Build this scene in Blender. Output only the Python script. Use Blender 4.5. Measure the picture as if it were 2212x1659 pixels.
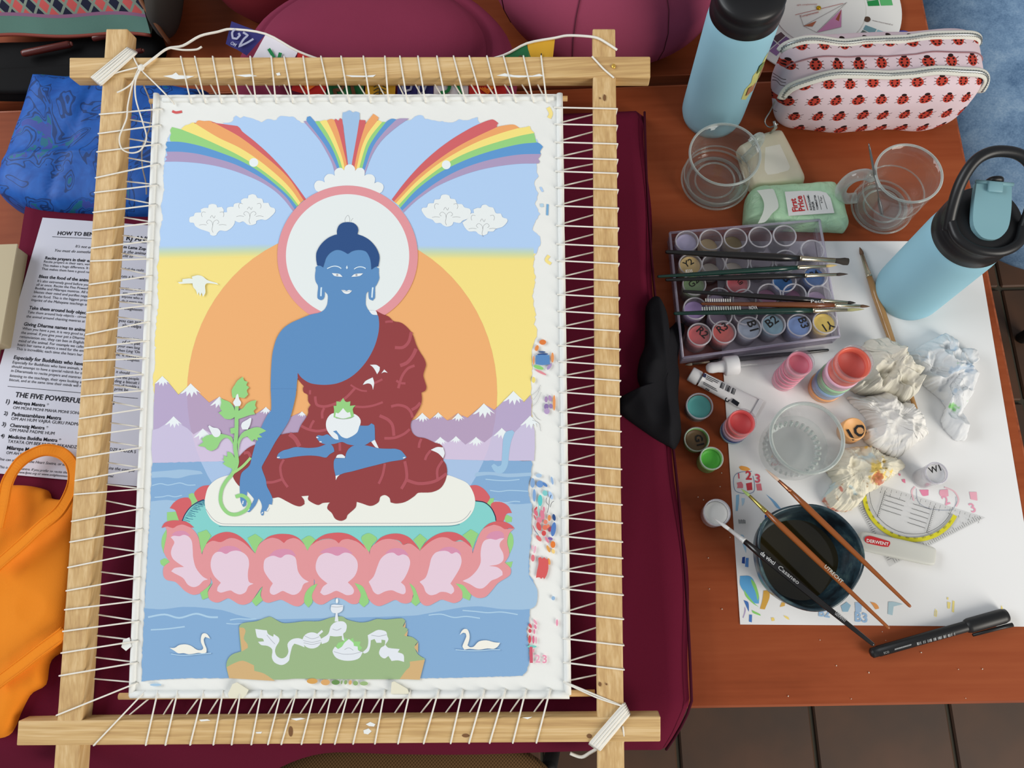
import bpy, bmesh, math, random
from mathutils import Vector, Matrix, noise
from mathutils.geometry import tessellate_polygon

random.seed(7)
scene = bpy.context.scene
for o in list(bpy.data.objects):
    bpy.data.objects.remove(o)
COL = scene.collection

# ------------------------------------------------------------------ camera
# world: z = 0 is the top of the near table, x along its front edge, y away from the viewer, metres
FPX = 1750.0
CAM_H = 0.8547
CAM_ROT = (0.2893, 0.0359, -0.0188)
R = (Matrix.Rotation(CAM_ROT[2], 3, 'Z') @ Matrix.Rotation(CAM_ROT[1], 3, 'Y') @ Matrix.Rotation(CAM_ROT[0], 3, 'X'))
CAM = Vector((0, 0, CAM_H))
cd = bpy.data.cameras.new('camera')
cd.sensor_fit = 'HORIZONTAL'
cd.sensor_width = 36.0
cd.lens = FPX / 2212.0 * 36.0
cd.clip_start = 0.01
cam = bpy.data.objects.new('camera', cd)
COL.objects.link(cam)
cam.matrix_world = Matrix.Translation(CAM) @ R.to_4x4()
scene.camera = cam

# ------------------------------------------------------------------ light
scene.view_settings.view_transform = 'Standard'
scene.view_settings.look = 'None'
scene.view_settings.gamma = 1.0
scene.view_settings.use_curve_mapping = False
scene.view_settings.exposure = 0.0
world = bpy.data.worlds.new('room_light')
scene.world = world
world.use_nodes = True
wbg = world.node_tree.nodes['Background']
wbg.inputs[0].default_value = (0.93, 0.96, 1.0, 1)
wbg.inputs[1].default_value = 0.32


def window_light(name, loc, target, sx, sy, power, color):
    l = bpy.data.lights.new(name, 'AREA')
    l.shape = 'RECTANGLE'
    l.size = sx
    l.size_y = sy
    l.energy = power
    l.color = color
    o = bpy.data.objects.new(name, l)
    COL.objects.link(o)
    o.location = loc
    o.rotation_euler = (Vector(target) - Vector(loc)).to_track_quat('-Z', 'Y').to_euler()
    return o


window_light('window_daylight', (-2.6, 0.9, 1.75), (-0.1, 0.25, 0), 2.4, 1.7, 70, (0.93, 0.97, 1.0))
window_light('terrace_door_daylight', (2.3, -1.7, 1.5), (0.2, 0.25, 0), 1.6, 2.0, 88, (1.0, 0.95, 0.86))


# ------------------------------------------------------------------ geometry helpers
def ray(u, v):
    return R @ Vector(((u - 1106) / FPX, -(v - 829.5) / FPX, -1.0))


def at(u, v, z=0.0, zz=None):
    """point of the horizontal plane of height z that the photograph shows at (u, v)"""
    if zz is not None:      # a 3-d outline point was unpacked before the height
        z = zz
    d = ray(u, v)
    return CAM + d * ((z - CAM_H) / d.z)


PN = ray(1230, 1010).normalized()          # into the tilted painting
PD = PN.dot(at(720, 1640, 0.04) - CAM)


def pp(u, v, off=0.0, oo=None):
    """point of the tilted painting's plane, off metres in front of the canvas"""
    if oo is not None:
        off = oo
    d = ray(u, v)
    return CAM + d * ((PD - off) / PN.dot(d))


def lin(c):
    c = c / 255.0
    return c / 12.92 if c <= 0.04045 else ((c + 0.055) / 1.055) ** 2.4


def rgb(c, k=1.0):
    return tuple(min(0.95, lin(x) * k) for x in c) + (1.0,)


MATS = {}


def mat(name, color, rough=0.6, metal=0.0, spec=0.4, k=1.0, **kw):
    if name in MATS:
        return MATS[name]
    m = bpy.data.materials.new(name)
    m.use_nodes = True
    b = m.node_tree.nodes['Principled BSDF']
    b.inputs['Base Color'].default_value = rgb(color, k)
    b.inputs['Roughness'].default_value = rough
    b.inputs['Metallic'].default_value = metal
    b.inputs['Specular IOR Level'].default_value = spec
    for kk, vv in kw.items():
        b.inputs[kk].default_value = vv
    MATS[name] = m
    return m


class NT:
    """tiny node helper"""

    def __init__(self, m):
        self.t = m.node_tree
        self.b = self.t.nodes['Principled BSDF']

    def n(self, typ, **kw):
        x = self.t.nodes.new(typ)
        for k, v in kw.items():
            setattr(x, k, v)
        return x

    def put(self, sock, val):
        if isinstance(val, (int, float)):
            sock.default_value = val
        elif isinstance(val, tuple):
            sock.default_value = val
        else:
            self.t.links.new(val, sock)

    def m(self, op, a, b=0.0, c=0.0):
        x = self.n('ShaderNodeMath', operation=op)
        self.put(x.inputs[0], a)
        self.put(x.inputs[1], b)
        self.put(x.inputs[2], c)
        return x.outputs[0]

    def mix(self, f, a, b):
        x = self.n('ShaderNodeMix', data_type='RGBA')
        self.put(x.inputs[0], f)
        self.put(x.inputs[6], a)
        self.put(x.inputs[7], b)
        return x.outputs[2]

    def coord(self, kind='Object', scale=(1, 1, 1), rot=(0, 0, 0)):
        tc = self.n('ShaderNodeTexCoord')
        mp = self.n('ShaderNodeMapping')
        mp.inputs['Scale'].default_value = scale
        mp.inputs['Rotation'].default_value = rot
        self.t.links.new(tc.outputs[kind], mp.inputs['Vector'])
        return mp.outputs[0]

    def noise(self, vec, scale, detail=3.0, rough=0.55, dist=0.0):
        x = self.n('ShaderNodeTexNoise')
        self.put(x.inputs['Vector'], vec)
        x.inputs['Scale'].default_value = scale
        x.inputs['Detail'].default_value = detail
        x.inputs['Roughness'].default_value = rough
        x.inputs['Distortion'].default_value = dist
        return x.outputs[0]

    def ramp(self, f, stops):
        x = self.n('ShaderNodeValToRGB')
        e = x.color_ramp.elements
        while len(e) < len(stops):
            e.new(0.5)
        for i, (p, c) in enumerate(stops):
            e[i].position = p
            e[i].color = c
        self.put(x.inputs[0], f)
        return x.outputs[0]

    def sep(self, vec):
        x = self.n('ShaderNodeSeparateXYZ')
        self.put(x.inputs[0], vec)
        return x.outputs

    def comb(self, a, b, c=0.0):
        x = self.n('ShaderNodeCombineXYZ')
        self.put(x.inputs[0], a)
        self.put(x.inputs[1], b)
        self.put(x.inputs[2], c)
        return x.outputs[0]

    def bump(self, h, strength=0.3, dist=0.001):
        x = self.n('ShaderNodeBump')
        x.inputs['Strength'].default_value = strength
        x.inputs['Distance'].default_value = dist
        self.put(x.inputs['Height'], h)
        self.t.links.new(x.outputs[0], self.b.inputs['Normal'])

    def color(self, c):
        self.put(self.b.inputs['Base Color'], c)


def grain_mat(name, dark, mid, light, axis, fine=60.0, rough=0.5, k=1.0, stretch=0.035, spec=0.4):
    m = mat(name, mid, rough, spec=spec)
    t = NT(m)
    s = [1.0, 1.0, 1.0]
    s[axis] = stretch
    v = t.coord('Object', tuple(s))
    a = t.noise(v, fine, 3, 0.55, 0.05)
    b = t.noise(v, fine * 4, 2, 0.5)
    f = t.m('ADD', t.m('MULTIPLY', a, 0.75), t.m('MULTIPLY', b, 0.25))
    t.color(t.ramp(f, [(0.34, rgb(dark, k)), (0.5, rgb(mid, k)), (0.66, rgb(light, k))]))
    t.bump(b, 0.08, 0.0006)
    return m


def cloth_mat(name, color, var=0.14, rough=0.9, weave=1400.0, k=1.0, bump=0.25, big=9.0):
    m = mat(name, color, rough, spec=0.15)
    t = NT(m)
    v = t.coord('Object')
    f = t.noise(v, big, 4, 0.6)
    c = rgb(color, k)
    d = tuple(x * (1 - var) for x in c[:3]) + (1,)
    l = tuple(min(1, x * (1 + var)) for x in c[:3]) + (1,)
    t.color(t.mix(f, d, l))
    w = t.noise(v, weave, 1, 0.5)
    t.bump(w, bump, 0.0004)
    return m


def clear_mat(name, tint, body=0.06, rough=0.03, edge=0.5, bodycol=None, refl=1.0):
    """thin clear plastic / glass wall: mostly see-through, a skin of reflection, a trace of body colour"""
    if name in MATS:
        return MATS[name]
    m = bpy.data.materials.new(name)
    m.use_nodes = True
    t = m.node_tree
    t.nodes.clear()
    out = t.nodes.new('ShaderNodeOutputMaterial')
    tr = t.nodes.new('ShaderNodeBsdfTransparent')
    tr.inputs[0].default_value = rgb(tint)
    gl = t.nodes.new('ShaderNodeBsdfGlossy')
    gl.inputs['Roughness'].default_value = rough
    gl.inputs['Color'].default_value = (0.9, 0.92, 0.92, 1)
    df = t.nodes.new('ShaderNodeBsdfDiffuse')
    df.inputs[0].default_value = rgb(bodycol or tint)
    lw = t.nodes.new('ShaderNodeLayerWeight')
    lw.inputs[0].default_value = edge
    fr = t.nodes.new('ShaderNodeMath')
    fr.operation = 'POWER'
    fr.inputs[1].default_value = 3.0
    lw2 = t.nodes.new('ShaderNodeLayerWeight')
    lw2.inputs[0].default_value = 0.5
    t.links.new(lw2.outputs['Facing'], fr.inputs[0])
    fa = t.nodes.new('ShaderNodeMath')
    fa.operation = 'MULTIPLY_ADD'
    fa.inputs[1].default_value = 0.40 * refl
    fa.inputs[2].default_value = 0.035 * refl
    t.links.new(fr.outputs[0], fa.inputs[0])
    mp = t.nodes.new('ShaderNodeMath')
    mp.operation = 'MULTIPLY_ADD'
    mp.inputs[1].default_value = body * 3.0
    mp.inputs[2].default_value = body
    t.links.new(lw.outputs['Facing'], mp.inputs[0])
    m1 = t.nodes.new('ShaderNodeMixShader')
    t.links.new(mp.outputs[0], m1.inputs[0])
    t.links.new(tr.outputs[0], m1.inputs[1])
    t.links.new(df.outputs[0], m1.inputs[2])
    m2 = t.nodes.new('ShaderNodeMixShader')
    t.links.new(fa.outputs[0], m2.inputs[0])
    t.links.new(m1.outputs[0], m2.inputs[1])
    t.links.new(gl.outputs[0], m2.inputs[2])
    t.links.new(m2.outputs[0], out.inputs[0])
    MATS[name] = m
    return m


ORG = {}


def thing(name, label, cat, base, group=None):
    o = bpy.data.objects.new(name, None)
    o.empty_display_size = 0.02
    COL.objects.link(o)
    o.location = base
    o['label'] = label
    o['category'] = cat
    if group:
        o['group'] = group
    ORG[o] = Vector(base)
    return o


def tag(o, label, cat, group=None):
    o['label'] = label
    o['category'] = cat
    if group:
        o['group'] = group
    return o


class MB:
    """collects faces in world space; build() links them as ONE mesh object"""

    def __init__(self):
        self.v = []
        self.f = []
        self.mi = []
        self.mats = []
        self.sm = []

    def slot(self, m):
        if m not in self.mats:
            self.mats.append(m)
        return self.mats.index(m)

    def add(self, verts, faces, m, smooth=False):
        o = len(self.v)
        self.v += [Vector(p) for p in verts]
        s = self.slot(m)
        for f in faces:
            self.f.append([i + o for i in f])
            self.mi.append(s)
            self.sm.append(smooth)
        return self

    # shapes ------------------------------------------------
    def box(self, c, h, m, rot=None, bevel=0.0, seg=2):
        bm = bmesh.new()
        bmesh.ops.create_cube(bm, size=2.0)
        for v in bm.verts:
            v.co = Vector((v.co.x * h[0], v.co.y * h[1], v.co.z * h[2]))
        if bevel:
            bmesh.ops.bevel(bm, geom=bm.edges[:], offset=bevel, segments=seg, profile=0.5, affect='EDGES')
        M = rot.to_3x3() if rot is not None else Matrix.Identity(3)
        vs = [M @ v.co + Vector(c) for v in bm.verts]
        fs = [[v.index for v in f.verts] for f in bm.faces]
        bm.verts.index_update()
        bm.free()
        return self.add(vs, fs, m, bool(bevel and seg > 1))

    def lathe(self, prof, base, m, seg=40, axis=Vector((0, 0, 1)), ref=None, smooth=True, wob=None):
        axis = Vector(axis).normalized()
        ref = Vector(ref) if ref is not None else (Vector((1, 0, 0)) if abs(axis.x) < 0.9 else Vector((0, 1, 0)))
        ax = (ref - axis * ref.dot(axis)).normalized()
        ay = axis.cross(ax)
        vs, fs = [], []
        for (r, h) in prof:
            for i in range(seg):
                a = 2 * math.pi * i / seg
                k = wob(a, h) if wob else 1.0
                vs.append(Vector(base) + axis * h + (ax * math.cos(a) + ay * math.sin(a)) * (max(r, 1e-5) * k))
        for j in range(len(prof) - 1):
            for i in range(seg):
                i2 = (i + 1) % seg
                fs.append([j * seg + i, j * seg + i2, (j + 1) * seg + i2, (j + 1) * seg + i])
        return self.add(vs, fs, m, smooth)

    def tube(self, pts, rad, m, seg=8, flat=None, closed=False):
        """round tube along pts; rad number or list; flat=(normal, k) squashes it to k along normal"""
        n = len(pts)
        pts = [Vector(p) for p in pts]
        rs = rad if isinstance(rad, (list, tuple)) else [rad] * n
        vs, fs = [], []
        prev = None
        for i, p in enumerate(pts):
            a = pts[(i - 1) % n] if closed else pts[max(i - 1, 0)]
            b = pts[(i + 1) % n] if closed else pts[min(i + 1, n - 1)]
            t = (b - a)
            t = t.normalized() if t.length > 1e-9 else Vector((1, 0, 0))
            if prev is None:
                up = Vector(flat[0]) if flat else (Vector((0, 0, 1)) if abs(t.z) < 0.9 else Vector((0, 1, 0)))
            else:
                up = Vector(flat[0]) if flat else prev
            nx = (up - t * up.dot(t))
            nx = nx.normalized() if nx.length > 1e-6 else t.orthogonal().normalized()
            prev = nx
            ny = t.cross(nx)
            kk = flat[1] if flat else 1.0
            for s in range(seg):
                an = 2 * math.pi * (s + 0.5) / seg
                vs.append(p + nx * (math.cos(an) * rs[i] * kk) + ny * (math.sin(an) * rs[i]))
        m_ = n if closed else n - 1
        for i in range(m_):
            j = (i + 1) % n
            for s in range(seg):
                s2 = (s + 1) % seg
                fs.append([i * seg + s, i * seg + s2, j * seg + s2, j * seg + s])
        if not closed:
            fs.append(list(range(seg))[::-1])
            fs.append([(n - 1) * seg + s for s in range(seg)])
        return self.add(vs, fs, m, True)

    def poly(self, pts3, m):
        tris = tessellate_polygon([pts3])
        return self.add(pts3, [list(t) for t in tris], m)

    def slab(self, pts3, n, th, m):
        """flat plate: outline pts3 is its top, th its thickness against n"""
        pts3 = [Vector(p) for p in pts3]
        k = len(pts3)
        lo = [p - Vector(n) * th for p in pts3]
        tris = tessellate_polygon([pts3])
        fs = [list(t) for t in tris] + [[i + k for i in t][::-1] for t in tris]
        fs += [[i, (i + 1) % k, (i + 1) % k + k, i + k] for i in range(k)]
        return self.add(pts3 + lo, fs, m)

    def ribbon(self, pts, w, n, m):
        pts = [Vector(p) for p in pts]
        L, Rr = [], []
        ws = w if isinstance(w, (list, tuple)) else [w] * len(pts)
        for i, p in enumerate(pts):
            t = pts[min(i + 1, len(pts) - 1)] - pts[max(i - 1, 0)]
            s = t.cross(Vector(n))
            s = s.normalized() if s.length > 1e-9 else Vector((0, 0, 0))
            L.append(p + s * ws[i] / 2)
            Rr.append(p - s * ws[i] / 2)
        k = len(pts)
        return self.add(L + Rr, [[i, i + 1, i + 1 + k, i + k] for i in range(k - 1)], m)

    def blob(self, outline, z0, H, m, prof=2.6, q=2.0, rings=14, noisef=None, centre=None, bottom=True):
        """soft heap over a star-shaped outline (world xy); z0 may be a function of x, y"""
        pts = [Vector((p[0], p[1], 0)) for p in outline]
        c = Vector((centre[0], centre[1], 0)) if centre is not None else sum(pts, Vector()) / len(pts)
        zf = z0 if callable(z0) else (lambda x, y: z0)
        n = len(pts)
        vs, fs = [], []
        for k in range(rings + 1):
            s = math.sin(math.pi / 2 * k / rings)
            for p in pts:
                w = c + (p - c) * s
                h = H * max(0.0, 1 - s ** prof) ** (1 / q)
                e = noisef(w.x, w.y, s) if noisef else 0.0
                vs.append(Vector((w.x, w.y, max(zf(w.x, w.y) + 0.0003, zf(w.x, w.y) + h + e))))
        for k in range(rings):
            for i in range(n):
                j = (i + 1) % n
                fs.append([k * n + i, (k + 1) * n + i, (k + 1) * n + j, k * n + j])
        if bottom:
            vs2 = len(vs)
            vs += [Vector((p.x, p.y, zf(p.x, p.y))) for p in pts]
            o = rings * n
            for i in range(n):
                j = (i + 1) % n
                fs.append([o + i, vs2 + i, vs2 + j, o + j])
            fs.append(list(range(vs2, vs2 + n))[::-1])
        return self.add(vs, fs, m, True)

    def superq(self, c, h, m, e1=0.35, e2=0.4, rot=None, nu=64, nv=32, noisef=None, smooth=True):
        def sp(x, e):
            return math.copysign(abs(x) ** e, x)
        vs, fs = [], []
        M = rot.to_3x3() if rot is not None else Matrix.Identity(3)
        for j in range(nv + 1):
            b = -math.pi / 2 + math.pi * j / nv
            for i in range(nu):
                a = 2 * math.pi * i / nu
                p = Vector((h[0] * sp(math.cos(b), e2) * sp(math.cos(a), e1),
                            h[1] * sp(math.cos(b), e2) * sp(math.sin(a), e1), h[2] * sp(math.sin(b), e2)))
                if noisef:
                    p = noisef(p)
                vs.append(M @ p + Vector(c))
        for j in range(nv):
            for i in range(nu):
                i2 = (i + 1) % nu
                fs.append([j * nu + i, j * nu + i2, (j + 1) * nu + i2, (j + 1) * nu + i])
        return self.add(vs, fs, m, smooth)

    def build(self, name, parent=None, org=None):
        o_ = Vector(org) if org is not None else (ORG[parent] if parent is not None else Vector((0, 0, 0)))
        me = bpy.data.meshes.new(name)
        me.from_pydata([p - o_ for p in self.v], [], self.f)
        for m in self.mats:
            me.materials.append(m)
        me.polygons.foreach_set('material_index', self.mi)
        me.polygons.foreach_set('use_smooth', self.sm)
        me.update()
        ob = bpy.data.objects.new(name, me)
        COL.objects.link(ob)
        ORG[ob] = o_
        if parent is not None:
            ob.parent = parent
        else:
            ob.location = o_
        return ob


def smooth_poly(pts, n=5, closed=True, corner=62):
    """Catmull-Rom through pts, sharp corners kept sharp"""
    k = len(pts)
    P = [Vector((p[0], p[1], p[2] if len(p) > 2 else 0)) for p in pts]
    tang = []
    sharp = []
    for i in range(k):
        a = P[(i - 1) % k] if (closed or i > 0) else P[i]
        b = P[(i + 1) % k] if (closed or i < k - 1) else P[i]
        u, w = P[i] - a, b - P[i]
        tang.append((b - a) * 0.5)
        s = False
        if u.length > 1e-9 and w.length > 1e-9:
            s = math.degrees(u.angle(w)) > corner
        sharp.append(s)
    out = []
    for i in range(k if closed else k - 1):
        j = (i + 1) % k
        L = (P[j] - P[i])
        t0 = L if sharp[i] else tang[i].normalized() * min(tang[i].length, L.length) if tang[i].length > 0 else L
        t1 = L if sharp[j] else tang[j].normalized() * min(tang[j].length, L.length) if tang[j].length > 0 else L
        for s in range(n):
            t = s / n
            h = (2 * t ** 3 - 3 * t * t + 1, t ** 3 - 2 * t * t + t, -2 * t ** 3 + 3 * t * t, t ** 3 - t * t)
            out.append(P[i] * h[0] + t0 * h[1] + P[j] * h[2] + t1 * h[3])
    if not closed:
        out.append(P[-1])
    return out


def resample(pts, n):
    P = [Vector(p) for p in pts]
    d = [0.0]
    for i in range(len(P)):
        d.append(d[-1] + (P[(i + 1) % len(P)] - P[i]).length)
    out = []
    j = 0
    for i in range(n):
        s = d[-1] * i / n
        while d[j + 1] < s:
            j += 1
        k = (s - d[j]) / max(1e-9, d[j + 1] - d[j])
        out.append(P[j].lerp(P[(j + 1) % len(P)], k))
    return out


def Z(reg, pts):
    """reading offsets: a list of points measured in an enlarged crop -> photograph pixels"""
    x0, y0, k = reg
    return [(x0 + p[0] * k, y0 + p[1] * k) for p in pts]


TXT = {}


def text_geo(s, bold=0.0, shear=0.0):
    key = (s, bold, shear)
    if key not in TXT:
        cu = bpy.data.curves.new('t', 'FONT')
        cu.body = s
        cu.resolution_u = 2
        cu.offset = bold
        cu.shear = shear
        ob = bpy.data.objects.new('t', cu)
        me = ob.to_mesh()
        vs = [v.co.copy() for v in me.vertices]
        fs = [list(p.vertices) for p in me.polygons]
        ob.to_mesh_clear()
        bpy.data.objects.remove(ob)
        bpy.data.curves.remove(cu)
        x0 = min(v.x for v in vs)
        x1 = max(v.x for v in vs)
        TXT[key] = ([((v.x - x0) / (x1 - x0), v.y / (x1 - x0)) for v in vs], fs)
    return TXT[key]


def write(mb, s, p0, p1, n, m, bold=0.0, shear=0.0, tall=1.0, flip=False, height=None):
    """lettering s from p0 to p1 (3-d baseline ends) on a surface of normal n"""
    uv, fs = text_geo(s, bold, shear)
    p0, p1, n = Vector(p0), Vector(p1), Vector(n).normalized()
    ex = p1 - p0
    L = ex.length
    if height:                       # fixed letter height, centred between p0 and p1
        L2 = height / max(w for _, w in uv)
        p0 = (p0 + p1) / 2 - ex.normalized() * (L2 / 2)
        ex = ex.normalized() * L2
        L = L2
    ey = n.cross(ex.normalized())
    if flip:
        ey = -ey
    mb.add([p0 + ex * u + ey * (w * L * tall) for u, w in uv], fs, m)


UP = Vector((0, 0, 1))

# ================================================================== the setting: floor
FLOOR_Z = -0.72
grout = mat('floor_grout', (66, 62, 52), 0.95)
fl = MB().box((0.2, 0.1, FLOOR_Z - 0.03), (2.2, 1.9, 0.026), grout).build('floor')
fl['kind'] = 'structure'
tile_m = mat('terracotta_tile', (96, 56, 36), 0.55)
_t = NT(tile_m)
_v = _t.coord('Object')
_f = _t.noise(_v, 3.2, 4, 0.6)
_t.color(_t.ramp(_f, [(0.3, rgb((56, 42, 33))), (0.5, rgb((74, 50, 34))), (0.72, rgb((94, 60, 40)))]))
_tb = MB().box((0, 0, 0), (0.1175, 0.1175, 0.006), tile_m, bevel=0.003, seg=1).build('tile')
_tb.parent = fl
_tm = _tb.data
_first = True
for ix in range(-8, 8):
    for iy in range(-4, 8):
        cx, cy = 0.3555 + ix * 0.2415, -0.30 + iy * 0.2415 + 0.1
        if cx > 1.9 or cx < -1.6:
            continue
        o = _tb if _first else _tb.copy()
        if not _first:
            COL.objects.link(o)
            o.parent = fl
        _first = False
        o.location = (cx, cy, FLOOR_Z - 0.004 + 0.0012 * math.sin(ix * 3 + iy * 7))

# ================================================================== tables
wood_t = mat('cherry_veneer', (138, 66, 36), 0.5, spec=0.14)
_t = NT(wood_t)
_v = _t.coord('Object', (0.3, 1.0, 1.0))
_a = _t.noise(_v, 9, 5, 0.6, 0.5)
_b = _t.noise(_t.coord('Object', (0.05, 1, 1)), 160, 2, 0.5)
_f = _t.m('ADD', _t.m('MULTIPLY', _a, 0.72), _t.m('MULTIPLY', _b, 0.28))
_t.color(_t.ramp(_f, [(0.30, rgb((128, 59, 30))), (0.5, rgb((147, 71, 39))), (0.70, rgb((160, 83, 48)))]))
edge_t = grain_mat('cherry_edge_band', (130, 62, 34), (156, 80, 46), (172, 92, 56), 0, 70, 0.4)
leg_t = mat('dark_table_leg', (52, 40, 34), 0.5)


def table(label, x0, x1, y0, y1, z=0.0):
    t = thing('table', label, 'table', ((x0 + x1) / 2, (y0 + y1) / 2, FLOOR_Z))
    cx, cy = (x0 + x1) / 2, (y0 + y1) / 2
    top = MB().box((cx, cy, z - 0.0125), ((x1 - x0) / 2 - 0.0022, (y1 - y0) / 2 - 0.0022, 0.0125), wood_t).build('tabletop', t)
    e = MB()
    for yy in (y0 + 0.0011, y1 - 0.0011):
        e.box((cx, yy, z - 0.0128), ((x1 - x0) / 2, 0.0011, 0.0124), edge_t)
    for xx in (x0 + 0.0011, x1 - 0.0011):
        e.box((xx, cy, z - 0.0128), (0.0011, (y1 - y0) / 2 - 0.0022, 0.0124), edge_t)
    e.build('edge_band', top)
    for sx in (x0 + 0.12, x1 - 0.12):
        for sy in (y0 + 0.12, y1 - 0.12):
            MB().box((sx, sy, (FLOOR_Z + z - 0.025) / 2), (0.022, 0.022, (z - 0.025 - FLOOR_Z) / 2), leg_t, bevel=0.003, seg=1).build('leg', t)
    return t


table('reddish-brown table carrying the stretched painting and paint pots', -0.90, 0.5115, -0.0805, 0.632)
table('reddish-brown table behind, carrying the maroon cushions and colour wheel', -0.92, 0.499, 0.6455, 1.36)

# ================================================================== maroon mat under the painting
MATZ = 0.030
maroon = cloth_mat('maroon_mat_cotton', (98, 18, 44), 0.10, 0.92, 1600, bump=0.35)
mx0, mx1, my0, my1 = -0.600, 0.1425, -0.118, 0.588
mb = MB()
_vs, _fs = [], []
NX, NY = 60, 90


def front_y(x):
    t = min(1.0, max(0.0, (-0.20 - x) / 0.25))
    return my0 - 0.085 * t * t * (3 - 2 * t)


def mat_top(x, y):
    """height of the mat's upper face"""
    e = min(x - mx0, mx1 - x, my1 - y)
    z = MATZ * min(1.0, max(0.0, e / 0.012)) ** 0.5 if e < 0.012 else MATZ
    if y < -0.072:
        d = -0.072 - y
        z -= 9.0 * d * d + 0.10 * d + 0.35 * max(0, d - 0.028)
    return z


for j in range(NY + 1):
    for i in range(NX + 1):
        s = i / NX
        s = 0.5 - 0.5 * math.cos(math.pi * s) if False else s
        x = mx0 + (mx1 - mx0) * s
        y = front_y(x) + (my1 - front_y(x)) * j / NY
        dx = (0.005 * math.sin(y * 9 + 1) + 0.003 * math.sin(y * 31)) if s > 0.98 else 0.0
        sk = -0.022 * max(0, -0.075 - y) / 0.045 if s > 0.9 else 0.0
        z = mat_top(x, y) + 0.0012 * noise.noise(Vector((x * 14, y * 14, 0)))
        _vs.append(Vector((x + dx + sk, y + 0.006 * noise.noise(Vector((x * 7, 3, 0))) * (1 if j == 0 else 0), z)))
_n = NX + 1
for j in range(NY):
    for i in range(NX):
        _fs.append([j * _n + i, j * _n + i + 1, (j + 1) * _n + i + 1, (j + 1) * _n + i])
k0 = len(_vs)
for p in list(_vs):
    hang = p.y < -0.0825
    _vs.append(Vector((p.x, p.y, (p.z - 0.032) if hang else 0.0004)))
for j in range(NY):
    for i in range(NX):
        _fs.append([k0 + j * _n + i, k0 + (j + 1) * _n + i, k0 + (j + 1) * _n + i + 1, k0 + j * _n + i + 1])
for i in range(NX):
    _fs.append([i, k0 + i, k0 + i + 1, i + 1])
    a = NY * _n + i
    _fs.append([a, a + 1, k0 + a + 1, k0 + a])
for j in range(NY):
    a, b = j * _n, (j + 1) * _n
    _fs.append([a, b, k0 + b, k0 + a])
    a, b = j * _n + NX, (j + 1) * _n + NX
    _fs.append([a, k0 + a, k0 + b, b])
mt = thing('floor_mat', 'flat maroon cotton mat spread under the painting, overhanging the table front', 'mat', ((mx0 + mx1) / 2, 0.25, 0.0))
mb.add(_vs, _fs, maroon, True)
mb.build('mat_cover', mt)
seam = cloth_mat('maroon_seam', (66, 14, 32), 0.1)
MB().tube([(mx1 - 0.0045 + 0.005 * math.sin(y * 9 + 1) + (-0.022 * max(0, -0.075 - y) / 0.045), y, mat_top(mx1 - 0.009, y) - 0.001) for y in [my0 + (my1 - my0 - 0.01) * i / 60 for i in range(61)]], 0.0014, seam, 6).build('edge_seam', mt)

# ================================================================== the stretched painting
PNn = -PN                                              # towards the viewer
thk = thing('stretched_painting', 'painting of a blue seated figure laced with white cord inside a wooden frame', 'painting', pp(760, 1600, -0.012))
wood_v = grain_mat('pine_upright', (190, 152, 102), (206, 170, 116), (222, 190, 140), 1, 150, 0.6, stretch=0.008)
wood_h = grain_mat('pine_crossbar', (186, 148, 98), (208, 172, 116), (224, 192, 142), 0, 150, 0.6, stretch=0.008)
BF = 0.0085                                            # front of the bars above the canvas
BT = 0.0185


def hexa(mb, front, n, th, m, bevel=0.0012):
    bm = bmesh.new()
    n = Vector(n)
    vs = [bm.verts.new(p) for p in front] + [bm.verts.new(Vector(p) - n * th) for p in front]
    bm.faces.new(vs[:4])
    bm.faces.new(vs[4:][::-1])
    for i in range(4):
        j = (i + 1) % 4
        bm.faces.new([vs[i], vs[i + 4], vs[j + 4], vs[j]])
    bmesh.ops.recalc_face_normals(bm, faces=bm.faces[:])
    if bevel:
        bmesh.ops.bevel(bm, geom=bm.edges[:], offset=bevel, segments=2, profile=0.5, affect='EDGES')
    bm.verts.index_update()
    mb.add([v.co.copy() for v in bm.verts], [[v.index for v in f.verts] for f in bm.faces], m)
    bm.free()


def bar(px, m, off=BF):
    b = MB()
    hexa(b, [pp(u, v, off) for u, v in px], PNn, BT, m)
    return b.build('frame_bar', thk)


bar_l = bar([(229, 62), (275.5, 62), (166, 1712), (112, 1712)], wood_v, BF - 0.0004)
bar_r = bar([(1280, 62), (1329, 62), (1349.5, 1712), (1291, 1712)], wood_v, BF - 0.0004)
bar_t = bar([(149.5, 124), (1405, 121.5), (1405, 167.5), (149, 167.5)], wood_h)
bar_b = bar([(39, 1557), (1427, 1547.5), (1427, 1602.5), (35, 1611)], wood_h)

gesso = mat('gesso', (236, 238, 236), 0.8)
for pts in ([(352, 166), (372, 163), (380, 158), (386, 164), (420, 166), (405, 171), (380, 173), (366, 169)],
            [(508, 164), (540, 162), (556, 166), (530, 168)], [(745, 164), (790, 165), (812, 163), (806, 168), (760, 168)],
            [(1072, 165), (1090, 160), (1110, 164), (1150, 165), (1165, 161), (1176, 166), (1120, 169)], [(596, 160), (604, 158), (606, 164), (599, 165)]):
    MB().poly([pp(u, v - 1.6, BF + 0.0003) for u, v in pts], gesso).build('gesso_smear', bar_t)
for pts in ([(790, 1562), (800, 1557), (811, 1562), (808, 1567), (797, 1566)], [(785, 1575), (796, 1571), (803, 1577), (795, 1584), (786, 1582)],
            [(628, 1550), (650, 1548), (660, 1550), (640, 1554)], [(430, 1552), (448, 1551), (455, 1554), (434, 1556)], [(1128, 1547.5), (1150, 1546), (1140, 1551)], [(552, 1579), (566, 1578), (564, 1582), (554, 1582)]):
    MB().poly([pp(u, v + 2.5, BF + 0.0003) for u, v in pts], gesso).build('gesso_smear', bar_b)
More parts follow.
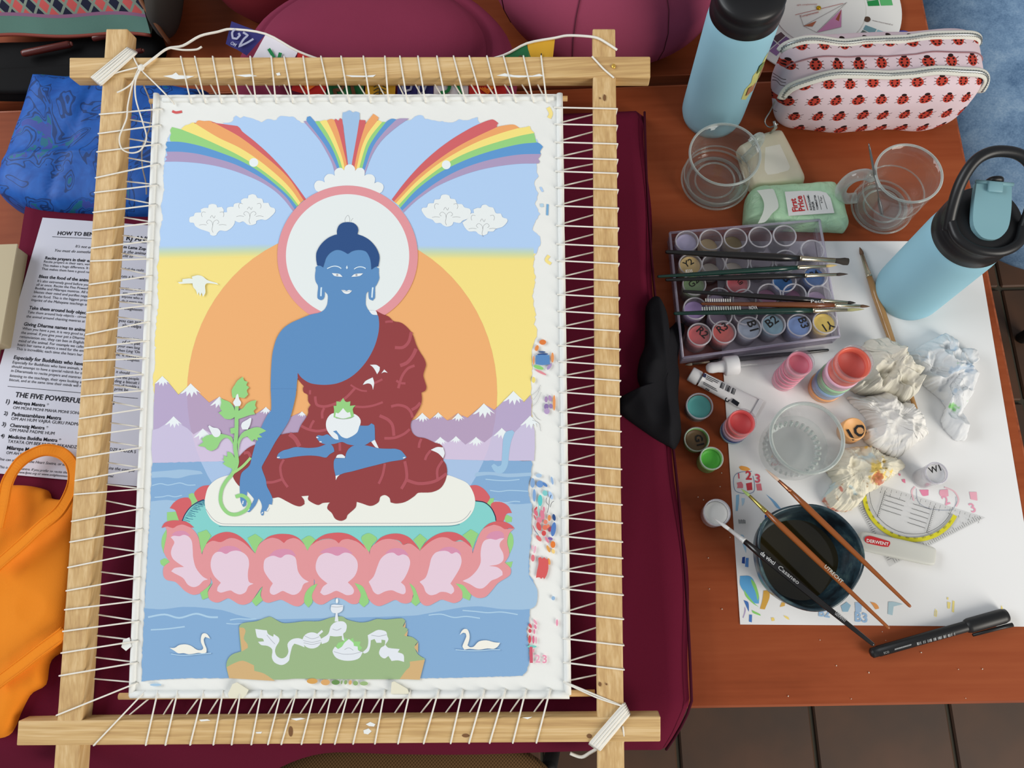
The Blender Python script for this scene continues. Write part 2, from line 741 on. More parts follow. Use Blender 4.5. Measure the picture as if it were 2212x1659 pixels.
knot = mat('pine_knot', (122, 84, 50), 0.7)


def ell(u, v, a, b, n=18, rot=0.0):
    c, s = math.cos(rot), math.sin(rot)
    return [(u + a * math.cos(t) * c - b * math.sin(t) * s, v + a * math.cos(t) * s + b * math.sin(t) * c) for t in [2 * math.pi * i / n for i in range(n)]]


for u, v, a, b, br in ((628, 1580, 6, 14, bar_b), (1006, 1589, 10, 5, bar_b), (1273, 1590, 7, 6, bar_b), (1310, 1478, 2.5, 3, bar_r), (1296, 1478, 4, 6, bar_r), (1306, 211, 4, 9, bar_r), (1296, 212, 2, 3, bar_r)):
    MB().poly([pp(*q, BF + 0.00025) for q in ell(u, v, a * 0.8, b * 0.8)], knot).build('knot', br)

# canvas
canvas_m = mat('primed_canvas', (238, 239, 235), 0.85, spec=0.2)
_t = NT(canvas_m)
_v = _t.coord('Object')
_t.color(_t.mix(_t.noise(_v, 25, 4, 0.6), rgb((232, 234, 231)), rgb((242, 242, 238))))
_t.bump(_t.noise(_v, 900, 2, 0.5), 0.25, 0.0003)
CTL, CTR, CBR, CBL = (340, 205), (1207, 203), (1230, 1500), (283, 1497)
cb = MB()
edge = []


def edgeline(a, b, n, jit=1.0, seed=0.0):
    return [(a[0] + (b[0] - a[0]) * i / n + jit * noise.noise(Vector((i * 0.9, seed, 1))), a[1] + (b[1] - a[1]) * i / n + jit * noise.noise(Vector((i * 0.9, seed, 9)))) for i in range(n)]


edge = edgeline(CTL, CTR, 40, 2.0, 3) + edgeline(CTR, CBR, 10, 0.5) + edgeline(CBR, CBL, 30, 0.8) + edgeline(CBL, CTL, 10, 0.5)
cb.slab([pp(u, v, 0) for u, v in edge], PNn, 0.0008, canvas_m)
canvas = cb.build('canvas', thk)
for a, b, r in (((338, 203), (285, 1503), 0.0031), ((1209, 203), (1227, 1500), 0.0031), ((283, 1500), (1230, 1501), 0.0036), ((352, 216), (1196, 212), 0.0024)):
    q = MB()
    q.tube([pp(a[0] + (b[0] - a[0]) * i / 40 + 0.7 * noise.noise(Vector((i * .6, a[0], 0))), a[1] + (b[1] - a[1]) * i / 40, 0.0002 + 0.0005 * noise.noise(Vector((i * .5, b[0], 3)))) for i in range(41)], r, canvas_m, 12)
    q.build('rolled_edge', canvas)
dowel_m = grain_mat('dowel_wood', (186, 142, 92), (214, 172, 116), (226, 188, 136), 0, 100, 0.6, stretch=0.03)
MB().tube([pp(324, 219, -0.0038), pp(1226, 213, -0.0038)], 0.0027, dowel_m, 12).build('dowel', thk)
MB().tube([pp(258, 1504, -0.002), pp(1285, 1497, -0.002)], 0.0031, dowel_m, 12).build('dowel', thk)

# lacing
cord = mat('white_cotton_cord', (238, 234, 224), 0.85)
hole_m = mat('lacing_hole', (38, 36, 34), 0.9)
CR = 0.00078


def pxl(a, b, t):
    return (a[0] + (b[0] - a[0]) * t, a[1] + (b[1] - a[1]) * t)


def lacing(holes, bars, inner, skip_holes=False):
    """one continuous cord: hole -> over the bar -> round its back -> next hole"""
    q = MB()
    hm = MB()
    path_n = len(holes)
    for i in range(path_n):
        h, b = holes[i], bars[i]
        t = inner(h, b)
        e = pxl(h, b, t)
        pts = [pp(*h, 0.0005), pp(*pxl(h, b, 0.06), 0.0042), pp(*e, BF + 0.0006), pp(*b, BF + 0.0007)]
        po = pp(*b, BF)
        bo = pxl(h, b, 1.012)
        pts += [pp(*bo, BF - 0.002), pp(*bo, BF - BT + 0.001), po - PNn * (BT + 0.0008)]
        if i + 1 < path_n:
            h2 = holes[i + 1]
            t2 = inner(h2, b)
            pts += [pp(*pxl(h2, b, t2), BF - BT - 0.0008), pp(*pxl(h2, b, 0.25), -0.003), pp(*h2, -0.0016)]
        q.tube(pts, CR, cord, 6)
        hm.poly([pp(*p, 0.0036 if not skip_holes else 0.0006) for p in ell(h[0], h[1], 1.5, 1.4, 8)], hole_m)
    o = q.build('lacing_cord', thk)
    hm.build('lacing_hole', o)
    return o


hl = [(350.6, 235), (347.6, 270), (346, 311), (343.5, 354), (340.5, 399.5), (338, 442), (334, 480.5), (331, 519.5), (329.6, 558.7), (328.6, 595.4), (326.6, 629.6), (326, 659), (322.8, 694.4), (321.5, 736), (320, 773.4), (315, 808), (314, 843), (314, 882), (312, 923.5), (311, 965.6), (309, 1011), (309, 1056), (309, 1098), (308, 1142.5), (306, 1193), (303, 1247), (302.7, 1297), (301, 1341.7), (299, 1384), (297.5, 1431), (297.5, 1474.6)]
bl = [(216.5, 247), (214, 288.6), (211, 328), (208, 384), (206, 416), (203, 458.7), (202, 497.5), (199, 536), (197, 564), (194.5, 614.5), (191.7, 644.6), (189, 675.5), (186.6, 722.8), (184, 752), (182, 780), (179, 821), (176.7, 856), (173.4, 904), (170.4, 944), (167.6, 989), (164, 1038), (162, 1068), (156.5, 1126), (153, 1170.7), (148.7, 1225.6), (145, 1276), (142, 1317), (138, 1363.7), (134, 1410.5), (130, 1459.6), (124, 1544.5)]
lacing(hl, bl, lambda h, b: (h[0] - (275.5 - 0.0664 * (h[1] - 62))) / (h[0] - b[0]), True)
hr = [(1197 + (v - 232) * 0.0165, v) for v in (232, 268, 307, 340.5, 370, 405, 444.5, 487, 527, 563, 600, 636, 672, 707, 746, 781, 813, 847, 889, 922, 955.6, 1002.6, 1041, 1078.6, 1117.6, 1158, 1193, 1232, 1271.5, 1323, 1379, 1431, 1472)]
br = [(1329.5 + (v - 62) * 0.0124, v + 3 + (v - 232) * 0.0105) for _, v in hr]
br[-1] = (1344.5, 1525)
lacing(hr, br, lambda h, b: ((1280 + (h[1] - 62) * 0.0067) - h[0]) / (b[0] - h[0]), True)
tb = [390.6, 421, 459.5, 498.5, 540.5, 586, 614, 655, 693.5, 737, 785, 831.5, 864, 903, 944, 980, 1014, 1052, 1088, 1131, 1169]
th_ = [412.6, 443.5, 478, 516.5, 553.5, 596, 632, 670, 715, 754, 800, 839, 880, 919, 963, 1006, 1041.6, 1077, 1114, 1152.5, 1181]
lacing([(x, 223.5 - (x - 400) * 0.003) for x in th_], [(x, 123.6 - (x - 150) * 0.0017) for x in tb], lambda h, b: (h[1] - 168.5) / (h[1] - b[1]), True)
bb = [203.6, 315, 357.5, 411, 461, 500.5, 543, 579, 608, 651.5, 693, 723.5, 763, 810, 860, 915.5, 973.7, 1013.6, 1058, 1108, 1159]
bh = [313.7, 341, 384, 440, 482, 520, 565, 608, 641.5, 681, 717.5, 753.6, 790, 831.5, 886.5, 948, 1000, 1046.5, 1092, 1136.6, 1189]
lacing([(x, 1493 - (x - 313) * 0.006) for x in bh], [(x, 1610 - (x - 40) * 0.006) for x in bb], lambda h, b: (1556.5 - h[0] * 0.0069 - h[1]) / (b[1] - h[1]), True)


def lashing(ll, ur, n=9):
    q = MB()
    (a, b), (c, d) = ll, ur
    for i in range(n):
        t = i / (n - 1)
        p, r = pxl(a, b, t), pxl(c, d, t + 0.06 * math.sin(i * 2.1))
        lift = 0.0012 + 0.0008 * math.sin(math.pi * t) + (0.0007 if i % 2 else 0)
        pts = [pp(*pxl(p, r, -0.05), -0.006), pp(*pxl(p, r, -0.02), BF - 0.002), pp(*p, BF + lift * 0.7), pp(*pxl(p, r, 0.5), BF + lift * 1.3), pp(*r, BF + lift * 0.7), pp(*pxl(p, r, 1.03), BF - 0.002), pp(*pxl(p, r, 1.06), -0.006)]
        q.tube(smooth_poly(pts, 3, False, 180), 0.00125, cord, 6)
    return q.build('corner_lashing', thk)


lashing([(200, 166), (221, 181)], [(273, 106), (292, 118)])
lash = lashing([(1277, 1603), (1297, 1618)], [(1345, 1524), (1357, 1547)])


def string(px, offs, name='loose_cord', r=CR, parent=thk):
    pts = [pp(u, v, o) for (u, v), o in zip(px, offs)]
    return MB().tube(smooth_poly(pts, 5, False, 180), r, cord, 6).build(name, parent)


ZA = (0, 0, 560 / 2212.0)
lp = Z(ZA, [(1190, 570), (1130, 720), (1090, 900), (1080, 1010), (1020, 1170), (1040, 1270), (1120, 1305), (1200, 1280), (1250, 1180), (1220, 1050), (1160, 850), (1155, 700), (1195, 600)])
string(lp, [0.011, 0.0105, 0.01, 0.01, 0.01, 0.011, 0.008, 0.003, 0.0, 0.003, 0.008, 0.011, 0.012])
string(Z(ZA, [(1200, 590), (1120, 715), (1060, 760), (1000, 790)]), [0.012, 0.011, 0.0105, 0.0105])
string(Z(ZA, [(1135, 480), (1190, 580), (1300, 690), (1400, 790), (1490, 890)]), [0.0095, 0.0105, 0.009, 0.006, 0.002])
string(Z(ZA, [(880, 660), (1000, 620), (1185, 572)]), [0.0095, 0.0098, 0.011])
string(Z(ZA, [(1225, 725), (1290, 900), (1280, 1080), (1215, 1260), (1215, 1420), (1245, 1560), (1250, 1660)]), [-0.012, -0.014, -0.016, -0.018, -0.02, -0.024, -0.028])
MB().superq(pp(305, 146, 0.0115), (0.0035, 0.004, 0.002), cord, 1, 1, nu=14, nv=8).build('knot_of_cord', thk)
ZH = (1180, 1360, 600 / 2212.0)
string(Z(ZH, [(420, 940), (350, 980), (280, 1015), (190, 985)]), [0.0, -0.004, -0.006, -0.007], r=0.0016)
string(Z(ZH, [(610, 770), (612, 900), (500, 915), (420, 945)]), [0.0098, 0.006, 0.001, 0.0])
string(Z(ZH, [(140, 420), (400, 540), (610, 610)]), [0.003, 0.0095, 0.0098])
string([(1279, 122), (1290, 134), (1305, 150), (1326, 168)], [0.0098, 0.0098, 0.0098, 0.0095], r=0.001)
pin = mat('brass_pin', (226, 184, 84), 0.3, 0.6)
MB().superq(pp(1325.5, 143, BF + 0.0008), (0.0021, 0.0027, 0.0012), pin, 1, 1, nu=16, nv=8).build('brass_tack', thk)
# masking-tape scraps and a torn paper scrap on the lower canvas edge
tape_m = mat('masking_tape', (232, 228, 206), 0.8)
MB().slab([pp(u, v, 0.0046) for u, v in ((502, 1478), (512, 1474), (537, 1490), (532, 1500), (524, 1509), (496, 1508), (492, 1500))], PNn, 0.0006, tape_m).build('tape_scrap', canvas)
MB().slab([pp(u, v, 0.0046) for u, v in ((846, 1474), (852, 1472), (880, 1488), (884, 1499), (844, 1499))], PNn, 0.0006, tape_m).build('tape_scrap', canvas)
MB().slab([pp(u, v, 0.004) for u, v in ((266, 1382), (279, 1377), (284, 1396), (272, 1406), (262, 1398))], PNn, 0.0006, canvas_m).build('tape_scrap', canvas)

# ================================================================== the picture on the canvas
PA = (300, 180, 480 / 2212.0)
PB = (740, 180, 500 / 2212.0)
PC = (300, 520, 400 / 2212.0)
PDD = (560, 360, 400 / 1952.0)
PE = (540, 640, 460 / 2212.0)
PF = (480, 840, 540 / 2212.0)
PG = (300, 780, 340 / 1612.0)
PH = (880, 700, 360 / 1493.0)
PI_ = (300, 1020, 440 / 2212.0)
PJ = (700, 1020, 540 / 2212.0)
PK = (260, 1280, 440 / 2212.0)
PL = (660, 1280, 600 / 2212.0)
LAY = [0]


def pcol(c):
    return mat('paint_%d_%d_%d' % c, c, 0.72, spec=0.22, k=1.06)


class Paint:
    """one painted motif: flat coats of paint on the canvas, later coats over earlier ones"""

    def __init__(self, name):
        self.mb = MB()
        self.name = name

    def off(self):
        LAY[0] += 1
        return 0.0003 + LAY[0] * 0.000004

    def fill(self, pts, c, n=4, raw=False, rag=0.0):
        P = [(p[0], p[1]) for p in (pts if raw else smooth_poly(pts, n))]
        if rag:
            P = [(x + rag * noise.noise(Vector((i * 1.7, y * .3, 2))), y + rag * noise.noise(Vector((i * 1.9, x * .3, 7)))) for i, (x, y) in enumerate(P)]
        o = self.off()
        self.mb.poly([pp(x, y, o) for x, y in P], pcol(c))
        return self

    def ragged(self, pts, c, amp=1.6, step=5.0):
        """straight-sided coat with a dry, frayed brush edge"""
        P = []
        k = len(pts)
        rnd = random.Random(int(pts[0][0] * 7 + pts[0][1]))
        for i in range(k):
            a, b = pts[i], pts[(i + 1) % k]
            L = math.hypot(b[0] - a[0], b[1] - a[1])
            m = max(1, int(L / step))
            for j in range(m):
                t = j / m
                P.append((a[0] + (b[0] - a[0]) * t + rnd.uniform(-amp, amp), a[1] + (b[1] - a[1]) * t + rnd.uniform(-amp, amp) * 0.6))
        return self.fill(P, c, raw=True)

    def line(self, pts, w, c, n=5):
        """brush stroke w pixels wide"""
        P = smooth_poly(pts, n, False, 120) if len(pts) > 2 else [Vector((p[0], p[1], 0)) for p in pts]
        o = self.off()
        wm = w * 0.00043
        ws = [wm] * len(P)
        self.mb.ribbon([pp(p[0], p[1], o) for p in P], ws, PNn, pcol(c))
        return self

    def done(self):
        return self.mb.build(self.name, canvas)


def circ(cx, cy, rx, ry, n=72):
    return [(cx + rx * math.cos(2 * math.pi * i / n), cy + ry * math.sin(2 * math.pi * i / n)) for i in range(n)]


def clip(sub, cl):
    """part of polygon sub inside the convex polygon cl"""
    out = [tuple(p[:2]) for p in sub]
    for i in range(len(cl)):
        a, b = cl[i], cl[(i + 1) % len(cl)]

        def side(p):
            return (b[0] - a[0]) * (p[1] - a[1]) - (b[1] - a[1]) * (p[0] - a[0])
        res = []
        for j in range(len(out)):
            p, q = out[j - 1], out[j]
            sp, sq = side(p), side(q)
            if (sp >= 0) != (sq >= 0):
                t = sp / (sp - sq)
                res.append((p[0] + (q[0] - p[0]) * t, p[1] + (q[1] - p[1]) * t))
            if sq >= 0:
                res.append(q)
        out = res
        if not out:
            break
    return out


SKY, YEL, SUN = (176, 205, 240), (243, 223, 136), (237, 174, 114)
PINKH, HALO = (224, 150, 156), (228, 234, 234)
RED, ORA, YBAND, GRE, BLU, PUR = (208, 100, 104), (236, 166, 106), (250, 224, 130), (150, 208, 130), (96, 152, 208), (172, 154, 190)

# ---- sky and dawn
p = Paint('painted_sky')
left = [(356, 348), (352, 385), (356, 410), (348, 440), (352, 470), (346, 500), (345, 548)]
top = [(362, 300), (372, 285), (430, 275), (470, 268), (500, 264), (509, 249), (519, 255), (526, 250.5), (547, 257), (565, 263.5), (580, 257), (597, 260), (604, 250.5), (632, 251.6), (652, 265), (700, 275), (885, 260), (903, 248), (914, 249), (918, 256), (950, 262), (980, 265), (989, 258), (1011, 260), (1030.5, 253.5), (1035, 266), (1120, 290), (1160, 300)]
right = [(1160, 360), (1159, 372), (1163, 380), (1154, 392), (1158, 410), (1163, 416), (1156, 440), (1166, 462), (1156, 480), (1150, 497), (1166, 510), (1168, 524), (1156, 550)]
p.ragged(left[::-1] + top + right, SKY)
yl = [(344, 548), (345, 562), (340, 570), (342, 600), (340, 640), (343, 650), (338, 690), (336, 730), (333, 742), (336, 752), (333, 800), (330, 826), (334, 870)]
yr = [(1150, 900), (1147, 854), (1149, 790), (1147.7, 760), (1160, 722), (1160, 712), (1154, 700), (1157, 680), (1150, 640), (1156, 600), (1151, 575), (1156, 548)]
p.ragged(yl + yr, YEL)
for i in range(16):
    t = (i + 0.5) / 16
    c = tuple(int(SKY[k] + (YEL[k] - SKY[k]) * t - 10 * math.sin(math.pi * t) * (k != 1)) for k in range(3))
    y0, y1 = 527 + i * 1.75, 527 + (i + 1) * 1.75 + 0.6
    p.fill([(344, y0 + 4), (560, y0), (1153, y0 + 6), (1153, y1 + 6), (560, y1), (344, y1 + 4)], c, raw=True)
p.line([(372, 240), (380, 243), (393, 241)], 6, (208, 90, 90))
p.line([(1184, 232), (1190, 245), (1186, 255)], 9, (246, 222, 140))
p.line([(1186, 552), (1180, 562), (1190, 570)], 7, (246, 222, 140))
p.line([(1183, 441), (1182, 465)], 5, (120, 170, 210)).line([(1168, 410), (1172, 408)], 12, SKY).line([(1170, 440), (1171, 447)], 8, (180, 208, 226))
p.done()
SUNP = circ(739, 850, 335, 356)
p = Paint('painted_sun')
p.fill(SUNP, SUN, raw=True)
p.done()

# ---- rainbows
e = [[(255, 780), (400, 780), (600, 795), (800, 830), (1000, 890), (1200, 975), (1350, 1070), (1450, 1165), (1535, 1275)],
     [(275, 680), (420, 682), (600, 705), (850, 770), (1000, 825), (1200, 930), (1350, 1030), (1470, 1140), (1552, 1255)],
     [(278, 580), (430, 585), (600, 620), (800, 685), (1000, 765), (1200, 880), (1400, 1040), (1500, 1135), (1572, 1225)],
     [(330, 435), (440, 465), (600, 530), (800, 620), (1000, 720), (1200, 845), (1400, 1000), (1500, 1100), (1590, 1215)],
     [(545, 390), (640, 450), (800, 545), (1000, 640), (1200, 770), (1400, 935), (1520, 1060), (1610, 1190)],
     [(715, 375), (800, 420), (1000, 530), (1200, 680), (1400, 850), (1520, 980), (1640, 1165)],
     [(905, 378), (1000, 440), (1030, 480), (1150, 575), (1300, 710), (1450, 870), (1560, 1010), (1665, 1155)]]
starts = [[(280, 755), (262, 735), (285, 715)], [(265, 658), (285, 640), (268, 610)], [(315, 578), (308, 540), (320, 500), (312, 470)], [(420, 455), (460, 420), (500, 408)], [(560, 405), (590, 370), (650, 375)], [(740, 395), (790, 382), (850, 390)]]
cols = [PUR, BLU, GRE, YBAND, ORA, RED]
p = Paint('painted_rainbow')
for i in range(6):
    lo, hi = e[i], e[i + 1]
    if i == 2:
        lo = [(315, 578)] + e[2][1:]
    if i == 3:
        lo = [(420, 455)] + e[3][1:]
    p.fill(Z(PA, hi[::-1] + starts[i][::-1] + lo), cols[i])
p.fill(circ(548, 351, 9.8, 9.4, 24), (232, 238, 240), raw=True)
p.done()
r = [[(1870, 765), (1700, 768), (1500, 790), (1300, 830), (1100, 895), (900, 985), (750, 1085), (660, 1160), (585, 1235)],
     [(1895, 675), (1700, 680), (1500, 710), (1300, 760), (1100, 835), (900, 945), (700, 1095), (570, 1215)],
     [(1860, 565), (1700, 580), (1500, 625), (1300, 685), (1100, 765), (900, 870), (700, 1025), (550, 1190)],
     [(1830, 475), (1700, 500), (1500, 555), (1300, 620), (1100, 705), (900, 830), (700, 990), (535, 1165)],
     [(1670, 430), (1500, 480), (1300, 555), (1100, 655), (900, 780), (700, 945), (510, 1145)],
     [(1470, 420), (1300, 500), (1100, 605), (900, 740), (700, 905), (490, 1130)],
     [(1430, 345), (1300, 390), (1200, 440), (1050, 530), (900, 640), (750, 775), (600, 940), (470, 1110)]]
ends = [[(1885, 745), (1868, 720), (1888, 695)], [(1888, 650), (1915, 605), (1890, 580)], [(1848, 550), (1838, 510)], [(1830, 470), (1800, 440), (1790, 408), (1740, 420)], [(1690, 425), (1640, 395), (1560, 400)], [(1475, 400), (1488, 378)]]
p = Paint('painted_rainbow')
for i in range(6):
    p.fill(Z(PB, r[i + 1][::-1] + ends[i][::-1] + r[i]), cols[i])
p.fill(circ(964, 356, 9.6, 9.6, 24), (232, 238, 240), raw=True)
p.done()
c_ = [[(1640, 380), (1700, 450), (1800, 570), (1870, 690), (1920, 790), (1950, 890)], [(1670, 375), (1750, 475), (1850, 610), (1920, 730), (1960, 815), (1985, 880)],
      [(1755, 385), (1840, 510), (1920, 640), (1970, 755), (2010, 880)], [(1800, 380), (1880, 500), (1950, 640), (2000, 760), (2035, 880)],
      [(1870, 370), (1930, 490), (1990, 640), (2030, 760), (2055, 880)], [(1945, 365), (1990, 490), (2030, 640), (2060, 760), (2075, 850)], [(2025, 365), (2040, 480), (2060, 640), (2075, 760), (2088, 840)]]
p = Paint('painted_rainbow')
tops = [[], [(1675, 335), (1705, 326)], [(1765, 378)], [(1840, 368)], [(1905, 356)], [(1960, 352), (1985, 372), (2005, 345)]]
for i in range(6):
    p.fill(Z(PA, c_[i][::-1] + tops[i] + c_[i + 1]), cols[i], 3)
p.fill(Z(PA, [(2025, 360), (2030, 290), (2060, 285), (2100, 268), (2130, 290), (2160, 280), (2196, 292), (2196, 380), (2170, 520), (2130, 760), (2120, 830), (2085, 830), (2070, 700), (2045, 480)]), (160, 192, 226), 3)
d_ = [[(635, 335), (500, 430), (370, 550), (280, 690), (212, 870)], [(515, 345), (400, 460), (290, 610), (200, 860)], [(415, 370), (330, 480), (245, 620), (175, 860)],
      [(378, 372), (280, 490), (220, 600), (148, 850)], [(330, 360), (240, 480), (180, 620), (125, 850)], [(218, 390), (190, 480), (150, 620), (108, 820)], [(160, 350), (140, 480), (115, 620), (85, 800)]]
dt = [[], [(470, 338)], [], [(345, 350)], [(295, 290), (345, 325)], [(180, 350), (218, 352)]]
for i in range(6):
    p.fill(Z(PB, d_[i + 1][::-1] + dt[i] + d_[i]), cols[i], 3)
p.done()

# ---- clouds
CLO, PEN = (231, 236, 236), (150, 152, 154)
clouds = [(PA, [(500, 1360), (510, 1330), (545, 1320), (560, 1290), (620, 1285), (615, 1255), (650, 1240), (690, 1240), (695, 1210), (730, 1200), (770, 1210), (780, 1235), (825, 1230), (845, 1260), (840, 1285), (885, 1285), (905, 1320), (945, 1345), (955, 1385), (925, 1435), (870, 1470), (810, 1465), (780, 1490), (770, 1510), (740, 1518), (710, 1505), (705, 1485), (670, 1470), (610, 1450), (560, 1420), (545, 1390), (510, 1385)], (735, 1360)),
          (PA, [(875, 1250), (885, 1235), (915, 1228), (940, 1230), (950, 1200), (990, 1190), (1020, 1195), (1015, 1165), (1045, 1145), (1085, 1145), (1090, 1115), (1130, 1103), (1165, 1115), (1180, 1140), (1225, 1150), (1240, 1190), (1290, 1190), (1310, 1230), (1350, 1245), (1355, 1280), (1310, 1330), (1265, 1360), (1220, 1355), (1170, 1370), (1165, 1395), (1120, 1412), (1080, 1405), (1040, 1375), (1000, 1385), (950, 1365), (900, 1330), (880, 1290)], (1105, 1275)),
          (PB, [(755, 1215), (765, 1190), (805, 1185), (820, 1150), (870, 1145), (880, 1110), (930, 1105), (945, 1070), (985, 1062), (1020, 1075), (1030, 1100), (1075, 1110), (1095, 1150), (1140, 1155), (1165, 1185), (1215, 1200), (1225, 1235), (1200, 1290), (1150, 1310), (1120, 1335), (1060, 1325), (1045, 1355), (1000, 1370), (960, 1355), (935, 1335), (890, 1335), (860, 1305), (800, 1280)], (990, 1230)),
          (PB, [(1255, 1240), (1250, 1205), (1290, 1190), (1320, 1190), (1335, 1165), (1370, 1160), (1400, 1180), (1440, 1190), (1465, 1240), (1510, 1245), (1530, 1280), (1570, 1295), (1575, 1320), (1530, 1370), (1465, 1390), (1440, 1415), (1390, 1415), (1380, 1440), (1340, 1453), (1300, 1440), (1270, 1415), (1210, 1415), (1170, 1380), (1145, 1330), (1200, 1290), (1225, 1245)], (1340, 1340))]
for reg, pts, (x, y) in clouds:
    p = Paint('painted_cloud')
    p.fill(Z(reg, pts), CLO, 4)
    for s in (-1, 1):
        p.line(Z(reg, [(x, y + 60), (x + s * 8, y + 20), (x + s * 40, y), (x + s * 62, y + 22), (x + s * 45, y + 40)]), 0.8, PEN, 4)
        p.line(Z(reg, [(x + s * 60, y + 50), (x + s * 100, y + 45), (x + s * 135, y + 52)]), 0.8, PEN, 4)
        p.line(Z(reg, [(x + s * 70, y - 75), (x + s * 100, y - 80), (x + s * 112, y - 55), (x + s * 104, y - 30)]), 0.8, PEN, 4)
    p.line(Z(reg, [(x - 25, y - 20), (x - 8, y - 45), (x + 12, y - 18), (x + 24, y - 42)]), 0.8, PEN, 4)
    p.line(Z(reg, [(x, y + 60), (x - 8, y + 95), (x + 4, y + 125)]), 0.8, PEN, 4)
    p.done()
p = Paint('painted_cloud')
p.fill(Z(PDD, [(620, 265), (590, 240), (580, 190), (610, 150), (660, 150), (690, 165), (685, 120), (720, 80), (770, 80), (795, 95), (795, 45), (830, 15), (870, 15), (895, 40), (905, 0), (930, -20), (960, -25), (990, -10), (1010, 20), (1010, 45), (1040, 15), (1085, 15), (1110, 45), (1110, 95), (1140, 80), (1190, 85), (1220, 120), (1215, 175), (1250, 160), (1300, 185), (1310, 225), (1280, 275), (950, 400)]), CLO, 4)
p.done()
# ---- mountains, lake, with the paler tints inside the aura
M1, M1I, M2, M2I = (182, 166, 200), (180, 158, 188), (200, 191, 219), (208, 193, 219)
rng = Z(PG, [(165, 235), (240, 160), (320, 240), (405, 345), (470, 290), (530, 232), (620, 330), (720, 425), (825, 366), (900, 420), (1100, 520), (1200, 540), (1300, 472), (1360, 515)]) + Z(PE, [(430, 1250), (540, 1200), (590, 1250), (1000, 1300), (1660, 1300), (1720, 1275), (1790, 1214), (1870, 1280), (1955, 1210), (2050, 1290), (2160, 1215), (2212, 1245)]) + Z(PH, [(360, 865), (455, 802), (540, 840), (685, 716), (780, 770), (800, 750), (950, 606), (1045, 700), (1105, 635), (1115, 690), (1110, 800), (1135, 1000)])
rng = rng + [(1150, 980), (330, 980), (331, 940), (332, 880)]
lav = Z(PG, [(140, 705), (200, 690), (270, 645), (355, 572), (440, 655), (500, 690), (560, 750), (655, 694), (740, 740), (960, 790), (1100, 770), (1200, 840)]) + Z(PH, [(100, 1055), (240, 1055), (295, 1014), (365, 1060), (435, 1008), (520, 1080), (615, 1014), (690, 1060), (845, 935), (890, 965), (960, 970), (1100, 826), (1140, 960), (1142, 1100), (1135, 1224)]) + Z(PG, [(140, 1042), (128, 900)])
wat = Z(PG, [(140, 1042), (600, 1032), (860, 1027)]) + Z(PH, [(340, 1212), (700, 1222), (1115, 1228), (1118, 1260)]) + [(1146, 1030), (1140, 1060), (1149, 1091), (1148, 1157), (1143, 1201), (1143, 1240), (1156, 1262), (1161, 1279), (1157, 1308), (1145, 1315), (1143, 1345), (1137, 1359), (1144, 1421), (1139, 1448), (1127, 1460), (991, 1464), (861, 1466), (700, 1464), (560, 1467), (495, 1465), (409, 1465), (330, 1469), (306, 1472), (307, 1420), (311, 1340), (315, 1260), (320, 1180), (325, 1100), (327, 1020)]
SNOW = (232, 238, 240)


def cap(pt, x, y, w):
    s = w / 2
    pt.fill([(x, y), (x + .35 * s, y + .35 * s), (x + s, y + .95 * s), (x + .55 * s, y + .72 * s), (x + .62 * s, y + 1.15 * s), (x + .3 * s, y + .8 * s), (x + .1 * s, y + 1.35 * s), (x - .08 * s, y + .85 * s), (x - .38 * s, y + 1.25 * s), (x - .42 * s, y + .75 * s), (x - .75 * s, y + .95 * s), (x - s, y + 1.0 * s), (x - .4 * s, y + .42 * s)], SNOW, 3)


p = Paint('painted_mountains')
p.fill(rng, M1, raw=True)
p.fill(clip(rng, SUNP), M1I, raw=True)
for reg, x, y, w in ((PG, 240, 152, 160), (PG, 530, 228, 215), (PG, 825, 362, 190), (PG, 1300, 468, 120), (PE, 540, 1195, 90), (PE, 1790, 1210, 150), (PE, 1955, 1205, 110), (PH, 455, 798, 115), (PH, 685, 710, 200), (PH, 950, 600, 190)):
    q = Z(reg, [(x, y)])[0]
    cap(p, q[0], q[1], w * reg[2])
p.fill(lav, M2, raw=True)
p.fill(clip(lav, SUNP), M2I, raw=True)
for reg, x, y, w in ((PG, 355, 565, 180), (PG, 655, 690, 190), (PH, 295, 1010, 120), (PH, 435, 1003, 100), (PH, 615, 1010, 130), (PH, 845, 930, 150), (PH, 1100, 820, 180)):
    q = Z(reg, [(x, y)])[0]
    cap(p, q[0], q[1], w * reg[2])
for pts in ([(1110, 640), (1160, 600), (1195, 545)], [(1130, 680), (1170, 620), (1185, 570)], [(1115, 740), (1160, 700), (1200, 610)], [(1120, 860), (1180, 890), (1195, 960)], [(1130, 790), (1160, 840), (1190, 860)]):
    p.line(Z(PH, pts), 0.8, (160, 162, 164), 4)
p.done()
W1, W2, WI = (132, 170, 209), (160, 191, 219), (168, 193, 226)
p = Paint('painted_lake')
p.ragged(wat, W1, 1.2)
p.fill(clip(wat, SUNP), WI, raw=True)
p.fill(Z(PG, [(130, 1135), (300, 1122), (450, 1110), (630, 1128), (655, 1155), (520, 1170), (400, 1200), (270, 1190), (130, 1196)]), W2)
p.fill([(326, 1083), (360, 1080), (420, 1086), (450, 1080), (520, 1090), (900, 1090), (1060, 1080), (1110, 1089), (1149, 1087), (1147, 1160), (1142, 1210), (1143, 1245), (1160, 1272), (1158, 1306), (1140, 1316), (1085, 1316), (1040, 1310), (1000, 1312), (940, 1322), (890, 1330), (560, 1338), (520, 1330), (480, 1318), (430, 1312), (395, 1311), (350, 1316), (313, 1314), (317, 1240), (322, 1150)], W2, 4, rag=0.6)
p.fill(Z(PH, [(620, 1330), (760, 1325), (880, 1340), (1110, 1330), (1110, 1360), (900, 1372), (740, 1352), (600, 1368)]), W2)
LN = (172, 204, 228)
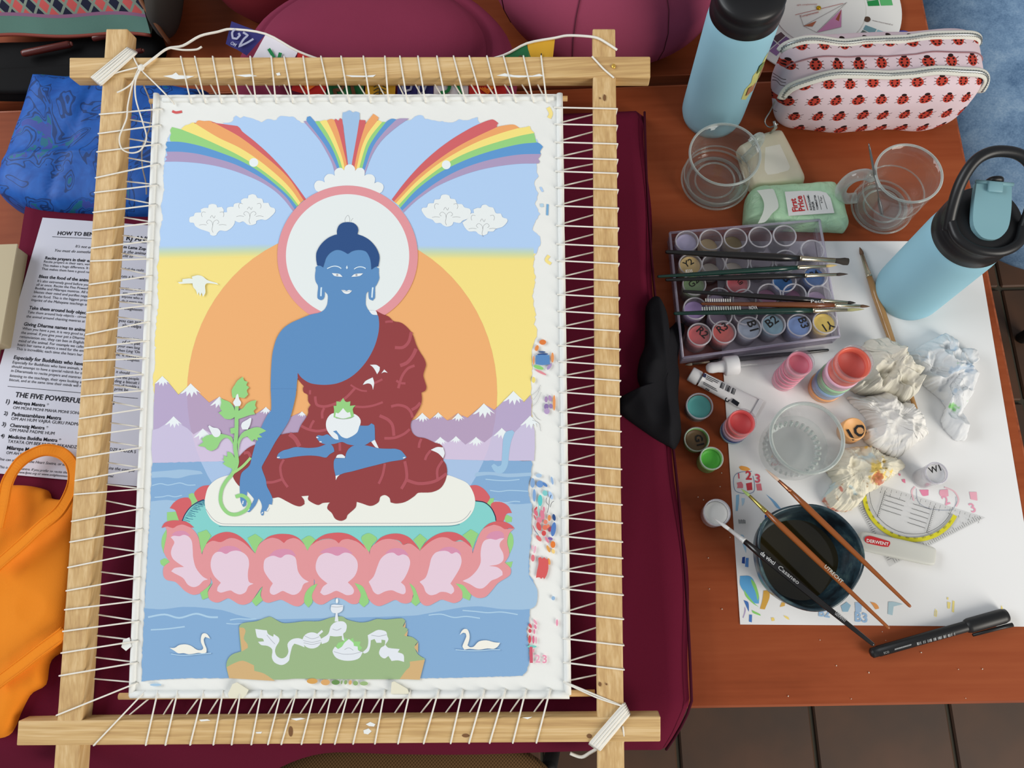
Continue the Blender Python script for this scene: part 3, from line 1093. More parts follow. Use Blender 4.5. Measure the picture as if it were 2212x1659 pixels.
for reg, pts, w in ((PG, [(135, 1275), (220, 1255), (300, 1270), (420, 1248), (500, 1270), (580, 1268)], 2), (PG, [(160, 1395), (240, 1390), (300, 1378), (370, 1390), (440, 1375)], 2), (PH, [(700, 1390), (800, 1400), (900, 1402), (1005, 1392)], 2),
                    (PH, [(740, 1490), (820, 1500), (920, 1490), (1080, 1498)], 2), (PH, [(800, 1590), (880, 1600), (960, 1588), (1010, 1592)], 2), (PK, [(300, 268), (480, 238), (640, 275), (820, 230), (960, 265), (1060, 268)], 4),
                    (PK, [(1190, 298), (1280, 285), (1400, 290), (1480, 285)], 2.5), (PK, [(1150, 335), (1240, 342), (1330, 335)], 2), (PL, [(980, 180), (1080, 172), (1180, 198), (1280, 190), (1390, 205)], 2.5), (PL, [(1250, 142), (1350, 150), (1450, 160), (1560, 155), (1690, 175)], 2.5),
                    (PK, [(330, 405), (500, 395), (700, 370)], 3)):
    p.line(Z(reg, pts), w, LN, 5)
p.fill(Z(PH, [(880, 970), (940, 950), (960, 970), (930, 1050), (912, 1150), (900, 1260), (870, 1320), (830, 1340), (780, 1320), (750, 1270), (775, 1250), (810, 1275), (840, 1260), (850, 1150), (857, 1040)]), (156, 193, 222))
p.done()
# ---- halo
p = Paint('painted_halo')
p.fill(circ(750.8, 552.2, 151.8, 151.4, 96), PINKH, raw=True)
p.fill(circ(750.8, 552.4, 133.2, 133, 96), HALO, raw=True)
p.line(Z(PDD, [(905, 585), (905, 550), (935, 512), (955, 550), (950, 585)]), 0.8, PEN)
p.line(Z(PDD, [(965, 580), (975, 560), (990, 543)]), 0.8, PEN)
p.done()
# ---- lotus seat
PRED, PPINK, PLIGHT, PMAU, LEAF, TEAL = (209, 98, 103), (223, 149, 153), (227, 202, 217), (213, 144, 173), (150, 206, 130), (132, 206, 202)
for reg, pts in ((PI_, [(540, 240), (590, 228), (640, 280), (645, 310), (570, 362), (545, 300)]), (PI_, [(305, 435), (400, 428), (435, 520), (350, 530), (305, 530)]), (PJ, [(1440, 270), (1450, 235), (1505, 228), (1495, 270), (1470, 300)]), (PJ, [(1590, 400), (1620, 375), (1665, 400), (1660, 440), (1610, 445)]),
                 (PI_, [(300, 620), (255, 700), (245, 790), (270, 880), (290, 790), (310, 680)]), (PI_, [(230, 960), (285, 935), (340, 975), (275, 1025), (240, 1000)]), (PJ, [(1640, 520), (1670, 560), (1675, 640), (1645, 720), (1610, 620)]), (PJ, [(1600, 800), (1670, 790), (1655, 845), (1620, 830)])):
    Paint('painted_leaf').fill(Z(reg, pts), LEAF).done()
for reg, pts in ((PI_, [(335, 390), (380, 330), (450, 285), (530, 275), (560, 300), (572, 350), (540, 450), (500, 560), (440, 530), (410, 450), (390, 410)]), (PI_, [(600, 235), (640, 180), (700, 148), (790, 140), (770, 300), (645, 330)]),
                 (PJ, [(1285, 120), (1350, 115), (1410, 145), (1450, 190), (1468, 230), (1430, 290), (1330, 270)]), (PJ, [(1475, 290), (1500, 265), (1570, 265), (1630, 300), (1662, 360), (1615, 370), (1590, 430), (1560, 470), (1500, 460), (1490, 350)])):
    Paint('painted_back_petal').fill(Z(reg, pts), PRED).done()
p = Paint('painted_seat')
p.fill(Z(PI_, [(470, 530), (500, 460), (560, 380), (640, 325), (720, 295), (1000, 200)]) + Z(PJ, [(1300, 250), (1340, 255), (1420, 270), (1480, 320), (1515, 390), (1520, 440), (1430, 500), (1340, 620), (1300, 690)]) + Z(PI_, [(2212, 800), (1000, 880), (690, 880), (620, 640)]), TEAL, 3)
p.line(Z(PI_, [(470, 530), (500, 460), (560, 380), (640, 325), (705, 298)]), 2.2, (40, 50, 90))
p.line(Z(PJ, [(1340, 254), (1420, 268), (1480, 318), (1515, 390), (1521, 430)]), 2.2, (40, 46, 70))
for i in range(26):
    t = i / 25
    a = Z(PI_, [(475 + t * 230, 525 - t * 225 - 40 * math.sin(t * math.pi))])[0]
    p.line([a, (a[0] + 9 + 5 * (i % 3), a[1] + 3 + 2 * (i % 2))], 1.1, (52, 110, 140))
WCU = (234, 235, 227)
p.fill(Z(PI_, [(716, 300), (745, 180), (800, 110), (880, 60), (990, 30)]) + Z(PF, [(600, 700), (1500, 700)]) + Z(PJ, [(1090, 25), (1180, 55), (1270, 100), (1320, 180), (1337, 260), (1320, 340), (1270, 410), (1200, 455), (1100, 472), (0, 476)]) + Z(PI_, [(1500, 586), (930, 584), (870, 572), (790, 520), (740, 440), (720, 370)]), WCU, 4)
p.line(Z(PI_, [(728, 400), (790, 490), (860, 545), (940, 562), (1500, 562)]) + Z(PJ, [(0, 452), (1100, 450), (1200, 435), (1260, 395), (1300, 340)]), 1.0, (150, 152, 160))
p.line(Z(PI_, [(870, 588), (1500, 592)]) + Z(PJ, [(0, 482), (1100, 478), (1200, 462)]), 1.4, (92, 150, 165))
p.done()
for grp in (
    [(PI_, 0, [(275, 590), (310, 590), (370, 605), (420, 575), (480, 570), (560, 600), (620, 660), (650, 720), (670, 830), (690, 900), (760, 1100), (780, 1200), (690, 1300), (640, 1325), (580, 1330), (500, 1290), (440, 1230), (390, 1190), (300, 1170), (265, 1120), (270, 1030), (335, 975), (290, 910), (270, 850), (300, 700), (300, 620)]),
     (PI_, 1, [(245, 605), (280, 550), (350, 525), (440, 525), (530, 545), (600, 600), (560, 600), (480, 570), (420, 580), (370, 607), (310, 590)]), (PI_, 3, [(355, 680), (390, 650), (450, 635), (510, 645), (560, 690), (480, 700), (440, 720)]),
     (PI_, 2, [(345, 705), (380, 690), (440, 695), (490, 680), (540, 700), (575, 750), (585, 850), (590, 930), (620, 1040), (690, 1130), (750, 1165), (700, 1180), (650, 1230), (590, 1248), (530, 1220), (480, 1150), (390, 1100), (350, 1075), (390, 1040), (490, 1028), (430, 990), (370, 940), (348, 880), (360, 820), (385, 760)])],
    [(PI_, 0, [(730, 780), (690, 880), (700, 1000), (780, 1150), (800, 1210), (750, 1300), (760, 1370), (800, 1405), (860, 1415), (920, 1390), (970, 1370), (1030, 1400), (1080, 1430), (1140, 1440), (1200, 1420), (1230, 1395), (1320, 1260), (1340, 1240), (1300, 900), (1260, 880), (1220, 830), (1150, 770), (1080, 730), (1000, 715), (930, 735), (885, 755), (820, 740)]),
     (PI_, 1, [(725, 785), (790, 710), (870, 665), (960, 648), (1040, 665), (1110, 705), (1180, 770), (1230, 840), (1260, 882), (1150, 775), (1060, 725), (980, 715), (890, 759), (800, 745)]), (PI_, 3, [(850, 860), (900, 815), (980, 800), (1060, 815), (1120, 860), (1000, 880), (945, 895)]),
     (PI_, 2, [(890, 1200), (820, 1130), (785, 1050), (780, 980), (800, 910), (840, 870), (890, 865), (945, 888), (1000, 860), (1070, 852), (1140, 880), (1185, 930), (1197, 1000), (1185, 1080), (1185, 1150), (1200, 1195), (1245, 1210), (1190, 1240), (1160, 1300), (1100, 1328), (1040, 1310), (1000, 1285), (960, 1290), (890, 1308), (850, 1290), (855, 1250)])],
    [(PI_, 0, [(1310, 780), (1265, 880), (1280, 1100), (1340, 1240), (1325, 1320), (1340, 1390), (1400, 1418), (1460, 1405), (1540, 1385), (1600, 1410), (1680, 1450), (1740, 1455), (1790, 1420), (1900, 1240), (1860, 870), (1790, 780), (1740, 730), (1680, 715), (1620, 730), (1570, 765), (1520, 730), (1450, 712), (1380, 730)]),
     (PI_, 1, [(1310, 782), (1400, 705), (1490, 675), (1570, 670), (1660, 680), (1740, 720), (1805, 795), (1740, 735), (1680, 715), (1620, 728), (1575, 770), (1520, 728), (1450, 712), (1380, 728)]), (PI_, 3, [(1410, 910), (1480, 850), (1580, 832), (1660, 850), (1710, 910), (1620, 910), (1540, 940), (1470, 915)]),
     (PI_, 2, [(1455, 1208), (1400, 1140), (1360, 1070), (1355, 1000), (1370, 945), (1420, 915), (1470, 908), (1540, 930), (1590, 898), (1650, 898), (1700, 930), (1715, 1000), (1730, 1080), (1780, 1150), (1845, 1190), (1790, 1215), (1760, 1280), (1720, 1320), (1670, 1332), (1610, 1310), (1560, 1290), (1500, 1320), (1460, 1332), (1425, 1310), (1425, 1260)])],
    [(PJ, 0, [(-120, 640), (-150, 740), (-120, 900), (-80, 970), (-115, 1060), (-100, 1130), (-60, 1165), (-10, 1170), (60, 1130), (110, 1110), (170, 1125), (240, 1165), (300, 1160), (325, 1110), (400, 960), (400, 700), (350, 640), (220, 592), (160, 600), (130, 628), (95, 600), (20, 592), (-60, 610)]),
     (PJ, 1, [(-120, 650), (-60, 590), (0, 555), (60, 540), (140, 535), (220, 550), (290, 590), (345, 640), (372, 682), (300, 620), (220, 592), (160, 600), (130, 630), (95, 600), (40, 588), (-40, 600)]), (PJ, 3, [(-40, 710), (0, 685), (60, 665), (120, 660), (190, 670), (255, 720), (180, 730), (120, 750), (60, 735)]),
     (PJ, 2, [(30, 985), (-35, 930), (-70, 870), (-72, 810), (-45, 745), (10, 715), (60, 720), (120, 740), (180, 712), (240, 725), (290, 780), (297, 850), (270, 920), (210, 975), (250, 1015), (265, 1050), (250, 1080), (200, 1088), (150, 1065), (105, 1050), (50, 1075), (0, 1088), (-35, 1065), (-10, 1015)])],
    [(PJ, 0, [(440, 640), (405, 700), (395, 960), (350, 1040), (400, 1130), (440, 1170), (490, 1185), (560, 1160), (630, 1130), (680, 1155), (730, 1162), (775, 1140), (790, 1080), (860, 960), (850, 700), (790, 640), (740, 632), (700, 642), (650, 605), (580, 590), (510, 600)]),
     (PJ, 1, [(440, 642), (500, 580), (580, 548), (670, 545), (750, 575), (810, 635), (846, 692), (780, 640), (740, 630), (700, 644), (660, 605), (580, 590), (510, 600)]), (PJ, 3, [(540, 720), (590, 680), (660, 672), (710, 690), (750, 735), (700, 735), (655, 745), (610, 720)]),
     (PJ, 2, [(395, 970), (440, 920), (470, 840), (500, 770), (550, 725), (610, 712), (655, 738), (700, 727), (745, 750), (762, 800), (745, 870), (710, 940), (680, 975), (715, 1010), (722, 1060), (700, 1080), (650, 1065), (600, 1045), (540, 1055), (480, 1082), (440, 1060), (420, 1020)])],
    [(PJ, 0, [(850, 690), (850, 960), (810, 1050), (840, 1130), (880, 1175), (930, 1180), (990, 1150), (1040, 1128), (1100, 1145), (1150, 1158), (1200, 1140), (1225, 1110), (1300, 960), (1310, 670), (1240, 615), (1150, 612), (1090, 580), (1020, 578), (940, 615)]),
     (PJ, 1, [(850, 692), (900, 620), (980, 560), (1070, 530), (1160, 535), (1230, 570), (1290, 630), (1312, 672), (1240, 615), (1200, 600), (1150, 612), (1090, 580), (1020, 578), (940, 615)]), (PJ, 3, [(1010, 700), (1060, 668), (1130, 662), (1190, 690), (1215, 730), (1130, 732), (1080, 710)]),
     (PJ, 2, [(845, 970), (900, 930), (930, 840), (950, 760), (990, 710), (1060, 695), (1100, 703), (1130, 722), (1170, 708), (1205, 735), (1217, 790), (1200, 850), (1160, 920), (1118, 985), (1145, 1020), (1150, 1055), (1125, 1080), (1080, 1062), (1030, 1060), (990, 1080), (940, 1088), (900, 1060), (880, 1010)])],
    [(PJ, 0, [(1410, 500), (1370, 560), (1340, 640), (1320, 700), (1260, 900), (1225, 980), (1300, 1080), (1350, 1110), (1400, 1112), (1440, 1095), (1490, 1040), (1540, 980), (1620, 930), (1650, 900), (1650, 850), (1600, 800), (1640, 720), (1620, 620), (1640, 540), (1685, 497), (1600, 502), (1560, 478), (1500, 465)]),
     (PJ, 1, [(1405, 500), (1460, 455), (1530, 435), (1600, 440), (1660, 470), (1685, 497), (1640, 495), (1600, 504), (1560, 480), (1500, 465), (1450, 478)]), (PJ, 3, [(1430, 580), (1470, 535), (1540, 520), (1585, 540), (1595, 590), (1530, 610), (1490, 600)]),
     (PJ, 2, [(1225, 962), (1290, 930), (1350, 870), (1385, 800), (1385, 720), (1395, 650), (1420, 605), (1470, 590), (1520, 598), (1560, 585), (1595, 585), (1560, 620), (1555, 660), (1585, 720), (1585, 780), (1540, 815), (1460, 830), (1530, 840), (1575, 875), (1580, 910), (1530, 940), (1480, 960), (1440, 1000), (1400, 1028), (1350, 1025), (1290, 990)])],
):
    p = Paint('painted_petal')
    for reg, k, pts in grp:
        p.fill(Z(reg, pts), (PPINK, PRED, PLIGHT, PMAU)[k])
    p.done()
for reg, pts in ((PI_, [(640, 660), (735, 625), (785, 690), (725, 790), (680, 885), (665, 790)]), (PI_, [(1180, 715), (1265, 670), (1350, 730), (1300, 790), (1262, 882), (1220, 800)]), (PI_, [(1765, 735), (1850, 690), (1920, 735), (1860, 800), (1830, 852), (1800, 790)]),
                 (PJ, [(330, 590), (345, 560), (400, 540), (460, 575), (465, 600), (430, 640), (398, 707), (365, 660)]), (PJ, [(790, 600), (850, 545), (910, 595), (870, 650), (848, 692), (820, 640)]), (PJ, [(1225, 560), (1300, 505), (1365, 545), (1340, 600), (1315, 682), (1280, 610)]),
                 (PI_, [(800, 1200), (750, 1290), (755, 1360), (690, 1385), (665, 1310), (720, 1270)]), (PI_, [(1345, 1240), (1320, 1330), (1345, 1390), (1270, 1455), (1225, 1400), (1280, 1330)]), (PI_, [(1940, 1210), (1880, 1330), (1885, 1410), (1840, 1470), (1795, 1410), (1810, 1310), (1870, 1240)]),
                 (PJ, [(270, 980), (340, 1010), (380, 1090), (395, 1150), (350, 1195), (310, 1150), (325, 1080)]), (PJ, [(755, 980), (800, 1020), (830, 1090), (850, 1150), (810, 1185), (770, 1150), (790, 1080)]), (PJ, [(1165, 985), (1230, 1000), (1280, 1060), (1300, 1085), (1285, 1135), (1225, 1110), (1220, 1050)])):
    Paint('painted_leaf').fill(Z(reg, pts), LEAF).done()
# ---- the seated figure
SKIN, HAIR, ROBE, RLINE, WH = (94, 141, 191), (45, 79, 132), (146, 64, 66), (172, 84, 92), (230, 235, 238)
p = Paint('painted_body')
p.fill(Z(PE, [(216, 985), (215, 950), (218, 800), (228, 640), (245, 540), (280, 430), (340, 340), (420, 280), (520, 235), (630, 190), (720, 170), (770, 140), (800, 90), (808, 40)]) + Z(PDD, [(722, 1420), (722, 1355), (690, 1315), (688, 1370), (670, 1400), (640, 1405), (615, 1385), (615, 1330), (620, 1260), (595, 1210), (588, 1150), (595, 1090), (595, 1060), (615, 1045), (640, 1000), (650, 900), (930, 850), (1230, 900), (1240, 1060), (1262, 1070), (1262, 1130), (1265, 1180), (1240, 1240), (1222, 1270), (1220, 1380), (1195, 1412), (1160, 1395), (1152, 1350), (1152, 1310), (1128, 1340), (1122, 1420), (1125, 1460), (1150, 1510), (1210, 1560), (1250, 1570)])
       + Z(PE, [(1400, 300), (1350, 600), (1100, 900), (800, 960), (560, 920), (497, 850), (490, 870), (482, 985)]), SKIN, 4)
WH2 = (214, 232, 246)
for q in ([(655, 1272), (652, 1300), (650, 1365)], [(1197, 1272), (1192, 1320), (1188, 1380)]):
    p.line(Z(PDD, q), 3.4, WH2)
p.done()
p = Paint('painted_robe')
p.fill(Z(PE, [(1310, 150), (1375, 185), (1440, 210), (1490, 258), (1570, 275), (1640, 330), (1690, 400), (1725, 500), (1760, 570), (1810, 650), (1828, 710), (1815, 760), (1800, 820), (1815, 880), (1832, 940), (1820, 980), (1780, 1000), (1785, 1080), (1765, 1150), (1720, 1230), (1680, 1290), (1668, 1350), (1690, 1420), (1740, 1460), (1820, 1475), (1920, 1520), (1980, 1540), (2015, 1590), (2022, 1650)])
       + Z(PF, [(1960, 610), (1955, 630), (1980, 670), (1990, 730), (1975, 810), (1930, 880), (1850, 915), (1735, 920), (1700, 950), (1620, 1000), (1540, 1015), (1490, 1005), (1480, 965), (1440, 940), (1400, 955), (1385, 1000), (1340, 1030), (1300, 1035), (1240, 1015), (1190, 1000), (1180, 1050), (1110, 1115), (1095, 1150), (1050, 1168), (1000, 1150), (970, 1100), (930, 1060), (940, 1020), (955, 1005), (890, 1010), (850, 1028), (800, 1010), (760, 980), (765, 945), (700, 950), (725, 985), (728, 1020), (690, 1040), (640, 1030), (570, 995), (500, 960), (440, 965), (350, 900), (200, 880), (150, 860), (110, 810), (95, 770), (105, 680), (150, 600), (220, 530), (285, 495)])
       + Z(PE, [(250, 1480), (320, 1440), (400, 1422), (500, 1415), (530, 1340), (570, 1280), (605, 1215), (605, 1170), (630, 1130), (605, 1090), (600, 1025), (560, 1000), (550, 960), (560, 935), (520, 890), (497, 850), (495, 795), (540, 850), (620, 900), (720, 918), (820, 918), (920, 900), (1030, 850), (1130, 770), (1220, 660), (1290, 530), (1330, 400), (1342, 290), (1330, 195)]), ROBE, 4)
for pts, w in (([(1405, 268), (1440, 262), (1485, 262)], 5), ([(1675, 370), (1650, 470), (1590, 530), (1505, 532)], 7), ([(1725, 545), (1690, 620), (1630, 690), (1560, 720)], 8), ([(1710, 720), (1640, 750), (1580, 830), (1540, 955)], 6), ([(1520, 875), (1560, 900), (1615, 905)], 5),
               ([(1375, 862), (1330, 885), (1285, 905)], 5), ([(1045, 920), (1100, 955), (1160, 980), (1215, 985)], 4), ([(1090, 955), (1000, 1050), (900, 1110), (780, 1145), (700, 1130), (680, 1080), (678, 1040)], 6), ([(1090, 1145), (1180, 1150), (1280, 1135), (1380, 1100)], 5), ([(625, 975), (623, 1020)], 5),
               ([(770, 1160), (750, 1210), (752, 1270)], 6), ([(530, 1345), (600, 1380), (700, 1400), (800, 1385)], 6), ([(665, 1290), (640, 1330), (625, 1370)], 6), ([(1465, 1145), (1540, 1130), (1620, 1150), (1670, 1200), (1690, 1260)], 6), ([(1770, 1105), (1730, 1150), (1680, 1180)], 7),
               ([(1345, 1240), (1430, 1280), (1480, 1340), (1495, 1450)], 7), ([(1395, 1475), (1500, 1470), (1600, 1430), (1660, 1380)], 6), ([(1780, 1480), (1760, 1530), (1755, 1575)], 6), ([(410, 1430), (470, 1480), (515, 1560)], 10), ([(932, 1520), (935, 1605)], 6)):
    p.line(Z(PE, pts), w, RLINE)
for pts, w in (([(545, 625), (515, 690), (530, 790), (580, 870)], 6), ([(390, 828), (450, 825), (530, 800)], 6), ([(1440, 660), (1420, 760), (1385, 840)], 6), ([(1615, 640), (1630, 720), (1630, 800), (1585, 885)], 7), ([(1635, 808), (1740, 838), (1880, 818), (1985, 750)], 7), ([(1950, 635), (1905, 710), (1905, 800)], 6),
               ([(1845, 545), (1810, 590), (1795, 630)], 6), ([(190, 570), (230, 565), (250, 600)], 7)):
    p.line(Z(PF, pts), w, RLINE)
for reg, pts in ((PE, [(1245, 712), (1310, 712), (1348, 735), (1345, 770), (1320, 810), (1300, 770), (1275, 735)]), (PE, [(1365, 800), (1395, 760), (1430, 795), (1395, 788)]), (PE, [(1172, 920), (1200, 880), (1275, 842), (1290, 900), (1278, 972), (1262, 920), (1225, 905)]), (PE, [(1235, 148), (1305, 152), (1325, 195), (1270, 188)]),
                 (PF, [(1318, 468), (1350, 450), (1385, 525), (1355, 515)]), (PF, [(1845, 540), (1900, 515), (1955, 518), (1968, 570), (1955, 615), (1910, 570)]), (PF, [(1005, 610), (1020, 585), (1060, 580), (1088, 600), (1085, 612)]), (PF, [(1003, 770), (1040, 760), (1020, 780), (1005, 808)])):
    p.fill(Z(reg, pts), WH)
p.done()
p = Paint('painted_bowl')
p.fill(Z(PF, [(985, 215), (945, 240), (920, 290), (922, 350), (950, 400), (990, 440), (1030, 450), (1060, 435), (1110, 437), (1190, 390), (1220, 320), (1225, 280), (1205, 245), (1160, 220)]), WH)
p.fill(Z(PF, [(985, 250), (990, 190), (985, 150), (1010, 150), (1010, 110), (1045, 115), (1070, 80), (1095, 115), (1135, 110), (1130, 150), (1180, 145), (1155, 180), (1165, 230), (1150, 255), (1070, 265), (1000, 255)]), LEAF, 3)
p.fill(Z(PF, [(1000, 245), (1005, 210), (1030, 215), (1070, 170), (1105, 210), (1130, 205), (1140, 245), (1070, 262)]), WH, 3)
p.line(Z(PF, [(1005, 258), (1070, 268), (1140, 258), (1170, 240)]), 1, PEN)
p.done()
p = Paint('painted_limbs')
p.fill(Z(PF, [(430, 0), (433, 190), (400, 230), (350, 330), (330, 400), (290, 500), (260, 610), (240, 680), (175, 740), (158, 800), (155, 870), (162, 990), (185, 1045), (210, 1030), (215, 970), (222, 905), (270, 960), (280, 980), (245, 1040), (215, 1060), (218, 1085), (240, 1090), (275, 1055), (300, 1020), (322, 968), (345, 1010), (352, 1050), (340, 1095), (350, 1122), (365, 1115), (370, 1080), (400, 1085), (405, 1050), (415, 1020), (440, 1025), (445, 970), (420, 910), (395, 860), (385, 800), (350, 700), (365, 660), (410, 580), (470, 470), (530, 380), (590, 280), (620, 190), (650, 60), (655, 0)]), SKIN, 4)
p.fill(Z(PF, [(482, 605), (500, 570), (540, 545), (580, 535), (650, 515), (760, 523), (850, 515), (920, 490), (960, 490), (985, 520), (992, 555), (950, 580), (918, 608), (850, 595), (760, 590), (650, 600), (560, 615), (500, 618)]), SKIN)
p.fill(Z(PF, [(1170, 500), (1270, 500), (1380, 525), (1480, 530), (1530, 530), (1580, 545), (1605, 570), (1632, 605), (1600, 625), (1480, 645), (1380, 670), (1260, 700), (1150, 730), (1080, 745), (1040, 760), (1003, 770), (988, 700), (988, 640), (1000, 614), (1090, 612), (1095, 575), (1120, 530)]), SKIN)
p.fill(Z(PF, [(830, 425), (850, 410), (890, 415), (930, 402), (960, 420), (1000, 445), (1030, 450), (1020, 410), (980, 375), (1010, 368), (1035, 400), (1060, 425), (1110, 437), (1190, 390), (1215, 325), (1290, 325), (1320, 305), (1347, 325), (1352, 450), (1310, 470), (1255, 500), (1165, 500), (1110, 490), (1060, 470), (1000, 485), (930, 492), (880, 480), (850, 455)]), SKIN)
for q in ([(832, 428), (850, 432)], [(860, 468), (880, 470)], [(1600, 612), (1620, 606)], [(485, 608), (508, 606)], [(225, 1080), (240, 1062)], [(350, 1105), (358, 1090)], [(395, 1080), (412, 1050)], [(180, 1020), (186, 990)]):
    p.line(Z(PF, q), 2.4, WH)
p.done()
p = Paint('painted_hair')
p.fill(Z(PDD, [(610, 1040), (600, 970), (605, 900), (650, 820), (720, 755), (790, 722), (820, 715), (820, 670), (840, 620), (880, 592), (930, 585), (990, 592), (1030, 625), (1044, 665), (1035, 712), (1100, 735), (1170, 780), (1230, 850), (1262, 920), (1268, 970), (1255, 1052), (1225, 1055), (1182, 1085), (1178, 1020), (1165, 960), (1130, 900), (1080, 880), (1020, 880), (970, 895), (933, 918), (900, 900), (850, 880), (800, 880), (745, 910), (705, 960), (688, 1010), (672, 1062), (645, 1045)]), HAIR)
p.done()
p = Paint('painted_face')
p.line(Z(PDD, [(715, 1075), (760, 1055), (800, 1048), (840, 1058), (865, 1075)]), 2.2, WH2)
p.line(Z(PDD, [(1000, 1080), (1030, 1062), (1065, 1056), (1100, 1062), (1122, 1075)]), 2.2, WH2)
p.fill(Z(PDD, [(765, 1122), (800, 1125), (850, 1132), (878, 1162), (830, 1158), (790, 1150)]), WH)
p.fill(Z(PDD, [(970, 1162), (1000, 1135), (1050, 1126), (1095, 1125), (1065, 1150), (1020, 1158)]), WH)
p.fill(Z(PDD, circ(822, 1142, 12, 10, 12)), (160, 160, 162), raw=True)
p.fill(Z(PDD, circ(1025, 1142, 12, 10, 12)), (160, 160, 162), raw=True)
p.fill(Z(PDD, [(924, 1040), (934, 1065), (924, 1082), (914, 1065)]), WH2)
p.fill(Z(PDD, [(864, 1300), (900, 1302), (920, 1310), (945, 1300), (978, 1308), (950, 1335), (920, 1342), (890, 1330)]), WH)
p.line(Z(PDD, [(872, 1305), (920, 1316), (970, 1310)]), 0.8, PEN)
p.done()
# ---- myrobalan stem
p = Paint('painted_plant')
GP = (150, 208, 132)
p.line(Z(PG, [(990, 1390), (1050, 1375), (1110, 1410), (1130, 1470), (1090, 1530), (1000, 1570), (920, 1560), (860, 1500), (835, 1420), (850, 1310), (900, 1220), (960, 1150), (985, 1060)]), 8, GP)
p.line(Z(PG, [(960, 1150), (1060, 1080), (1145, 990)]), 6, (166, 212, 132))
p.line(Z(PG, [(985, 1110), (1005, 1040), (1000, 980), (985, 880), (995, 780), (1000, 650), (1000, 560), (1003, 440)]), 9, GP)
for pts in ([(960, 380), (950, 300), (985, 240), (1010, 200), (1065, 160), (1080, 200), (1115, 210), (1100, 245), (1130, 270), (1105, 300), (1120, 340), (1080, 380), (1030, 370)],
            [(975, 480), (930, 420), (880, 400), (835, 380), (845, 430), (830, 480), (850, 510), (815, 530), (850, 560), (880, 590), (940, 595), (985, 570), (1000, 620)],
            [(1000, 600), (1060, 580), (1130, 555), (1190, 545), (1175, 510), (1205, 480), (1190, 450), (1205, 400), (1150, 410), (1100, 440), (1070, 480), (1020, 510), (985, 540)],
            [(960, 800), (940, 770), (870, 750), (830, 745), (700, 760), (640, 800), (660, 830), (605, 870), (680, 880), (690, 900), (740, 920), (800, 890), (830, 830), (870, 790), (910, 790), (950, 830), (970, 870)],
            [(935, 690), (985, 680), (990, 740), (940, 745)],
            [(1010, 830), (1040, 760), (1080, 720), (1180, 680), (1240, 680), (1305, 715), (1230, 750), (1265, 780), (1215, 785), (1220, 815), (1180, 800), (1160, 825), (1110, 770), (1060, 790), (1030, 850), (1020, 940)],
            [(975, 980), (940, 935), (905, 930), (905, 980), (870, 965), (870, 1000), (855, 1010), (880, 1030), (860, 1050), (900, 1080), (950, 1100), (965, 1130), (1000, 1050)]):
    p.fill(Z(PG, pts), GP, 2)
for pts in ([(965, 425), (985, 390), (1000, 345), (1015, 335), (1028, 390), (1047, 425), (1035, 460), (985, 462)], [(748, 745), (710, 670), (722, 658), (760, 680), (810, 690), (838, 730), (820, 770), (780, 778)], [(1047, 665), (1060, 630), (1110, 600), (1140, 580), (1152, 590), (1140, 650), (1115, 700), (1060, 700)]):
    p.fill(Z(PG, pts), WH)
p.done()
p = Paint('painted_bird')
p.fill(Z(PC, [(465, 495), (520, 490), (520, 460), (600, 450), (640, 455), (632, 430), (700, 412), (760, 425), (810, 465), (870, 488), (930, 505), (950, 525), (880, 512), (810, 510), (790, 540), (795, 620), (765, 670), (750, 620), (730, 665), (715, 615), (700, 650), (680, 590), (650, 555), (640, 510), (560, 512), (490, 515)]), (230, 236, 228), 3)
p.done()
# ---- island with offerings, swans
IGR, SAND = (154, 180, 134), (208, 174, 124)
p = Paint('painted_island')
p.fill(Z(PK, [(1290, 370), (1340, 330), (1480, 310), (1620, 262), (1680, 290), (1760, 330), (1850, 330), (2000, 312)]) + Z(PL, [(110, 228), (200, 200), (290, 190), (330, 215), (430, 238), (500, 232), (570, 210), (640, 215), (770, 205), (795, 225), (775, 270), (815, 290), (790, 345), (850, 355), (895, 390), (870, 430), (890, 485), (920, 510), (950, 525), (905, 690), (750, 690), (300, 690)]) + Z(PK, [(1900, 935), (1780, 945), (1660, 945), (1180, 930), (1150, 800), (1170, 720), (1220, 670), (1310, 640)]), IGR, 3)
for reg, pts in ((PK, [(1155, 810), (1230, 770), (1330, 740), (1450, 790), (1455, 850), (1560, 880), (1680, 960), (1180, 930)]), (PK, [(1290, 380), (1340, 385), (1360, 420), (1340, 500), (1380, 560), (1385, 600), (1320, 640)]), (PL, [(830, 550), (950, 535), (910, 695), (750, 688), (800, 620), (830, 590)]),
                 (PL, [(797, 235), (776, 275), (795, 278)]), (PL, [(815, 300), (785, 342), (808, 350)]), (PL, [(897, 395), (865, 435), (896, 482)])):
    p.fill(Z(reg, pts), SAND, 3)
p.done()
p = Paint('painted_offerings')
OW = (224, 229, 236)
p.fill(Z(PL, [(240, 440), (260, 400), (300, 390), (310, 360), (345, 375), (380, 360), (385, 390), (440, 390), (430, 420), (452, 440), (420, 465), (260, 465)]), GP, 2)
p.fill(Z(PK, [(1465, 395), (1540, 405), (1590, 410), (1605, 450), (1660, 480), (1665, 450), (1720, 490), (1725, 530), (1690, 590), (1680, 640), (1700, 690), (1750, 715), (1800, 695), (1825, 640), (1815, 560), (1860, 510), (1930, 495), (1985, 510), (2000, 595), (1940, 570), (1890, 555), (1865, 590), (1840, 690), (1830, 740), (1780, 780), (1730, 785), (1670, 755), (1645, 700), (1650, 620), (1600, 580), (1530, 570), (1495, 535), (1560, 530), (1545, 500), (1490, 490), (1475, 450)]), OW, 3)
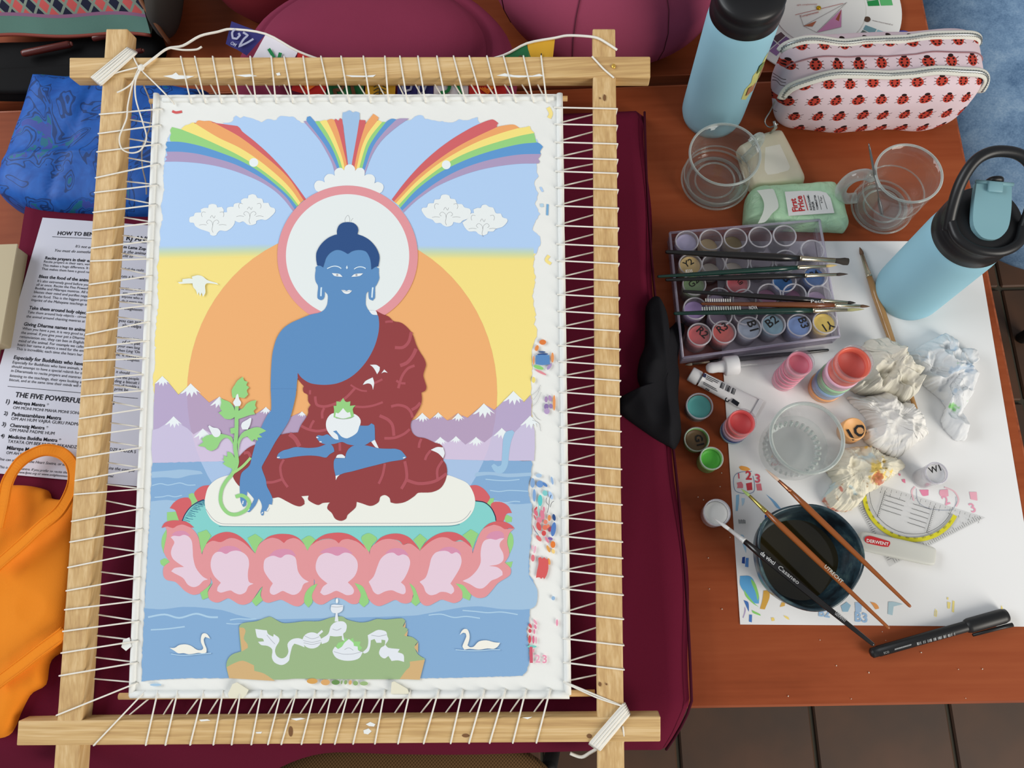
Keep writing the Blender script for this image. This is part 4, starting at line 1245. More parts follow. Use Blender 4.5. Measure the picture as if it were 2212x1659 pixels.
p.fill(Z(PL, [(455, 475), (490, 440), (500, 390), (495, 340), (530, 320), (580, 297), (640, 310), (650, 345), (660, 375), (635, 415), (660, 440), (750, 450), (735, 475), (780, 495), (785, 552), (735, 540), (685, 545), (660, 505), (630, 525), (600, 510), (585, 480), (600, 440), (630, 420), (635, 380), (605, 375), (605, 400), (565, 400), (550, 370), (520, 380), (515, 430), (500, 470), (470, 485)]), OW, 3)
p.fill(Z(PL, [(200, 270), (240, 235), (300, 230), (328, 260), (320, 310), (300, 330), (310, 385), (290, 375), (290, 345), (240, 350), (195, 345), (180, 390), (130, 410), (120, 370), (180, 330)]), OW, 3)
p.fill(Z(PL, [(205, 100), (225, 95), (300, 100), (295, 140), (270, 160), (255, 165), (262, 230), (232, 230), (240, 165), (215, 160), (200, 135)]), OW, 3)
p.fill(Z(PL, circ(250, 66, 10, 20, 14)), (236, 240, 240), raw=True)
p.fill(Z(PK, circ(2080, 520, 102, 88, 32)), OW, raw=True)
p.line(Z(PK, [(2090, 505), (2195, 415)]), 5, OW)
p.fill(Z(PL, [(215, 470), (235, 430), (260, 450), (290, 430), (310, 400), (345, 370), (380, 400), (385, 425), (415, 430), (420, 460), (455, 475), (430, 520), (380, 540), (310, 542), (245, 520)]), OW, 3)
for reg, pts in ((PK, [(1985, 520), (2080, 540), (2175, 520)]), (PK, [(1990, 545), (2080, 562), (2170, 545)]), (PK, [(2000, 470), (2080, 502), (2160, 480)]), (PL, [(225, 470), (300, 490), (380, 488), (450, 470)]), (PL, [(310, 455), (345, 440), (380, 460)]), (PL, [(215, 290), (250, 300), (285, 285)]), (PL, [(205, 112), (250, 116), (295, 110)]), (PL, [(525, 340), (585, 348), (645, 335)]), (PK, [(1590, 460), (1640, 520), (1680, 560)])):
    p.line(Z(reg, pts), 0.9, (165, 168, 176))
p.done()
p = Paint('painted_swan')
p.fill(Z(PK, [(535, 600), (590, 600), (640, 570), (710, 562), (770, 580), (830, 620), (880, 625), (900, 600), (875, 540), (875, 490), (890, 450), (920, 442), (950, 460), (975, 500), (945, 490), (920, 482), (905, 510), (915, 560), (935, 610), (935, 650), (900, 662), (850, 655), (790, 665), (740, 670), (690, 658), (630, 660), (590, 635)]), (238, 236, 226), 3)
p.line(Z(PK, [(550, 665), (620, 678), (740, 680), (850, 668), (985, 658)]), 2, LN)
p.done()
p = Paint('painted_swan')
p.fill(Z(PL, [(1550, 400), (1500, 395), (1440, 380), (1380, 390), (1340, 430), (1310, 435), (1290, 420), (1305, 370), (1305, 330), (1290, 295), (1265, 290), (1245, 305), (1228, 338), (1255, 320), (1275, 325), (1280, 350), (1260, 400), (1250, 430), (1265, 455), (1310, 448), (1380, 455), (1450, 445), (1500, 448), (1530, 430)]), (238, 236, 226), 3)
p.line(Z(PL, [(1195, 455), (1280, 462), (1400, 462), (1480, 455), (1550, 455)]), 2, LN)
p.done()
# ---- trial dabs of colour along the margins
for reg, x, y, a, b, rot, c in (
    (PH, 1212, 162, 34, 26, 0, (222, 124, 62)), (PH, 1160, 215, 18, 30, 0.3, (226, 140, 76)), (PH, 1205, 250, 36, 8, 0, (60, 90, 140)), (PH, 1212, 270, 56, 9, -0.05, (52, 84, 140)), (PH, 1300, 300, 14, 50, 0, (228, 150, 92)), (PH, 1132, 325, 8, 45, 0, (228, 150, 92)),
    (PH, 1175, 388, 52, 18, 0.3, (140, 204, 116)), (PH, 1272, 380, 16, 38, 0.6, (170, 146, 190)), (PH, 1195, 432, 62, 11, 0.45, (224, 140, 150)), (PH, 1130, 500, 18, 30, 0, (236, 216, 120)), (PH, 1243, 675, 16, 30, 0, (164, 134, 178)), (PH, 1278, 665, 16, 30, -0.2, (172, 142, 186)), (PH, 1245, 740, 22, 30, 0, (140, 116, 168)), (PH, 1285, 735, 18, 24, 0, (150, 126, 174)), (PH, 1250, 780, 28, 30, 0, (180, 156, 196)), (PH, 1315, 705, 13, 78, 0, (230, 152, 92)),
    (PJ, 1845, 95, 22, 48, 0, (132, 166, 208)), (PJ, 1910, 105, 34, 34, 0, (110, 150, 204)), (PJ, 1955, 110, 30, 14, 0.7, (86, 130, 192)), (PJ, 1860, 205, 16, 62, 0, (126, 164, 210)), (PJ, 1912, 250, 22, 56, 0, (92, 196, 196)), (PJ, 1955, 185, 24, 28, -0.5, (128, 200, 200)), (PJ, 2005, 205, 18, 42, -0.4, (170, 200, 236)), (PJ, 2018, 75, 12, 40, -0.2, (150, 180, 216)), (PJ, 1900, 30, 30, 20, 0, (170, 196, 222)),
    (PJ, 1872, 325, 10, 26, 0.6, (204, 80, 86)), (PJ, 1875, 360, 16, 34, -0.4, (214, 108, 128)), (PJ, 1932, 378, 20, 48, -0.2, (216, 124, 148)), (PJ, 1945, 330, 10, 30, 0, (216, 124, 148)), (PJ, 1905, 425, 26, 30, 0, (218, 130, 150)), (PJ, 1960, 440, 20, 22, 0, (224, 130, 110)), (PJ, 1993, 405, 16, 30, 0, (222, 140, 84)), (PJ, 1900, 480, 22, 44, -0.3, (208, 84, 88)), (PJ, 1955, 490, 24, 26, 0, (222, 116, 92)), (PJ, 1985, 480, 14, 22, 0, (224, 128, 100)), (PJ, 1945, 540, 22, 26, 0, (206, 78, 78)), (PJ, 1998, 505, 18, 26, 0.3, (160, 70, 88)),
    (PJ, 2035, 400, 16, 34, -0.2, (44, 76, 130)), (PJ, 2030, 505, 24, 70, 0.15, (84, 124, 188)), (PJ, 2002, 588, 24, 14, 0.2, (122, 96, 160)), (PJ, 1900, 585, 18, 36, -0.7, (216, 110, 110)), (PJ, 1972, 598, 12, 34, -0.5, (222, 130, 150)), (PJ, 2025, 640, 24, 34, 0, (224, 124, 56)), (PJ, 1985, 678, 14, 38, -0.4, (222, 160, 84)), (PJ, 2028, 700, 16, 24, -0.3, (240, 206, 130)), (PJ, 1865, 685, 12, 38, 0.2, (232, 178, 196)), (PJ, 1848, 760, 18, 34, 0, (220, 120, 130)), (PJ, 1990, 790, 14, 34, -0.2, (232, 158, 84)), (PJ, 2028, 1115, 18, 20, 0, (150, 182, 214)), (PJ, 1843, 665, 8, 20, 0, (232, 178, 196)), (PJ, 1866, 400, 7, 30, -0.4, (204, 100, 110)), (PJ, 1860, 500, 5, 40, -0.4, (190, 110, 130)), (PJ, 1885, 540, 4, 40, -0.6, (110, 140, 160)), (PJ, 1898, 335, 6, 60, 0, (150, 206, 200)),
    (PL, 1790, 265, 12, 22, -0.5, (206, 84, 96)), (PL, 1830, 235, 10, 28, -0.6, (230, 160, 180)), (PL, 1830, 272, 10, 22, -0.3, (222, 130, 160)), (PL, 1787, 305, 14, 18, 0, (206, 80, 92)), (PL, 1822, 310, 8, 22, 0, (222, 130, 160)), (PL, 1785, 372, 12, 36, 0, (206, 76, 86)), (PL, 1815, 375, 10, 36, 0, (214, 110, 140)), (PL, 1836, 380, 7, 32, 0, (228, 160, 180)), (PL, 1803, 430, 42, 11, 0, (116, 200, 190)), (PL, 1816, 462, 6, 18, 0, (224, 140, 160)), (PL, 2003, 240, 10, 30, 0, (230, 150, 176)),
    (PL, 53, 705, 48, 24, 0, (212, 160, 88)), (PL, 158, 715, 40, 26, 0, (216, 166, 106)), (PL, 240, 715, 36, 22, 0, (104, 142, 82)), (PL, 288, 714, 7, 18, 0.2, (130, 160, 104)), (PL, 320, 714, 14, 20, 0.2, (140, 168, 110)), (PL, 356, 716, 14, 20, 0.2, (214, 168, 110)), (PL, 398, 722, 22, 20, 0, (140, 172, 112)), (PL, 465, 724, 36, 18, 0, (152, 180, 124)),
    (PK, 383, 1002, 70, 16, 0, (164, 196, 222))):
    q = ell(x, y, a * 0.9, b * 0.9, 14, rot)
    q = [(u + a * 0.25 * noise.noise(Vector((i, x, y))), v + b * 0.2 * noise.noise(Vector((i, y, x)))) for i, (u, v) in enumerate(q)]
    Paint('colour_dab').fill(Z(reg, q), c, 2).done()
Paint('colour_dab').fill(Z(PJ, [(1895, 760), (1915, 750), (1930, 765), (1950, 752), (1968, 770), (1983, 768), (1985, 850), (1970, 910), (1950, 945), (1935, 930), (1920, 945), (1905, 930), (1875, 935), (1885, 870), (1898, 810)]), (212, 92, 92), 2).done()
Paint('colour_dab').fill(Z(PH, [(1150, 280), (1200, 275), (1272, 278), (1278, 360), (1205, 368), (1148, 358)]), (90, 136, 190), 2).done()
for pts in ([(1985, 290), (1965, 260), (1970, 225)], [(1990, 300), (1995, 240), (2010, 200)], [(2000, 310), (2015, 270), (2035, 255)], [(1975, 360), (1985, 320), (1990, 290)]):
    Paint('pen_stroke').line(Z(PJ, pts), 1.0, (60, 62, 70)).done()
for s, x0, x1, y, c in (('1', 1144.5, 1151, 1431, (200, 90, 110)), ('2', 1156, 1167, 1431, (232, 166, 188)), ('3', 1172, 1181.5, 1432, (230, 150, 176))):
    p = Paint('brushed_number')
    o = p.off()
    write(p.mb, s, pp(x0, y, o), pp(x1, y, o), PNn, pcol(c), bold=0.02)
    p.done()

# ================================================================== things behind and left of the painting
def W(pts, z=0.0):
    return [at(u, v, z) for u, v in pts]


zafu_m = cloth_mat('maroon_cushion_cotton', (132, 48, 74), 0.10, 0.9, 1500, bump=0.3)
zafu_d = cloth_mat('dark_red_cushion_cotton', (104, 26, 34), 0.10, 0.9, 1500)
stitch = mat('cushion_stitching', (74, 22, 40), 0.9)


def wobz(seed, amt):
    return lambda a, h: 1 + amt * noise.noise(Vector((2 * math.cos(a), 2 * math.sin(a), seed + h * 14)))


zc = at(818, 178, 0.06)
zc.z = 0
ZX, ZY = 0.163, 0.122


def wobe(a, h):
    return 1.0 / math.sqrt((math.cos(a) / ZX) ** 2 + (math.sin(a) / ZY) ** 2) * wobz(3, 0.05)(a, h * 1.5)


z1 = thing('meditation_cushion', 'domed maroon cushion propping up the top of the painting', 'cushion', zc)
MB().lathe([(0.0, 0.140), (0.3, 0.1395), (0.54, 0.135), (0.69, 0.126), (0.755, 0.117), (0.787, 0.103), (0.83, 0.107), (0.91, 0.100), (0.97, 0.088), (1.0, 0.070), (0.985, 0.048), (0.93, 0.025), (0.82, 0.008), (0.62, 0.0008), (0.0, 0.0008)], zc, zafu_m, 84, wob=wobe).build('cushion_cover', z1)
zc = Vector((0.106, 0.782, 0))
z2 = thing('meditation_cushion', 'plump maroon cushion with stitched panel seams behind the blue bottle', 'cushion', zc)


def pleat(a, h):
    return 1 + 0.003 * abs(math.sin(a * 5)) + 0.02 * noise.noise(Vector((1.5 * math.cos(a), 1.5 * math.sin(a), 8 + h * 9)))


prof2 = [(0.0, 0.150), (0.06, 0.149), (0.10, 0.143), (0.128, 0.130), (0.146, 0.108), (0.153, 0.080), (0.150, 0.05), (0.142, 0.024), (0.126, 0.008), (0.09, 0.0008), (0.0, 0.0008)]
MB().lathe(prof2, zc, cloth_mat('rose_maroon_cushion_cotton', (150, 66, 92), 0.10, 0.9, 1500, bump=0.3), 84, wob=pleat).build('cushion_cover', z2)
for k in range(4):
    a = math.pi * (1.16 + k * 0.23)
    MB().tube([zc + Vector((math.cos(a) * r * pleat(a, h) * 1.003, math.sin(a) * r * pleat(a, h) * 1.003, h + 0.0006)) for r, h in prof2[2:10]], 0.0005, stitch, 5).build('seam', z2)
zc = at(640, -145, 0.06)
zc.z = 0
z3 = thing('meditation_cushion', 'dark red cushion at the top edge, behind the domed cushion', 'cushion', zc)
MB().lathe([(0.0, 0.12), (0.06, 0.118), (0.1, 0.105), (0.125, 0.075), (0.125, 0.045), (0.11, 0.016), (0.08, 0.001), (0, 0.001)], zc, zafu_d, 60, wob=wobz(9, 0.03)).build('cushion_cover', z3)

# ---- string of prayer flags
FL = {'blue': mat('flag_blue', (46, 44, 110), 0.9), 'white': mat('flag_white', (226, 222, 232), 0.9), 'red': mat('flag_red', (192, 40, 40), 0.9), 'green': mat('flag_green', (34, 104, 62), 0.9), 'yellow': mat('flag_yellow', (216, 164, 44), 0.9)}
ink = {'blue': mat('flag_ink_grey', (170, 172, 196), 0.9), 'white': mat('flag_ink_green', (30, 128, 72), 0.9), 'red': mat('flag_ink_orange', (226, 116, 40), 0.9), 'green': mat('flag_ink_brown', (96, 60, 40), 0.9), 'yellow': mat('flag_ink_dark', (62, 56, 40), 0.9)}
flags = [('blue', [(500, 46), (574, 74), (532, 119), (487, 94)], [(568, 66)]), ('white', [(574, 74), (644, 111), (604, 187), (534, 149)], 0), ('red', [(644, 111), (714, 135), (700, 212), (630, 195)], 0), ('green', [(714, 135), (787, 147), (784, 225), (704, 212)], 0), ('yellow', [(790, 147), (856, 150), (852, 226), (788, 225)], 0),
         ('blue', [(860, 150), (938, 146), (935, 224), (857, 226)], 0), ('white', [(938, 146), (1010, 138), (1012, 216), (937, 222)], 0), ('red', [(1012, 138), (1085, 121), (1094, 205), (1014, 214)], 0), ('green', [(1088, 120), (1137, 94), (1160, 170), (1100, 190)], 0), ('yellow', [(1139, 94), (1199, 82), (1190, 165), (1150, 175)], 0)]
FO = -0.0135
pf = thing('prayer_flag_string', 'string of small coloured prayer flags hanging behind the top frame bar', 'flags', pp(850, 150, FO))
MB().tube(smooth_poly([pp(u, v, o) for u, v, o in ((307, 146, 0.0115), (335, 124, 0.0108), (362, 105, 0.004), (395, 99, -0.002), (432, 78, -0.006), (470, 69, -0.01), (497, 63, -0.013), (574, 73.5, -0.013), (644, 111, -0.013), (714, 135, -0.013), (788, 147, -0.013), (858, 150, -0.013), (938, 146, -0.013), (1011, 138, -0.013), (1087, 120, -0.013), (1138, 94, -0.013), (1199, 82, -0.012), (1225, 77, -0.004), (1262, 78, 0.006), (1290, 82, 0.0105), (1312, 94, 0.0105), (1333, 108, 0.009))], 4, False, 180), 0.0013, cord, 6).build('flag_cord', pf)
MB().tube(smooth_poly([pp(u, v, o) for u, v, o in ((365, 103, 0.004), (395, 108, 0.0), (425, 107, -0.002), (436, 101, -0.002))], 4, False, 180), 0.0011, cord, 6).build('cord_tail', pf)
for col, q, _ in flags:
    b = MB()
    P4 = [pp(u, v, FO) for u, v in q]
    vs, fs = [], []
    for j in range(6):
        for i in range(8):
            s, t = i / 7, j / 5
            pnt = P4[0].lerp(P4[1], s).lerp(P4[3].lerp(P4[2], s), t)
            vs.append(pnt + PNn * (0.0012 * math.sin(s * 7 + q[0][0]) * t))
    for j in range(5):
        for i in range(7):
            fs.append([j * 8 + i, j * 8 + i + 1, (j + 1) * 8 + i + 1, (j + 1) * 8 + i])
    b.add(vs, fs, FL[col], True)
    fo = b.build('flag', pf)
    m_ = MB()

    def fq(s, t, _z=0):
        return P4[0].lerp(P4[1], s).lerp(P4[3].lerp(P4[2], s), t) + PNn * (0.0018 + 0.0012 * math.sin(s * 7 + q[0][0]) * t)
    if col == 'blue':
        m_.ribbon([fq(*x) for x in smooth_poly([(.2, .26), (.14, .46), (.22, .66), (.38, .62), (.42, .44), (.34, .38)], 4, False)], 0.0022, PNn, ink[col])
        m_.ribbon([fq(*x) for x in smooth_poly([(.46, .28), (.64, .32), (.6, .55), (.62, .88), (.76, .6), (.84, .36)], 4, False)], 0.0022, PNn, ink[col])
        write(m_, 'OM', fq(.2, .93), fq(.48, .95), PNn, ink[col], 0.02)
    elif col == 'yellow':
        for k in range(4):
            m_.ribbon([fq(*x) for x in smooth_poly([(.3, .55 + .1 * k), (.5, .48 + .1 * k), (.7, .55 + .1 * k)], 4, False)], 0.0012, PNn, ink[col])
        m_.ribbon([fq(.5, .35), fq(.5, .95)], 0.0012, PNn, ink[col])
    elif col == 'red':
        for k in range(3):
            m_.ribbon([fq(*x) for x in smooth_poly([(.25 + .06 * k, .7), (.5, .5 + .08 * k), (.75 - .06 * k, .7), (.5, .92 - .05 * k), (.3 + .06 * k, .75)], 4, False)], 0.0016, PNn, ink[col])
    else:
        m_.ribbon([fq(*x) for x in smooth_poly([(.28, .3), (.5, .42), (.42, .7), (.2, .75), (.3, .95)], 4, False)], 0.0034, PNn, ink[col])
        m_.ribbon([fq(*x) for x in smooth_poly([(.62, .25), (.7, .6), (.8, .9)], 4, False)], 0.0036, PNn, ink[col])
    m_.build('flag_print', fo)

# ---- patterned pouch, black case and pens at the top left
pat = mat('diamond_print_fabric', (200, 90, 90), 0.8, spec=0.2)
_t = NT(pat)
_s = _t.sep(_t.coord('Object'))
_hx = _t.m('MULTIPLY', _s[0], 1.0)
_hz = _t.m('ADD', _t.m('MULTIPLY', _s[1], 0.75), _s[2])
_c = 58.0
_u = _t.m('MULTIPLY', _t.m('ADD', _hx, _t.m('MULTIPLY', _hz, 0.62)), _c)
_w = _t.m('MULTIPLY', _t.m('SUBTRACT', _hx, _t.m('MULTIPLY', _hz, 0.62)), _c)
_fu = _t.m('ABSOLUTE', _t.m('SUBTRACT', _t.m('FRACT', _u), 0.5))
_fw = _t.m('ABSOLUTE', _t.m('SUBTRACT', _t.m('FRACT', _w), 0.5))
_in = _t.m('MULTIPLY', _t.m('LESS_THAN', _fu, 0.39), _t.m('LESS_THAN', _fw, 0.39))
_par = _t.m('MODULO', _t.m('ABSOLUTE', _t.m('ADD', _t.m('FLOOR', _u), _t.m('MULTIPLY', _t.m('FLOOR', _w), 0.0))), 2.0)
_dia = _t.mix(_t.m('GREATER_THAN', _par, 0.5), rgb((206, 92, 90)), rgb((34, 36, 58)))
_t.color(_t.mix(_in, rgb((136, 148, 134)), _dia))
teal_f = cloth_mat('teal_band_fabric', (104, 142, 130), 0.14)
lilac_f = cloth_mat('lilac_trim', (150, 106, 136), 0.1)
rust = mat('rust_piping', (138, 58, 44), 0.7)
leather = mat('brown_leather_trim', (120, 74, 44), 0.5)
greyfab = cloth_mat('charcoal_fabric', (62, 58, 54), 0.2)
L0, L1 = at(-60, 84, 0.03), at(330, 52, 0.03)
pch = thing('zip_pouch', 'patterned pouch with coral and navy diamonds and a teal band', 'pouch', at(130, 20, 0.03))
ux = (L1 - L0).normalized()
nb = 40


def pouch_strip(rows, m, name, parent):
    """rows: (distance back, height, right-end trim) of each row along the pouch"""
    b = MB()
    vs, fs = [], []
    for (dy, z, dr) in rows:
        for i in range(nb + 1):
            s = i / nb
            pnt = L0.lerp(L1, s) + Vector((0, dy + 0.003 * math.sin(s * 9) - 0.018 * s * s, 0))
            sag = 0.010 * max(0, s - 0.75) * 4
            pnt.z = z + 0.002 * noise.noise(Vector((s * 5, dy * 30, 2))) - sag * (z - 0.03) * 6
            pnt += ux * (dr * s)
            vs.append(pnt)
    n = nb + 1
    for j in range(len(rows) - 1):
        for i in range(nb):
            fs.append([j * n + i, j * n + i + 1, (j + 1) * n + i + 1, (j + 1) * n + i])
    b.add(vs, fs, m, True)
    return b.build(name, parent)


pouch_strip([(0.0, 0.032, 0), (0.003, 0.036, 0), (0.008, 0.042, 0), (0.012, 0.048, 0)], teal_f, 'teal_band', pch)
pouch_strip([(0.0119, 0.0479, 0), (0.0145, 0.051, 0)], lilac_f, 'trim_band', pch)
pouch_strip([(0.0144, 0.0509, 0), (0.026, 0.066, 0), (0.044, 0.082, 0), (0.075, 0.102, 0), (0.11, 0.104, 0), (0.14, 0.09, 0), (0.16, 0.06, 0), (0.165, 0.03, 0), (0.0, 0.030, 0)], pat, 'pouch_body', pch)
MB().tube([L0.lerp(L1, i / 30) + Vector((0, -0.001 + 0.003 * math.sin(i / 30 * 9) - 0.018 * (i / 30) ** 2, 0.001)) for i in range(31)], 0.0022, rust, 8).build('piping', pch)
ec = at(338, 22, 0.055)
MB().superq(ec + Vector((0.004, 0.035, -0.004)), (0.016, 0.062, 0.034), greyfab, 0.8, 0.7, nu=32, nv=18).build('end_panel', pch)
MB().tube(smooth_poly([ec + Vector(p_) for p_ in ((0.012, -0.034, -0.018), (0.004, -0.024, 0.006), (-0.01, 0.0, 0.026), (-0.016, 0.04, 0.036), (-0.014, 0.08, 0.03))], 4, False, 180), 0.0026, leather, 8).build('leather_trim', pch)

blackfab = cloth_mat('black_nylon', (17, 16, 17), 0.25, 0.8)
bc = thing('pencil_case', 'open black fabric case under the patterned pouch', 'case', at(160, 140, 0))
ol = resample(smooth_poly(W([(-40, 92), (100, 88), (250, 74), (340, 60), (352, 100), (335, 132), (300, 150), (330, 190), (200, 204), (80, 207), (-40, 206)], 0.012), 4), 90)
MB().blob(ol, 0.0006, 0.017, blackfab, 10, 3, 10, lambda x, y, s: 0.004 * noise.noise(Vector((x * 30, y * 30, 4))) * (1 - s)).build('case_body', bc)
MB().blob(resample(smooth_poly(W([(-40, 150), (120, 142), (250, 128), (262, 160), (210, 196), (60, 200), (-40, 200)], 0.02), 4), 60), 0.0175, 0.006, blackfab, 8, 3, 6).build('case_flap', bc)
pencil_m = mat('red_brown_lacquer', (92, 36, 30), 0.25)
for lab, a, b_, r in (('glossy red-brown pencil on the black case, left one', (48, 116), (153, 95), 0.0044), ('short red-brown pencil end beside the left upright\'s tip', (200, 83), (262, 70), 0.0042), ('dark red pencil tip just right of the left upright', (285, 113), (308, 109), 0.003)):
    A, B = at(*a, 0.027), at(*b_, 0.027)
    pn = thing('pencil', lab, 'pencil', A)
    MB().tube([A, A.lerp(B, 0.05), A.lerp(B, 0.95), B], [r * 0.8, r, r, r * 0.85], pencil_m, 12).build('barrel', pn)
    MB().tube([B, B + (B - A).normalized() * 0.002], [r * 0.7, r * 0.5], mat('pencil_end', (150, 90, 80), 0.3), 10).build('end_cap', pn)

# ---- blue brocade bundle
broc = mat('blue_brocade_satin', (30, 84, 160), 0.5, spec=0.22)
_t = NT(broc)
_v = _t.coord('Object')
_n1 = _t.noise(_v, 17, 2, 0.5, 1.6)
_n2 = _t.noise(_v, 34, 2, 0.5, 2.4)
_ln = _t.m('LESS_THAN', _t.m('ABSOLUTE', _t.m('SUBTRACT', _n1, 0.5)), 0.012)
_ln2 = _t.m('LESS_THAN', _t.m('ABSOLUTE', _t.m('SUBTRACT', _n1, 0.56)), 0.012)
_pt = _t.m('GREATER_THAN', _n1, 0.6)
_c1 = _t.mix(_n2, rgb((16, 66, 148)), rgb((36, 108, 200)))
_mo = _t.mix(_t.m('GREATER_THAN', _n2, 0.52), rgb((22, 112, 116)), rgb((64, 68, 152)))
_c2 = _t.mix(_t.m('MULTIPLY', _pt, 0.75), _c1, _mo)
_t.color(_t.mix(_t.m('MULTIPLY', _t.m('MAXIMUM', _ln, _ln2), 0.75), _c2, rgb((18, 44, 92))))


def zmat(x, y):
    return mat_top(x, y) if (mx0 < x < mx1 and my0 < y < my1) else 0.0


bcx, bcy = at(190, 330, 0.05)[:2]


def fold(x, y, s):
    d = Vector((x, y, 0))
    q1, q2 = at(138, 330, 0.05), at(190, 200, 0.05)
    q3 = at(10, 335, 0.05)
    k1 = abs((q2 - q1).normalized().cross(Vector((d.x - q1.x, d.y - q1.y, 0)))[2])
    k2 = abs((q3 - q1).normalized().cross(Vector((d.x - q1.x, d.y - q1.y, 0)))[2])
    return 0.0045 * (1 - s) * noise.noise(Vector((x * 11, y * 11, 1))) - 0.0022 * math.exp(-(k1 / 0.004) ** 2) + 0.0022 * math.exp(-(k2 / 0.005) ** 2) + 0.002 * noise.noise(Vector((x * 40, y * 25, 5))) * (0.4 + 0.6 * s)


ol = resample(smooth_poly(W([(78, 166), (200, 172), (330, 184), (455, 200), (450, 330), (420, 470), (320, 480), (200, 472), (95, 466), (30, 444), (2, 425), (-2, 400), (22, 335), (45, 270), (62, 215)], 0.022), 4), 130)
bb_ = thing('brocade_bundle', 'folded royal-blue brocade bundle under the frame\'s upper left corner', 'cloth bundle', (bcx, bcy, 0.03))
MB().blob(ol, 0.0006, 0.050, broc, 7, 3.2, 26, fold, centre=(bcx, bcy)).build('brocade_cloth', bb_)

# ---- beige box at the left edge
bx_m = mat('beige_cardboard', (176, 162, 132), 0.8)
b1_, b2_ = at(44, 556, 0.05), at(22, 722, 0.05)
bxx = thing('cardboard_box', 'beige cardboard box at the left edge of the table', 'box', (b1_.x - 0.05, (b1_.y + b2_.y) / 2, 0))
MB().box((b1_.x - 0.056, (b1_.y + b2_.y) / 2 + 0.002, 0.0255), (0.05, (b1_.y - b2_.y) / 2 + 0.012, 0.025), bx_m, bevel=0.002).build('box_body', bxx)
MB().box((b1_.x - 0.056, (b1_.y + b2_.y) / 2 + 0.002, 0.0515), (0.0515, (b1_.y - b2_.y) / 2 + 0.0135, 0.001), mat('beige_lid_card', (190, 176, 146), 0.8)).build('box_lid', bxx)

